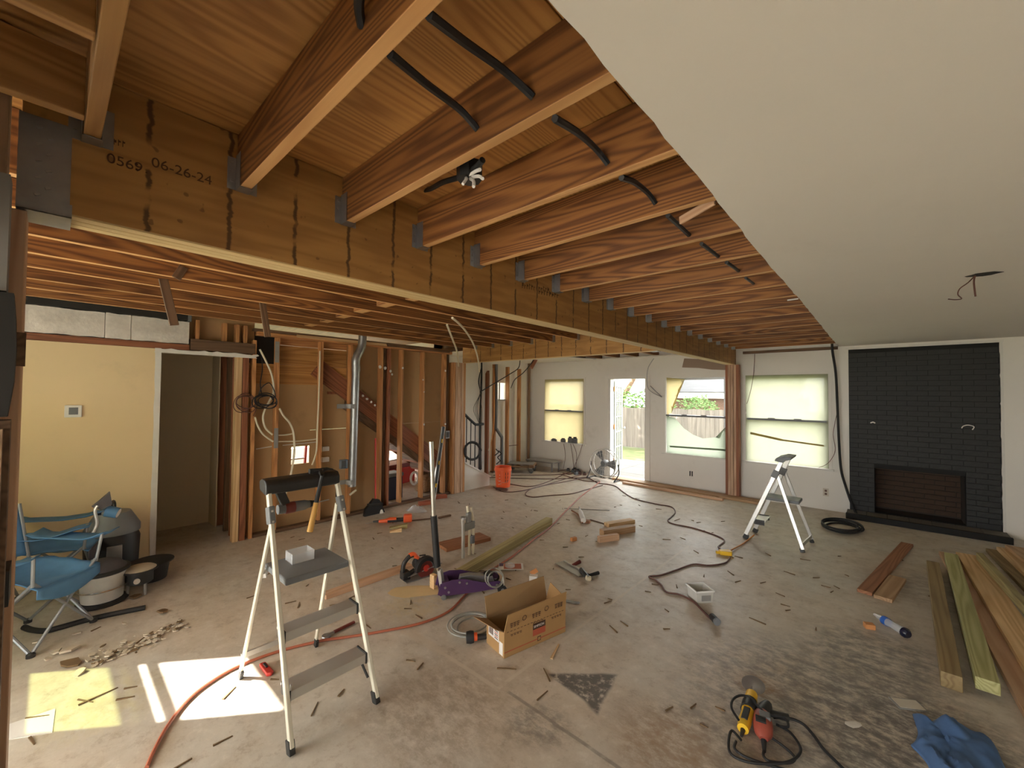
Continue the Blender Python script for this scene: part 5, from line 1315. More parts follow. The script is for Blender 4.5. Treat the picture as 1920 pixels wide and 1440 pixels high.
for s in (0, 1, 2, 3):
    R = Matrix.Rotation(s*H, 4, 'Z'); k = MB().mm((-0.082, -0.082, 0.092), (0.082, -0.074, 0.104)).xf(R); m.add(k.v, k.f)
o = m.build('rim', 'paper', t); o.location = (0, 0.065, 0)
MB().mm((-0.03, -0.0085, 0.02), (0.05, -0.0065, 0.065)).build('faded_label', 'tape', t)
# cardboard box
bl, brr, bf = Vector((-1.821, 1.988, 0)), Vector((-1.704, 2.508, 0)), Vector((-2.026, 2.038, 0))
U = (brr-bl).normalized(); V = Vector((-U.y, U.x, 0)); Lb, Wb, Hb = 0.533, 0.211, 0.165
bx = thing('cardboard_box', 'open brown cardboard carton with printed sides and raised flaps', 'box', bl)
BM = Matrix((U, V, Vector((0, 0, 1)))).transposed().to_4x4(); BM.translation = bl
def bxm(mb, name, mat, parent=None): return mb.xf(BM).build(name, mat, parent or bx, world=True)
bxm(MB().mm((0, 0, 0.001), (Lb, Wb, 0.005)), 'bottom_panel', 'cardin')
front = bxm(MB().mm((0, 0, 0.005), (Lb, 0.004, Hb)), 'side_panel', 'card')
bxm(MB().mm((0, Wb-0.004, 0.005), (Lb, Wb, Hb)), 'side_panel', 'cardin')
left = bxm(MB().mm((0, 0.004, 0.005), (0.004, Wb-0.004, Hb)), 'end_panel', 'card')
bxm(MB().mm((Lb-0.004, 0.004, 0.005), (Lb, Wb-0.004, Hb)), 'end_panel', 'card')
ff = MB().add([(0, 0, Hb), (Lb, 0, Hb), (Lb-0.002, -0.012, Hb+0.125), (0.015, -0.018, Hb+0.115), (0, 0.004, Hb), (Lb, 0.004, Hb), (Lb-0.002, -0.008, Hb+0.125), (0.015, -0.014, Hb+0.115)], [(0, 1, 2, 3), (7, 6, 5, 4), (0, 4, 5, 1), (1, 5, 6, 2), (2, 6, 7, 3), (3, 7, 4, 0)])
bxm(ff, 'flap', 'card')
ff = MB().add([(0, Wb-0.004, Hb), (Lb, Wb-0.004, Hb), (Lb-0.01, Wb+0.02, Hb+0.15), (0.0, Wb+0.03, Hb+0.135), (0, Wb, Hb), (Lb, Wb, Hb), (Lb-0.01, Wb+0.024, Hb+0.15), (0.0, Wb+0.034, Hb+0.135)], [(0, 1, 2, 3), (7, 6, 5, 4), (0, 4, 5, 1), (1, 5, 6, 2), (2, 6, 7, 3), (3, 7, 4, 0)])
bxm(ff, 'flap', 'cardin')
ff = MB().add([(0, 0.004, Hb), (0, Wb-0.004, Hb), (-0.10, Wb+0.01, Hb+0.035), (-0.045, 0.02, Hb+0.02), (0.0, 0.004, Hb+0.004), (0.0, Wb-0.004, Hb+0.004), (-0.10, Wb+0.01, Hb+0.039), (-0.045, 0.02, Hb+0.024)], [(0, 1, 2, 3), (7, 6, 5, 4), (0, 4, 5, 1), (1, 5, 6, 2), (2, 6, 7, 3), (3, 7, 4, 0)])
bxm(ff, 'flap', 'cardin')
ff = MB().add([(Lb-0.004, 0.004, Hb), (Lb-0.004, Wb-0.004, Hb), (Lb+0.02, Wb-0.02, Hb+0.11), (Lb+0.01, 0.02, Hb+0.07), (Lb, 0.004, Hb), (Lb, Wb-0.004, Hb), (Lb+0.024, Wb-0.02, Hb+0.11), (Lb+0.014, 0.02, Hb+0.07)], [(0, 1, 2, 3), (7, 6, 5, 4), (0, 4, 5, 1), (1, 5, 6, 2), (2, 6, 7, 3), (3, 7, 4, 0)])
bxm(ff, 'flap', 'card')
# printing on the front: logo block, stripe, illegible rows
def fr(x0, x1, z0, z1, mat, name='print_mark', y=-0.0004): return bxm(MB().mm((x0, y-0.0006, z0), (x1, y, z1)), name, mat, front)
fr(0.235, 0.345, 0.108, 0.148, 'print'); fr(0.235, 0.345, 0.066, 0.1075, 'redprint'); fr(0.0, Lb, 0.034, 0.040, 'redprint')
fr(0.275, 0.305, 0.022, 0.052, 'print'); fr(0.28, 0.30, 0.027, 0.047, 'card', y=-0.0011)
TM = Matrix((U, Vector((0, 0, 1)), -V)).transposed().to_4x4()
TM.translation = BM @ Vector((0.242, -0.0012, 0.119)); text_mesh('logo_text', 'SIMPSON', 0.0225, 'whiteprint', front, TM.copy(), 0.0002)
k = 0.02
while k < Lb-0.03: fr(k, k+0.016, Hb-0.006, Hb-0.003, 'print'); k += 0.028
for (x0, z0) in ((0.05, 0.135), (0.235, 0.152), (0.40, 0.140)):
    for r_ in range(2):
        for q in range(4): fr(x0+0.024*q+0.004*r_, x0+0.024*q+0.019, z0-0.008*r_, z0-0.008*r_+0.004, 'print')
def fl2(x0, x1, z0, z1, mat):
    # marks on the raised front flap (leans slightly outward)
    def P(x, z): return Vector((x, -0.0165*(z/0.12)-0.0010-0.002, Hb+z))
    return bxm(MB().add([P(x0, z0), P(x1, z0), P(x1, z1), P(x0, z1)], [(0, 1, 2, 3)]), 'print_mark', mat, front)
for (x0, z0) in ((0.04, 0.045), (0.22, 0.052), (0.42, 0.06)):
    for r_ in range(3):
        for q in range(3): fl2(x0+0.026*q+0.003*r_, x0+0.026*q+0.021, z0-0.012*r_, z0-0.012*r_+0.006, 'print')
for x0, z0 in ((0.155, 0.055), (0.345, 0.062)):
    for i in range(12):
        a = 2*PI*i/12; fl2(x0+0.016*math.cos(a)-0.003, x0+0.016*math.cos(a)+0.003, z0+0.016*math.sin(a)-0.003, z0+0.016*math.sin(a)+0.003, 'print')
# shipping labels on the near end
def ep(y0, y1, z0, z1, mat): return bxm(MB().mm((-0.0012, y0, z0), (-0.0004, y1, z1)), 'paper_label', mat, left)
ep(0.06, 0.185, 0.075, 0.15, 'whiteprint'); ep(0.015, 0.055, 0.01, 0.09, 'whiteprint')
for k in range(9): bxm(MB().mm((-0.0018, 0.125+0.006*k, 0.09), (-0.0013, 0.128+0.006*k+0.001*(k % 3), 0.14)), 'barcode_bar', 'print', left)
for k in range(5): bxm(MB().mm((-0.0018, 0.07, 0.085+0.012*k), (-0.0013, 0.11, 0.091+0.012*k)), 'label_line', 'redprint' if k % 2 else 'print', left)
# grey hose coil with black plug left of the box
pts = []; c0 = fl(890, 1180)
for i in range(4*18+1):
    a = 2*PI*i/18-0.6; k = 1+0.12*math.sin(i*.29)+0.10*((i//18) % 3-1); pts.append((c0.x+0.14*k*math.cos(a)-0.01*(i/18), c0.y+0.15*k*math.sin(a), 0.010+0.010*(i//18)))
e = [fl(870, 1165, 0.03), onx(897, 1135, -2.15), onx(905, 1118, -2.15), onx(915, 1108, -2.2), onx(930, 1112, -2.2), onx(928, 1122, -2.2)]
wire('grey_hose', pts, 0.0055, 'hose', 'coil of clear grey hose lying against the cardboard box', 'hose', n=8, seg=2)
lp = []
for i in range(2*16+1):
    a = 2*PI*i/16; k = 1-0.25*(i/32); p = onx(925+18*k*math.cos(a)+6*(i/32), 1080+20*k*math.sin(a)+8*(i/32), -2.45+0.03*(i/16)); lp.append(p)
lp += [onx(945, 1105, -2.42), onx(946, 1112, -2.4)]
wire('grey_hose', lp, 0.005, 'hose', 'thin grey cable looping up from the far end of the purple jack', 'cable', seg=2)
p = fl(882, 1206); t = thing('hose_plug', 'round black plug with an orange collar at the end of the grey hose', 'plug', (p.x, p.y, 0), rz=0.9)
MB().lathe([(0.010, -0.03), (0.036, -0.028), (0.040, 0.0), (0.036, 0.022)], (0, 0, 0.041), 16, 'x').build('plug_head', 'rubber', t, True)
MB().lathe([(0.026, 0.022), (0.026, 0.045)], (0, 0, 0.041), 14, 'x').build('collar', 'orange', t, True)
MB().lathe([(0.02, 0.045), (0.016, 0.12)], (0, 0, 0.036), 12, 'x').build('strain_relief', 'black', t, True)

# blister pack with orange card
p = fl(958, 1066); t = thing('blister_pack', 'orange and white blister pack lying on the red-orange cord', 'package', (p.x, p.y, 0.0), rz=0.75)
MB().mm((-0.12, -0.075, 0.019), (0.12, 0.075, 0.022)).build('backing_card', 'paper', t)
MB().mm((-0.07, -0.06, 0.0222), (0.10, 0.06, 0.0235)).build('orange_print', 'redcord', t)
MB().mm((-0.115, 0.0, 0.0222), (-0.075, 0.07, 0.0235)).build('dark_print', 'purple', t)
MB().lathe([(0.05, 0.0), (0.048, 0.018), (0.02, 0.022)], (-0.01, 0.0, 0.0236), 14).build('clear_bubble', 'clearplastic', t, True)
# small white carton
p = fl(1000, 1088); t = thing('small_carton', 'tiny white carton with an orange torn lid', 'carton', (p.x, p.y, 0), rz=0.5)
MB().mm((-0.035, -0.025, 0), (0.035, 0.025, 0.045)).build('carton_body', 'paper', t)
MB().bar((-0.03, 0.025, 0.045), (0.03, 0.03, 0.085), 0.003, 0.04).build('carton_lid', 'redblock', t)
tag(lumber('perforated_strip', fl(1058, 1126, 0.004), fl(1087, 1131, 0.004), 0.035, 0.006, 'galv'), 'perforated metal strip lying by the far end of the carton', 'metal strip')
# hand saw and clamp
p = fl(1075, 1068); t = thing('drywall_knife', 'wide steel taping knife with a dark red handle', 'tool', fl(1075, 1068).to_tuple(), rz=0)
a, b_ = fl(1048, 1054, 0.012), fl(1092, 1078, 0.012)
MB().bar(a, b_, 0.10, 0.004).build('blade', 'steel', t, world=True)
MB().bar(a+Vector((0.03, 0.05, 0.006)), b_+Vector((0.03, 0.05, 0.006)), 0.02, 0.012).build('blade_spine', 'alu', t, world=True)
MB().tube([fl(1074, 1060, 0.02), fl(1087, 1053, 0.028)], [0.014, 0.020], 10).build('handle', 'darkred', t, True, world=True)
t = thing('spring_clamp', 'black clamp with crumpled beige jaw beside the taping knife', 'clamp', fl(1100, 1080).to_tuple())
MB().tube(smoothpts([fl(1090, 1068, 0.02), fl(1096, 1076, 0.03), fl(1103, 1084, 0.02)], 4), 0.022, 8).build('clamp_body', 'black', t, True, world=True)
MB().tube([fl(1104, 1079, 0.025), fl(1122, 1074, 0.02)], [0.013, 0.017], 8).build('clamp_handle', 'rubber', t, True, world=True)
MB().box(fl(1103, 1084, 0.02), (0.05, 0.035, 0.035), (0.4, 0.3, 0.8)).build('jaw_pad', 'pex', t, bevel=0.006, world=True)
# small things further back
p = fl(1092, 972); t = thing('glue_bottle', 'white plastic bottle lying beside a brown carton on the floor', 'bottle', fl(1090, 972).to_tuple())
MB().tube([fl(1094, 976, 0.04), fl(1089, 962, 0.045), fl(1087, 955, 0.045)], [0.035, 0.035, 0.012], 10).build('bottle_body', 'paper', t, True, world=True)
MB().tube([fl(1087, 955, 0.045), fl(1086, 951, 0.045)], 0.012, 8).build('nozzle', 'tape', t, True, world=True)
p = fl(1098, 980); o = MB().mm((-0.06, -0.03, 0), (0.06, 0.03, 0.04)).build('small_carton', 'redplank', None, bevel=0.003); o.location = p; o.rotation_euler = (0, 0, 0.3); tag(o, 'small brown carton beside the white bottle', 'carton')
wire('brown_strap', [fl(1072, 957, 0.02), fl(1085, 966, 0.02), fl(1092, 980, 0.012)], 0.012, 'redplank', 'brown twisted paper strip beside the white bottle', 'strip')
tag(lumber('thin_rod', fl(1058, 953, 0.005), fl(1143, 957, 0.005), 0.008, 0.008, 'steel'), 'long thin dark rod lying flat across the red-orange cord', 'rod')
tag(lumber('thin_rod', fl(1106, 974, 0.006), fl(1147, 986, 0.006), 0.012, 0.01, 'darkwood'), 'short dark rod beside the scrap blocks', 'rod')
board(1137, 988, 1186, 980, 0.10, 0.05, 'pine', 'pale scrap block with grey streak at the back of the scrap heap', 'wood scrap', name='wood_scrap')
board(1128, 1005, 1187, 996, 0.09, 0.075, 'tanplank', 'taller tan scrap block in the middle of the scrap heap', 'wood scrap', name='wood_scrap')
board(1122, 1017, 1159, 1012, 0.05, 0.07, 'pinkpine', 'pinkish scrap block at the front of the scrap heap', 'wood scrap', name='wood_scrap')
board(1071, 1015, 1080, 1013, 0.04, 0.04, 'redblock', 'tiny orange wood cube alone on the floor', 'wood scrap', name='wood_scrap')
# planks along the far wall
tag(lumber('board', (-4.05, 7.70, 0.020), (-1.45, 7.56, 0.020), 0.23, 0.038, 'tanplank'), 'long wide brown plank lying along the far wall below the door', 'board')
tag(lumber('board', (-3.72, 7.40, 0.020), (-1.93, 7.33, 0.020), 0.075, 0.038, 'pinkpine'), 'long narrow pinkish board lying in front of the wall plank', 'board')
# orange bucket
p = Vector((-5.20, 5.60, 0)); t = thing('orange_bucket', 'bright orange bucket with black and white print', 'bucket', p)
MB().lathe([(0.125, 0.0), (0.13, 0.004), (0.148, 0.30), (0.158, 0.302), (0.158, 0.335), (0.152, 0.335), (0.152, 0.37), (0.143, 0.37), (0.122, 0.012)], (0, 0, 0), 28).build('bucket_shell', 'orange', t, True)
MB().lathe([(0.155, 0.31), (0.162, 0.315), (0.155, 0.325)], (0, 0, 0), 28, cap=False).build('rim_band', 'orange', t, True)
def onb(az, z, s=1.0): rr = (0.130+0.018*z/0.30)+0.0015; return Vector((rr*math.cos(az), rr*math.sin(az), z))
azc = math.atan2(-p.y, -p.x)
for k in range(3):
    z0 = 0.10+0.065*k
    MB().add([onb(azc+0.30, z0), onb(azc+0.70, z0), onb(azc+0.70, z0+0.05), onb(azc+0.30, z0+0.05)], [(0, 1, 2, 3)]).build('black_print', 'black', t)
for k in range(4):
    MB().tube([onb(azc-0.65+0.06*k, 0.06+0.06*k), onb(azc-0.25-0.05*k, 0.08+0.05*k)], 0.004, 5).build('white_print', 'paper', t)
MB().tube(smoothpts([onb(azc+1.6, 0.31), onb(azc+1.5, 0.22)+Vector((0.01, 0, 0)), onb(azc+0.9, 0.13), onb(azc+0.1, 0.10), onb(azc-0.8, 0.14), onb(azc-1.5, 0.24), onb(azc-1.6, 0.31)], 5), 0.0025, 6).build('bail_handle', 'steel', t, True)
# furniture dollies
def dolly(px, py, rz, label, sx=0.62, sy=0.42):
    p = fl(px, py); t = thing('furniture_dolly', label, 'dolly', (p.x, p.y, 0), rz=rz)
    for s in (-1, 1): MB().box((0, s*(sy/2-0.05), 0.135), (sx, 0.09, 0.03)).build('rail_board', 'oldpine', t, bevel=0.004)
    for s in (-1, 1): MB().box((s*(sx/2-0.06), 0, 0.165), (0.10, sy, 0.03)).build('cross_board', 'oldpine', t, bevel=0.004)
    MB().box((0, 0, 0.185), (sx*.9, sy*.85, 0.012)).build('carpet_pad', 'tape', t, bevel=0.004)
    for sx_ in (-1, 1):
        for sy_ in (-1, 1):
            c = MB().lathe([(0.045, -0.014), (0.05, -0.01), (0.05, 0.01), (0.045, 0.014)], (sx_*(sx/2-0.07), sy_*(sy/2-0.05), 0.05), 12, 'y').build('caster_wheel', 'grey', t, True)
            MB().box((sx_*(sx/2-0.07), sy_*(sy/2-0.05), 0.108), (0.05, 0.04, 0.022)).build('caster_plate', 'steel', c)
dolly(978, 884, 0.5, 'wooden furniture dolly on grey casters behind the orange bucket'); 
t = thing('low_cart', 'low grey metal cart in the corner behind the furniture dolly', 'cart', (-5.72, 7.50, 0), rz=0.05)
MB().box((0, 0, 0.20), (0.75, 0.35, 0.03)).build('cart_deck', 'steel', t, bevel=0.005)
for sx_ in (-1, 1):
    for sy_ in (-1, 1): MB().mm((sx_*0.32-0.015, sy_*0.14-0.015, 0), (sx_*0.32+0.015, sy_*0.14+0.015, 0.185)).build('leg', 'steel', t)
# drum fan at the french door
fc = ony(1133, 872, 7.50); fz = 0.32
t = thing('floor_fan', 'round floor fan with wire guard standing in the open french door', 'fan', (fc.x, 7.50, 0))
def ring(r, y, tr, n=28): return [(r*math.cos(2*PI*i/n), y, fz+r*math.sin(2*PI*i/n)) for i in range(n)]
MB().tube(ring(0.29, -0.07, 0.01), 0.009, 8, closed=True).tube(ring(0.29, 0.07, 0.01), 0.009, 8, closed=True).build('guard_rim', 'alu', t, True)
m = MB()
for i in range(24):
    a = 2*PI*i/24; m.tube([(0.06*math.cos(a), -0.085, fz+0.06*math.sin(a)), (0.29*math.cos(a), -0.07, fz+0.29*math.sin(a))], 0.0025, 5)
for r in (0.12, 0.2): m.tube(ring(r, -0.08, 0), 0.002, 5, closed=True)
m.build('wire_guard', 'alu', t)
for i in range(3):
    a = 2*PI*i/3; bl_ = []
    for k in range(8): b_ = a+(k-3.5)*0.11; bl_.append((0.26*math.cos(b_), 0.26*math.sin(b_)))
    pts = [(0.05*math.cos(a-.5), -0.02, fz+0.05*math.sin(a-.5)), (0.05*math.cos(a+.5), 0.02, fz+0.05*math.sin(a+.5))]
    top = [(x, -0.03+0.06*k/7, fz+z) for k, (x, z) in enumerate(bl_)]
    vs = [pts[0]]+top+[pts[1]]; MB().add(vs+[Vector(v)+Vector((0, 0.004, 0)) for v in vs], [tuple(range(10)), tuple(range(19, 9, -1))]).build('blade', 'grey', t)
MB().lathe([(0.05, -0.06), (0.07, -0.03), (0.07, 0.08), (0.04, 0.1)], (0, 0, fz), 14, 'y').build('motor_hub', 'grey', t, True)
for s in (-1, 1):
    MB().tube(smoothpts([(s*0.30, 0, fz+0.01), (s*0.32, 0, 0.15), (s*0.30, -0.16, 0.012)], 5), 0.011, 8).tube(smoothpts([(s*0.30, -0.16, 0.012), (s*0.30, 0.12, 0.012)], 2), 0.011, 8).build('stand_leg', 'rubber', t, True)
MB().tube([(-0.30, 0.12, 0.012), (0.30, 0.12, 0.012)], 0.011, 8).build('stand_bar', 'rubber', t, True)
# ================================================================== RIGHT-HAND LUMBER
def slab(label, nl, nr, fl_, fr_, ztop, h, mat, name='board'):
    """board from top-face corners (near left, near right, far left, far right pixels) lying level at ztop"""
    a, b_, c, d = onz(*nl, ztop), onz(*nr, ztop), onz(*fl_, ztop), onz(*fr_, ztop)
    p, q = (a+b_)/2, (c+d)/2; dv = (q-p).normalized(); nrm = Vector((dv.y, -dv.x, 0)); w = (abs((b_-a).dot(nrm))+abs((d-c).dot(nrm)))/2
    p.z = q.z = ztop-h/2
    return tag(lumber(name, p, q, w, h, mat), label, 'board')
slab('brown treated square timber with a cracked pale end, outermost in the lumber row', (1764, 1262), (1804, 1266), (1737, 1052), (1761, 1053), 0.09, 0.089, 'browntreated', 'timber')
slab('green treated board with dark knots and a ringed end next to the brown timber', (1828, 1274), (1876, 1276), (1772, 1038), (1794, 1037), 0.112, 0.070, 'green')
def slab2(label, p0, p1, w, z0, h, mat):
    a, b_ = Vector((*p0, z0+h/2)), Vector((*p1, z0+h/2)); return tag(lumber('board', a, b_, w, h, mat), label, 'board')
# ground positions of the remaining boards, read along their left edges
e3n, e3f = fl(1935, 1378), fl(1760, 1040); e4n, e4f = onz(1935, 1262, .05), onz(1796, 1038, .05)
def offs(n, f, w):
    d = (f-n).normalized(); r = Vector((d.y, -d.x, 0)); return (n+r*w/2, f+r*w/2)
def rowb(label, n, f, w, z0, h, mat):
    a, b_ = offs(n, f, w); a.z = b_.z = z0+h/2; return tag(lumber('board', a, b_, w, h, mat), label, 'board')
rowb('pinkish flat board lying lowest beside the green board', e3n, e3f, 0.14, 0.001, 0.038, 'pinkpine')
rowb('wide pale yellow board with dark knot marks in the lumber row', onz(1960, 1322, .07), onz(1792, 1036, .07), 0.165, 0.040, 0.038, 'pine')
rowb('olive treated board on edge between the pale boards', onz(1975, 1215, .09), onz(1830, 1046, .09), 0.05, 0.0792, 0.07, 'treated')
rowb('grey-brown board lying between the olive board and the next pale one', onz(1985, 1170, .04), onz(1848, 1027, .04), 0.12, 0.001, 0.036, 'browntreated')
rowb('pale board with a cut notch near the wall side of the row', onz(1985, 1135, .08), onz(1868, 1024, .08), 0.10, 0.0385, 0.038, 'pine')
rowb('orange-tinted board end lying nearest the hearth corner', onz(1990, 1105, .11), onz(1884, 1022, .11), 0.14, 0.0775, 0.036, 'tanplank')
# two red-brown planks
slab('long flat red-brown plank lying loose left of the lumber row', (1608, 1103), (1634, 1112), (1689, 1015), (1713, 1021), 0.03, 0.029, 'redplank')
slab('short tan plank lying beside the long red-brown plank', (1639, 1114), (1672, 1125), (1667, 1076), (1700, 1086), 0.032, 0.030, 'tanplank')
# bottle
A, B_ = fl(1640, 1152, 0.03), fl(1700, 1188, 0.03)
t = thing('plastic_bottle', 'crushed clear water bottle with a blue band and dark base', 'bottle', ((A+B_)/2).to_tuple())
def bl_(f): p = A+(B_-A)*f; return p
MB().tube([bl_(0.0), bl_(0.08), bl_(0.2), bl_(0.3)], [0.012, 0.013, 0.022, 0.03], 12).build('neck', 'clearplastic', t, True, world=True)
MB().tube([bl_(0.3), bl_(0.44)], [0.031, 0.031], 12).build('label_band', plain('blue_label', (0.03, 0.13, 0.5), 0.4), t, True, world=True)
MB().tube([bl_(0.44), bl_(0.6), bl_(0.8), bl_(0.92)], [0.030, 0.024, 0.029, 0.033], 12).build('bottle_body', 'clearplastic', t, True, world=True)
MB().tube([bl_(0.92), bl_(1.0), bl_(1.06)], [0.0335, 0.034, 0.022], 12).build('dark_base', plain('dark_blue_base', (0.01, 0.012, 0.03), 0.25), t, True, world=True)
p = fl(1630, 1178); o = MB().box((0, 0, 0.018), (0.06, 0.05, 0.035)).build('wood_scrap', 'redblock', None, bevel=0.004); o.location = p; o.rotation_euler = (0, 0, 0.4); tag(o, 'orange wood cube lying beside the plastic bottle', 'wood scrap')
# little framed plate
a, b_ = fl(1690, 1325), fl(1716, 1322); p = fl(1703, 1322)
t = thing('switch_plate', 'small square beige plate with grey rim lying on the dark stain', 'plate', p.to_tuple(), rz=0.55)
MB().mm((-0.07, -0.045, 0.0005), (0.07, 0.045, 0.006)).build('plate_rim', 'tape', t, bevel=0.002)
MB().mm((-0.06, -0.036, 0.0062), (0.06, 0.036, 0.008)).build('plate_face', 'outlet', t)
blob('plaster_chip', 1599, 1358, 0.045, 0.025, 0.003, 'gyp', 'flat white chip of plaster on the dark stain', 'debris', 11.2, 9, 3, 0.9)
# blue rag
def rag():
    outline = [(1712, 1340), (1730, 1352), (1742, 1362), (1752, 1354), (1770, 1352), (1790, 1352), (1820, 1370), (1848, 1382), (1866, 1402), (1878, 1430), (1892, 1465), (1870, 1500), (1800, 1500), (1756, 1470), (1740, 1436), (1722, 1414), (1708, 1400), (1716, 1392), (1722, 1378), (1716, 1356)]
    P = [fl(*p) for p in outline]; c = sum(P, Vector())/len(P); n = len(P)*4; ring_ = smoothpts(P, 4, True); n = len(ring_); R = 16
    vs = [tuple(c+Vector((0, 0, 0.05)))]; fs = []
    for i in range(1, R+1):
        f = i/R
        for j in range(n):
            q = c+(ring_[j]-c)*f; u1 = q.x*0.50-q.y*0.86; v1 = q.x*0.86+q.y*0.50
            fold = 0.075*abs(mnoise.noise(Vector((u1*3.2, v1*15, 1.3))))+0.05*abs(mnoise.noise(Vector((u1*6+v1*4, v1*9, 5.3))))+0.006*mnoise.noise(Vector((q.x*40, q.y*40, 2)))
            z = (0.012+fold)*(min(1, (1-f)*3.0+0.12)); vs.append((q.x, q.y, max(0.002, z+0.012*(1-f))))
    for j in range(n): fs.append((0, 1+j, 1+(j+1) % n))
    for i in range(R-1):
        for j in range(n): a = 1+i*n+j; b2 = 1+i*n+(j+1) % n; fs.append((a, a+n, b2+n, b2))
    o = MB().add(vs, fs).build('cloth_rag', 'bluecloth', None, True)
    s = o.modifiers.new('thick', 'SOLIDIFY'); s.thickness = 0.002; s.offset = 1
    return tag(o, 'crumpled blue cloth shirt dropped on the floor', 'cloth')
rag()
# ------------------------------------------------------------------ angle grinders
def axis_thing(name, label, pa, pb, z=0.0):
    a, b_ = fl(*pa), fl(*pb); d = b_-a; return thing(name, label, 'grinder', (a.x, a.y, z), rz=math.atan2(d.y, d.x)), d.length
g1, L = axis_thing('angle_grinder', 'yellow and black angle grinder with a metal disc', (1393, 1382), (1415, 1300))
MB().tube([(0, 0, 0.04), (0.05, 0, 0.042), (0.13, 0, 0.04), (0.15, 0, 0.042)], [0.026, 0.030, 0.027, 0.03], 12).build('grip_body', 'yellow', g1, True)
MB().tube([(0.15, 0, 0.042), (0.20, 0, 0.045), (0.235, 0, 0.045)], [0.036, 0.036, 0.03], 12).build('motor_housing', 'black', g1, True)
MB().tube([(0.235, 0, 0.045), (0.29, 0, 0.05)], [0.032, 0.028], 12).build('gear_head', 'yellow', g1, True)
MB().box((0.085, 0.0, 0.066), (0.10, 0.03, 0.012)).build('switch_paddle', 'black', g1, bevel=0.004)
dm = MB().lathe([(0.004, -0.008), (0.022, -0.006), (0.058, 0.0), (0.058, 0.003), (0.022, 0.004), (0.012, 0.012)], (0, 0, 0), 24)
dm.xf(Matrix.Translation((0.335, 0.0, 0.075)) @ Euler((0, math.radians(-18), 0)).to_matrix().to_4x4()).build('cutting_disc', 'steel', g1, True)
MB().tube([(0.29, 0, 0.05), (0.335, 0, 0.072)], 0.014, 8).build('spindle', 'steel', g1, True)
MB().tube([(0.0, 0, 0.035), (-0.04, 0, 0.03)], [0.012, 0.007], 8).build('cord_guard', 'black', g1, True)
g2, L = axis_thing('angle_grinder', 'red and dark grey power tool lying tangled in black cord', (1432, 1400), (1428, 1345))
MB().tube([(0, 0, 0.035), (0.03, 0, 0.045), (0.09, 0, 0.05), (0.15, 0, 0.046), (0.17, 0, 0.04)], [0.018, 0.040, 0.045, 0.038, 0.03], 14).build('motor_body', plain('red_tool_shell', (0.33, 0.07, 0.045), 0.5), g2, True)
for k in range(4): MB().box((0.035+0.012*k, 0.01, 0.092), (0.006, 0.045, 0.006)).build('vent_slot', 'black', g2)
MB().box((0.10, -0.01, 0.085), (0.05, 0.05, 0.02)).build('side_panel', 'grey', g2, bevel=0.006)
MB().tube([(0.17, 0, 0.042), (0.23, -0.02, 0.042), (0.27, -0.03, 0.04)], [0.032, 0.032, 0.022], 12).build('gear_head', 'black', g2, True)
MB().tube([(0.2, -0.02, 0.042), (0.22, -0.12, 0.035)], [0.016, 0.018], 10).build('side_handle', 'black', g2, True)
MB().tube([(0, 0, 0.03), (-0.05, 0, 0.012)], [0.013, 0.007], 8).build('cord_guard', 'black', g2, True)
def gc(pts, label, r=0.006, z=0.008): wire('tool_cable', [fl(a, b_, z+0.006*math.sin(i*1.3)+0.006) for i, (a, b_) in enumerate(pts)], r, 'rubber', label, 'cord', seg=6, n=8)
gc([(1390, 1388), (1372, 1370), (1366, 1395), (1372, 1415), (1400, 1428), (1440, 1432), (1480, 1428), (1500, 1412), (1498, 1395), (1480, 1372), (1455, 1358)], 'black cord of the yellow grinder looping around both tools')
gc([(1432, 1408), (1432, 1418), (1445, 1428), (1480, 1430), (1490, 1420), (1470, 1400), (1446, 1383)], 'black cord of the red tool coiling tightly beside it')
gc([(1380, 1390), (1378, 1404), (1400, 1420), (1450, 1437), (1480, 1445)], 'black cord lying under the grinder loops and leaving the frame')
gc([(1450, 1345), (1480, 1347), (1505, 1357), (1525, 1378), (1545, 1405), (1575, 1435), (1590, 1450)], 'black cord running from the tangle toward the blue cloth', 0.007)
gc([(1385, 1350), (1372, 1328), (1374, 1312), (1388, 1304), (1405, 1308), (1425, 1328), (1440, 1340), (1470, 1345), (1478, 1362), (1462, 1362)], 'black cord arching over the yellow grinder head', 0.006, 0.075)

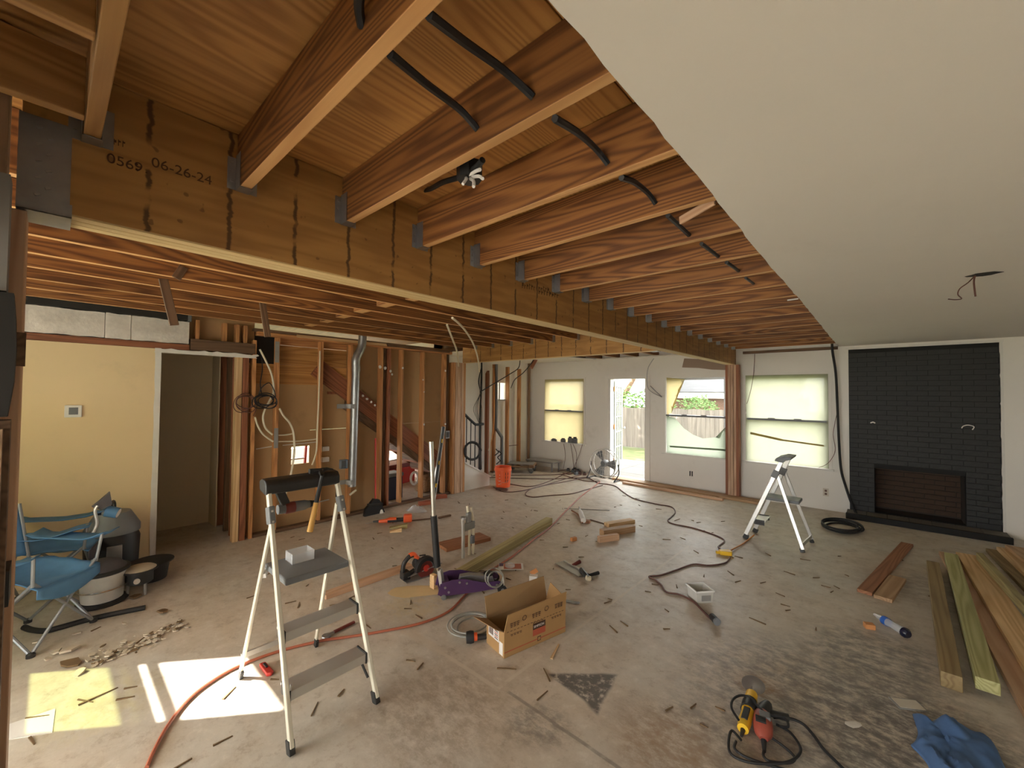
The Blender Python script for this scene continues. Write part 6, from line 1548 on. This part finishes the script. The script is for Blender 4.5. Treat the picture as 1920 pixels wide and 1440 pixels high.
# ================================================================== LEFT: CHAIRS AND POTS
def camp_chair(label, loc, rz, fab, fab2, sag):
    t = thing('camp_chair', label, 'chair', loc, rz=rz)
    w, d, zs = 0.205, 0.23, 0.44
    R = 0.010
    def tb(name, pts, r=R, mt='tubegrey'): return MB().tube(pts, r, 8).build(name, mt, t, True)
    F = {(-1, -1): (-w, -d), (1, -1): (w, -d), (-1, 1): (-w, d), (1, 1): (w, d)}
    for s in (-1, 1):      # crossing legs, left/right and front/back pairs
        tb('leg', [(-w*s, -d, 0.012), (w*s, -d, zs+0.02)]); tb('leg', [(-w*s, d, 0.012), (w*s, d, zs+0.02)])
        tb('leg', [(s*w, -d, 0.012), (s*w, d, zs+0.02)]); tb('leg', [(s*w, d, 0.012), (s*w, -d, zs+0.02)])
        tb('back_post', [(s*w, d, zs-0.02), (s*w*1.04, d+0.10, 0.86)]); tb('arm_post', [(s*w*1.02, -d, zs), (s*w*1.12, -d-0.02, 0.64)])
        for e in (-1, 1): MB().lathe([(0.022, 0), (0.022, 0.02), (0.012, 0.03)], (s*w, e*d, 0), 10).build('foot_cap', 'black', t, True)
        # arm cloth with cup hole
        vs = []; n = 8
        for i in range(n+1):
            f = i/n; y = -d-0.04+(2*d+0.10)*f; z = 0.645-0.05*math.sin(PI*f)+0.02*mnoise.noise(Vector((f*4, s, rz)))
            for k in range(3): vs.append((s*(w*1.0+0.07*k), y, z+(-0.018 if k == 1 else 0)))
        fs = [(i*3+k, i*3+k+1, i*3+k+4, i*3+k+3) for i in range(n) for k in range(2)]
        o = MB().add(vs, fs).build('armrest', fab, t, True); sd = o.modifiers.new('thick', 'SOLIDIFY'); sd.thickness = 0.006
    def cloth(name, fn, nu, nv, mat):
        vs = [fn(i/nu, j/nv) for i in range(nu+1) for j in range(nv+1)]; fs = [(i*(nv+1)+j, (i+1)*(nv+1)+j, (i+1)*(nv+1)+j+1, i*(nv+1)+j+1) for i in range(nu) for j in range(nv)]
        o = MB().add(vs, fs).build(name, mat, t, True); sd = o.modifiers.new('thick', 'SOLIDIFY'); sd.thickness = 0.006; return o
    cloth('seat', lambda u, v: (-w*1.02+2.04*w*u, -d-0.03+(2*d+0.03)*v, zs+0.03-sag*math.sin(PI*u)*math.sin(PI*min(1, v*.9+.05))-0.05*(1-v)**4+0.02*mnoise.noise(Vector((u*5, v*5, rz)))), 14, 12, fab)
    cloth('front_skirt', lambda u, v: (-w*1.02+2.04*w*u, -d-0.032, zs-0.02-0.10*v*(0.6+0.6*math.sin(PI*u))), 12, 4, fab2)
    cloth('backrest', lambda u, v: (-w*1.02+2.04*w*u, d+0.02+0.09*v+0.05*math.sin(PI*u), zs+0.06+0.36*v-0.03*math.sin(PI*u)*v+0.012*mnoise.noise(Vector((u*6, v*6, rz+3)))), 14, 10, fab2 if fab2 != fab else fab)
    return t
camp_chair('blue folding camp chair with silver legs, in front of the pots', (-4.35, -0.045, 0), math.radians(134), 'bluenylon', 'bluenylon', 0.07)
camp_chair('blue and grey folding camp chair pushed against the tan wall', (-4.98, 0.05, 0), math.radians(165), 'bluenylon', 'darknylon', 0.06)
# cup holder sticking up
t = thing('cloth_bundle', 'blue cloth cup holder with white mouth hanging off the rear camp chair arm', 'cup holder', onx(215, 962, -4.75))
c0 = onx(200, 958, -4.75); c1 = onx(222, 962, -4.72)
MB().tube([c0, c1], [0.045, 0.042], 12).build('pouch', 'bluenylon', t, True, world=True)
MB().tube([c1, c1+(c1-c0)*0.03], [0.036, 0.036], 12).build('mouth', 'paper', t, True, world=True)
pts = [onx(*p, -4.7) for p in ((172, 950), (185, 940), (206, 922), (210, 945), (190, 955))]
MB().prism([(p.y, p.z) for p in pts], 0.05, (-4.73, 0, 0), 'yz').build('folded_flap', 'darknylon', t, world=True)
tag(MB().tube(smoothpts([onx(183, 948, -4.68), onx(178, 958, -4.68), onx(182, 980, -4.68), onx(176, 996, -4.68), onx(170, 1003, -4.68)], 5), 0.011, 8).build('arm_tube', 'alu', None, True), 'bare silver arm tube rising from the rear camp chair', 'tube')
# dark trolley / vacuum behind chairs
t = thing('shop_vacuum', 'dark plastic shop vacuum tucked behind the camp chairs', 'vacuum', (-5.2, 0.42, 0))
MB().lathe([(0.16, 0.05), (0.18, 0.06), (0.19, 0.36), (0.17, 0.42)], (0, 0, 0), 20).build('tank', 'black', t, True)
MB().lathe([(0.19, 0.42), (0.19, 0.47), (0.12, 0.60), (0.04, 0.61)], (0, 0, 0), 20).build('motor_head', 'grey', t, True)
MB().tube(smoothpts([(-0.06, 0, 0.60), (-0.05, 0, 0.68), (0.05, 0, 0.68), (0.06, 0, 0.60)], 4), 0.014, 8).build('carry_handle', 'black', t, True)
for k in range(4):
    a = k*H+0.6; MB().lathe([(0.035, -0.012), (0.035, 0.012)], (0.17*math.cos(a), 0.17*math.sin(a), 0.036), 10, 'y').build('caster', 'black', t, True)
MB().mm((0.17, -0.05, 0.2), (0.2, 0.05, 0.34)).build('latch', 'steel', t, bevel=0.004)
# white pot / bucket
p = Vector((-4.68, 0.33, 0)); t = thing('paint_bucket', 'splashed white bucket with a wire hoop and black rim by the camp chair', 'bucket', p)
MB().lathe([(0.12, 0.03), (0.125, 0.034), (0.14, 0.24), (0.135, 0.24), (0.12, 0.05)], (0, 0, 0), 24).build('bucket_shell', 'bucketwhite', t, True)
MB().lathe([(0.15, 0.24), (0.165, 0.25), (0.165, 0.27), (0.13, 0.275), (0.13, 0.24)], (0, 0, 0), 24).build('black_rim', 'black', t, True)
MB().tube([(0.155*math.cos(2*PI*i/24), 0.155*math.sin(2*PI*i/24), 0.13) for i in range(24)], 0.006, 6, closed=True).build('wire_hoop', 'chrome', t, True)
MB().lathe([(0.15, 0.0), (0.16, 0.012), (0.14, 0.03)], (0, 0, 0), 20).build('base_dish', 'black', t, True)
MB().lathe([(0.145, 0.271), (0.10, 0.32), (0.05, 0.34)], (0, 0, 0), 18).build('lid', 'darknylon', t, True)
p = Vector((-4.66, 0.55, 0)); t = thing('cooking_pot', 'black lidded pot on short legs beside the white bucket', 'pot', p)
MB().lathe([(0.075, 0.09), (0.09, 0.10), (0.09, 0.19), (0.12, 0.195), (0.12, 0.205), (0.06, 0.215)], (0, 0, 0), 20).build('pot_body', 'black', t, True)
MB().lathe([(0.11, 0.206), (0.09, 0.22), (0.02, 0.222)], (0, 0, 0), 18).build('lid', 'flake', t, True)
for k in range(3):
    a = 2*PI*k/3+0.4; MB().tube([(0.07*math.cos(a), 0.07*math.sin(a), 0.10), (0.075*math.cos(a), 0.075*math.sin(a), 0.0)], 0.011, 8).build('leg', 'steel', t, True)
MB().lathe([(0.018, 0), (0.022, 0.03)], (0.085, -0.03, 0.14), 10, 'x').build('drain_tap', 'alu', t, True)
p = Vector((-4.93, 0.66, 0)); t = thing('cooking_pot', 'flat dark pan with handle behind the small lidded pot', 'pan', p)
MB().lathe([(0.10, 0.0), (0.11, 0.005), (0.13, 0.15), (0.16, 0.155), (0.16, 0.165), (0.05, 0.17)], (0, 0, 0), 22).build('pan_body', 'rubber', t, True)
MB().bar((0.0, -0.12, 0.16), (0.03, -0.24, 0.17), 0.025, 0.015).build('handle', 'black', t)
# black curved pipe on the floor
wire('black_pipe', [fl(45, 1176, .018), fl(60, 1181, .018), fl(85, 1183, .018), fl(110, 1177, .018), fl(180, 1158, .018), fl(272, 1139, .018)], 0.018, 'rubber', 'long black pipe lying bent on the floor under the camp chair', 'pipe', n=10)
# paper sheet and knife
a = [fl(*p) for p in ((18, 1358), (104, 1329), (98, 1374), (14, 1388))]
tag(MB().prism([(p.x, p.y) for p in a], 0.002, (0, 0, 0.0005)).build('paper_sheet', 'paper'), 'sheet of white paper on the floor by the near post', 'paper')
p = fl(500, 1258); q = fl(510, 1270); t = thing('utility_knife', 'small red utility knife lying by the tall ladder foot', 'knife', p, rz=math.atan2((q-p).y, (q-p).x))
MB().prism([(-0.075, -0.018), (0.06, -0.022), (0.075, 0.0), (0.06, 0.018), (-0.07, 0.016)], 0.022, (0, 0, 0.001)).build('knife_shell', 'red', t, bevel=0.006)
MB().box((-0.02, 0.0, 0.026), (0.05, 0.014, 0.008)).build('slider', 'black', t, bevel=0.002)
a, b_ = fl(612, 1192, 0.015), fl(665, 1166, 0.015); t = thing('adjustable_wrench', 'steel wrench with red and black grips under the tall ladder', 'wrench', a)
MB().bar(lerp(a, b_, 0.25), b_, 0.022, 0.018).build('grip', 'darkred', t, bevel=0.006, world=True)
MB().bar(a, lerp(a, b_, 0.28), 0.016, 0.012).build('shank', 'steel', t, world=True)
MB().lathe([(0.03, 0), (0.032, 0.008), (0.03, 0.014)], (a.x, a.y, 0.005), 8).build('jaw', 'steel', t, world=True)

# ================================================================== ROOM BEYOND THE STAIR
t = thing('toolbox', 'red toolbox seen through the studs under the stair', 'toolbox', (-6.9, 4.4, 0), rz=0.2)
MB().mm((-0.2, -0.35, 0), (0.2, 0.35, 0.30)).build('box_shell', 'red', t, bevel=0.01); MB().mm((-0.2, -0.35, 0.301), (0.2, 0.35, 0.38)).build('lid', 'darkred', t, bevel=0.01); MB().tube([(0, -0.12, 0.38), (0, -0.12, 0.43), (0, 0.12, 0.43), (0, 0.12, 0.38)], 0.012, 8).build('handle', 'steel', t, True)
t = thing('storage_bag', 'tan canvas bag with dark stripe under the stair', 'bag', (-5.95, 4.45, 0), rz=0.3)
MB().mm((-0.12, -0.20, 0), (0.12, 0.20, 0.26)).build('bag_body', 'tanplank', t, bevel=0.05); MB().mm((0.1205, -0.05, 0.02), (0.124, 0.05, 0.25)).build('dark_stripe', 'black', t)
t = thing('water_cooler', 'dark blue cooler standing behind the studs under the stair', 'cooler', (-5.92, 3.72, 0))
MB().mm((-0.13, -0.14, 0), (0.13, 0.14, 0.36)).build('cooler_body', plain('navy_plastic', (0.02, 0.025, 0.06), 0.5), t, bevel=0.02); MB().mm((-0.14, -0.15, 0.361), (0.14, 0.15, 0.42)).build('lid', 'grey', t, bevel=0.015)
t = thing('paint_roller', 'white rope coil hanging low behind a stud under the stair', 'coil', (-5.75, 4.05, 0.2))
MB().tube([(0, 0.07*math.cos(2*PI*i/16), 0.10+0.10*math.sin(2*PI*i/16)) for i in range(16)], 0.02, 8, closed=True).build('rope', 'paper', t, True)
t = thing('work_table', 'pale work table in the bright room beyond the stair', 'table', (-7.6, 4.1, 0))
MB().mm((-0.5, -0.8, 0.70), (0.5, 0.8, 0.74)).build('table_top', 'tanplank', t, bevel=0.005)
for a in (-1, 1):
    for b_ in (-1, 1): MB().mm((a*0.44-0.03, b_*0.72-0.03, 0), (a*0.44+0.03, b_*0.72+0.03, 0.70)).build('leg', 'pine', t)
t = thing('orange_ladder', 'red fibreglass ladder glimpsed through the cut hole', 'ladder', (-7.3, 2.75, 0))
for s in (-1, 1): MB().bar((0, s*0.2-0.05, 0.0), (0.3, s*0.16-0.05, 1.7), 0.03, 0.07).build('rail', 'red', t, bevel=0.003)
for k in range(5): MB().bar((0.05+0.055*k, -0.24, 0.3+0.3*k), (0.05+0.055*k, 0.14, 0.3+0.3*k), 0.04, 0.025).build('rung', 'alu', t)

# ================================================================== LOOSE DEBRIS
rng = random.Random(21)
def splinter(px, py, L, rz, w=0.008, mat='splinter'):
    o = MB().add([(-L/2, -w/2, 0.0008), (L/2, -w/4, 0.0008), (L/2, w/4, 0.0008), (-L/2, w/2, 0.0008), (-L/2, -w/2, 0.007), (L/2, -w/4, 0.005), (L/2, w/4, 0.005), (-L/2, w/2, 0.007)], [(0, 3, 2, 1), (4, 5, 6, 7), (0, 1, 5, 4), (1, 2, 6, 5), (2, 3, 7, 6), (3, 0, 4, 7)]).build('wood_splinter', mat)
    o.location = fl(px, py); o.rotation_euler = (0, 0, rz); return tag(o, 'thin dark wood splinter lying on the bare concrete', 'splinter', 'splinters strewn over the floor')
named = [(770, 1240, .06), (788, 1250, .07), (950, 1255, .12), (1025, 1266, .12), (1017, 1305, .10), (690, 1175, .08), (660, 1120, .07), (770, 1130, .07), (765, 1142, .06), (785, 1157, .08), (905, 1110, .07), (1065, 975, .06), (1100, 1005, .06), (1170, 930, .07), (1195, 935, .07), (1235, 955, .08), (1270, 975, .14), (1310, 980, .07), (1250, 1012, .09), (1280, 1010, .08), (1305, 1035, .09), (1385, 1045, .08), (1370, 1075, .10), (1320, 1080, .06), (1215, 1110, .05), (1250, 1145, .05), (1420, 1165, .12), (1255, 1330, .06), (1300, 1325, .06), (1350, 1330, .05), (1320, 1362, .04), (430, 1300, .10), (418, 1390, .08), (340, 1435, .08), (515, 1275, .05), (185, 1306, .16), (160, 1315, .10), (235, 1310, .08), (245, 1290, .06), (70, 1345, .10), (60, 1390, .08), (265, 1200, .09), (180, 1180, .06), (700, 1010, .07), (712, 1000, .06), (735, 1028, .05), (910, 930, .07), (950, 938, .06), (985, 945, .06), (1005, 958, .06), (880, 945, .07), (860, 942, .12), (1090, 1045, .06), (1560, 1110, .06), (1510, 1050, .09), (1480, 1075, .10), (1440, 1040, .09), (1250, 1180, .05), (1530, 1180, .05), (970, 1140, .06), (1150, 1180, .10), (1170, 1170, .08), (545, 1130, .08), (560, 1135, .10), (470, 1120, .06), (590, 1330, .10), (640, 1300, .06), (1750, 1120, .06), (1690, 1050, .05)]
for px, py, L in named: splinter(px, py, L, rng.uniform(0, PI), rng.uniform(.006, .012))
k = 0
while k < 70:
    px, py = rng.uniform(500, 1700), rng.uniform(930, 1150)
    splinter(px, py, rng.uniform(.03, .08), rng.uniform(0, PI), rng.uniform(.005, .009)); k += 1
splinter(1041, 1222, .17, 1.9, .018, 'pine')
def flake(px, py, s, mat, lab, grp):
    n = rng.randint(5, 7); pts = [(s*rng.uniform(.5, 1)*math.cos(2*PI*i/n), s*0.7*rng.uniform(.5, 1)*math.sin(2*PI*i/n)) for i in range(n)]
    o = MB().prism(pts, 0.004+s*0.12, (0, 0, 0)).build('plaster_flake', mat); p = fl(px, py); o.location = (p.x, p.y, 0.001+rng.uniform(0, 0.012)); o.rotation_euler = (rng.uniform(-.25, .25), rng.uniform(-.25, .25), rng.uniform(0, 6)); return tag(o, lab, 'debris', grp)
for i in range(95):
    f = rng.random(); px = 165+175*f+rng.gauss(0, 9); py = 1247-72*f+rng.gauss(0, 7)
    flake(px, py, rng.uniform(.010, .030), 'flake' if rng.random() < .8 else 'splinter', 'small plaster or wood flake in the swept heap beside the camp chair', 'flakes in the swept heap')
for px, py, s in ((130, 1222, .07), (132, 1248, .06), (145, 1190, .04), (72, 1205, .04), (105, 1225, .05), (90, 1237, .03), (225, 1222, .03), (205, 1233, .04), (255, 1122, .06), (305, 1150, .06), (150, 1262, .05), (232, 1172, .02)):
    flake(px, py, s, 'flake' if s != .06 else 'splinter', 'loose flat flake lying apart from the swept heap on the left floor', 'stray flakes')
# ================================================================== OUTDOORS
MAT['patio'] = plain('patio_slabs', (0.125, 0.118, 0.105), 0.85, var=0.15, scale=3)
def grass():
    b = NB('lawn_grass'); o = b.obj(); n = b.noise(o, 3, 5); n2 = b.noise(o, 40, 3)
    c = b.mix(b.ramp(n, .35, .65), (0.09, 0.12, 0.035), (0.15, 0.145, 0.06)); c = b.mix(b.math('MULTIPLY', n2, .5), c, (0.08, 0.11, 0.03)); return b.bsdf(c, 0.9)
MAT['grass'] = grass()
MAT['fence'] = wood('weathered_fence', (0.20, 0.17, 0.14), (0.11, 0.09, 0.075), 18)
MAT['leaf'] = plain('leaf_green', (0.10, 0.19, 0.04), 0.7, var=0.5, scale=3)
MAT['leafdark'] = plain('dark_leaf_green', (0.06, 0.12, 0.03), 0.7, var=0.4, scale=3)
MAT['bark'] = plain('tree_bark', (0.20, 0.13, 0.08), 0.9, var=0.3, scale=8, bs=0.6)
MAT['shingle'] = wood('grey_shingles', (0.055, 0.056, 0.06), (0.04, 0.041, 0.044), 18)
def brickmat():
    b = NB('neighbour_brick'); o = b.obj(); s = b.n('SeparateXYZ', {0: o}); v = b.n('CombineXYZ', {0: s.outputs[0], 1: s.outputs[2]}).outputs[0]
    t = b.n('TexBrick', {'Vector': v, 'Color1': (0.24, 0.10, 0.06, 1), 'Color2': (0.17, 0.075, 0.045, 1), 'Mortar': (0.26, 0.23, 0.2, 1), 'Scale': 5.0, 'Mortar Size': 0.02}); return b.bsdf(t.outputs[0], 0.9)
MAT['nbrick'] = brickmat()
GZ = -0.32
g = MB().mm((-60, FARY+0.2, GZ-0.3), (40, 70, GZ)).mm((-60, -50, GZ-0.3), (40, -2.75, GZ)).mm((-60, -2.75, GZ-0.3), (-9.6, FARY+0.2, GZ)).mm((2.8, -2.75, GZ-0.3), (40, FARY+0.2, GZ))
struct(g.build('ground', 'grass'))
struct(MB().mm((-9.6, -2.75, GZ-0.3), (2.8, FARY+0.2, -0.152)).build('foundation', 'patio'))
# patio slabs outside the french door
pat = struct(empty('patio', (-4, 9.5, GZ)))
for i in range(8):
    for j in range(3):
        MB().mm((-8.4+0.92*i+0.006, 8.06+0.92*j+0.006, GZ), (-8.4+0.92*(i+1)-0.006, 8.06+0.92*(j+1)-0.006, -0.10)).build('patio_slab', 'patio', pat, world=True)
MB().mm((-4.5, FARY+0.152, GZ), (-3.2, 8.058, -0.02)).build('door_step', 'patio', pat, world=True)
# added unseen pale slab behind the camera that throws light back into the room
struct(MB().mm((-9, -14, GZ), (6, -2.8, GZ+0.1)).build('bounce_slab', plain('pale_bounce_slab', (0.60, 0.57, 0.52), 0.9)))
# fence
FY = 15.0; FT = 1.22
fn = thing('wooden_fence', 'weathered vertical board fence at the back of the garden', 'fence', (-6, FY, GZ))
x = -14.0
while x < -0.5:
    h = FT+rng.uniform(-.02, .02); lumber('fence_board', (x, FY, GZ+0.03), (x, FY, h), 0.02, 0.138, 'fence', fn, up=(1, 0, 0), bevel=0); x += 0.145
for z in (GZ+0.3, FT-0.3): lumber('fence_rail', (-14, FY+0.04, z), (-0.4, FY+0.04, z), 0.04, 0.09, 'fence', fn, bevel=0)
# shrubs and trees
leaf_meshes = []
for k in range(6):
    r = random.Random(k); vs = []; fs = []
    for i in range(1100 if k < 5 else 6000):
        while True:
            c = Vector((r.uniform(-1, 1), r.uniform(-1, 1), r.uniform(-1, 1)))
            if 0.35 < c.length < 1: break
        c *= 1+0.25*mnoise.noise(c*2.3+Vector((k, 0, 0)))
        a = Vector((r.gauss(0, 1), r.gauss(0, 1), r.gauss(0, 1))).normalized(); b2 = a.orthogonal().normalized(); s = 0.075 if k < 5 else 0.05
        q = len(vs); vs += [c-a*s, c+b2*s*.5, c+a*s, c-b2*s*.5]; fs.append((q, q+1, q+2, q+3))
    leaf_meshes.append((vs, fs))
def shrub(label, x, y, z0, rx, ry, rz_, k, mat, name='shrub', cat='shrub', trunk=None):
    t = thing(name, label, cat, (x, y, GZ))
    vs, fs = leaf_meshes[k]; MB().add([(v.x*rx, v.y*ry, z0-GZ+rz_+v.z*rz_) for v in vs], fs).build('foliage', mat, t)
    pts = trunk or [(0, 0, 0), (0.03, 0, (z0-GZ)+rz_)]
    MB().tube(smoothpts(pts, 4), [0.16-0.09*i/(len(smoothpts(pts, 4))-1) if trunk else 0.05 for i in range(len(smoothpts(pts, 4)))], 10).build('trunk', 'bark', t, True)
shrub('bright green bush rising above the fence seen through the open door', -7.6, 16.2, 0.7, 1.7, 0.9, 0.65, 0, 'leaf')
shrub('green bush above the fence at the left of the torn window view', -5.15, 16.3, 0.7, 0.7, 0.6, 0.52, 1, 'leaf')
shrub('low olive shrub against the brick wall of the neighbouring house', -3.6, 17.0, 0.5, 0.9, 0.5, 0.45, 2, 'leafdark')
shrub('climbing green vine at the corner of the neighbouring house', -2.30, 16.9, 0.2, 0.35, 0.35, 1.05, 3, 'leaf')
shrub('large tree with leaning brown trunk behind the garden fence', -9.2, 19.0, 3.0, 3.0, 2.2, 1.7, 4, 'leaf', 'garden_tree', 'tree', trunk=[(-1.0, 0, 0), (-0.4, 0, 1.8), (0.3, 0, 3.0), (0.8, 0, 4.2)])
shrub('broad shade tree spreading over the back garden', -10.2, 11.2, 4.2, 5.0, 5.0, 2.2, 5, 'leafdark', 'shade_tree', 'tree', trunk=[(-1.5, 0, 0), (-1.2, 0, 2.2), (-0.5, 0, 4.6)])
# neighbouring house
nh = thing('neighbour_house', 'brick house with grey shingle roof beyond the garden fence', 'house', (-2.6, 18, GZ))
MB().mm((-7.4, 18.0, GZ), (-2.55, 24, 1.62)).build('brick_wall', 'nbrick', nh, world=True)
MB().mm((-7.7, 17.55, 1.60), (-2.2, 17.65, 1.85)).build('fascia', 'whitepaint', nh, world=True)
nr = 16
for i in range(nr):
    y0 = 17.5+0.3*i; z0 = 1.86+0.105*i
    MB().add([(-7.75, y0, z0), (-2.1, y0, z0), (-2.1, y0+0.32, z0+0.112), (-7.75, y0+0.32, z0+0.112), (-7.75, y0, z0-0.025), (-2.1, y0, z0-0.025)], [(0, 1, 2, 3), (4, 5, 1, 0)]).build('shingle_course', 'shingle', nh, world=True)
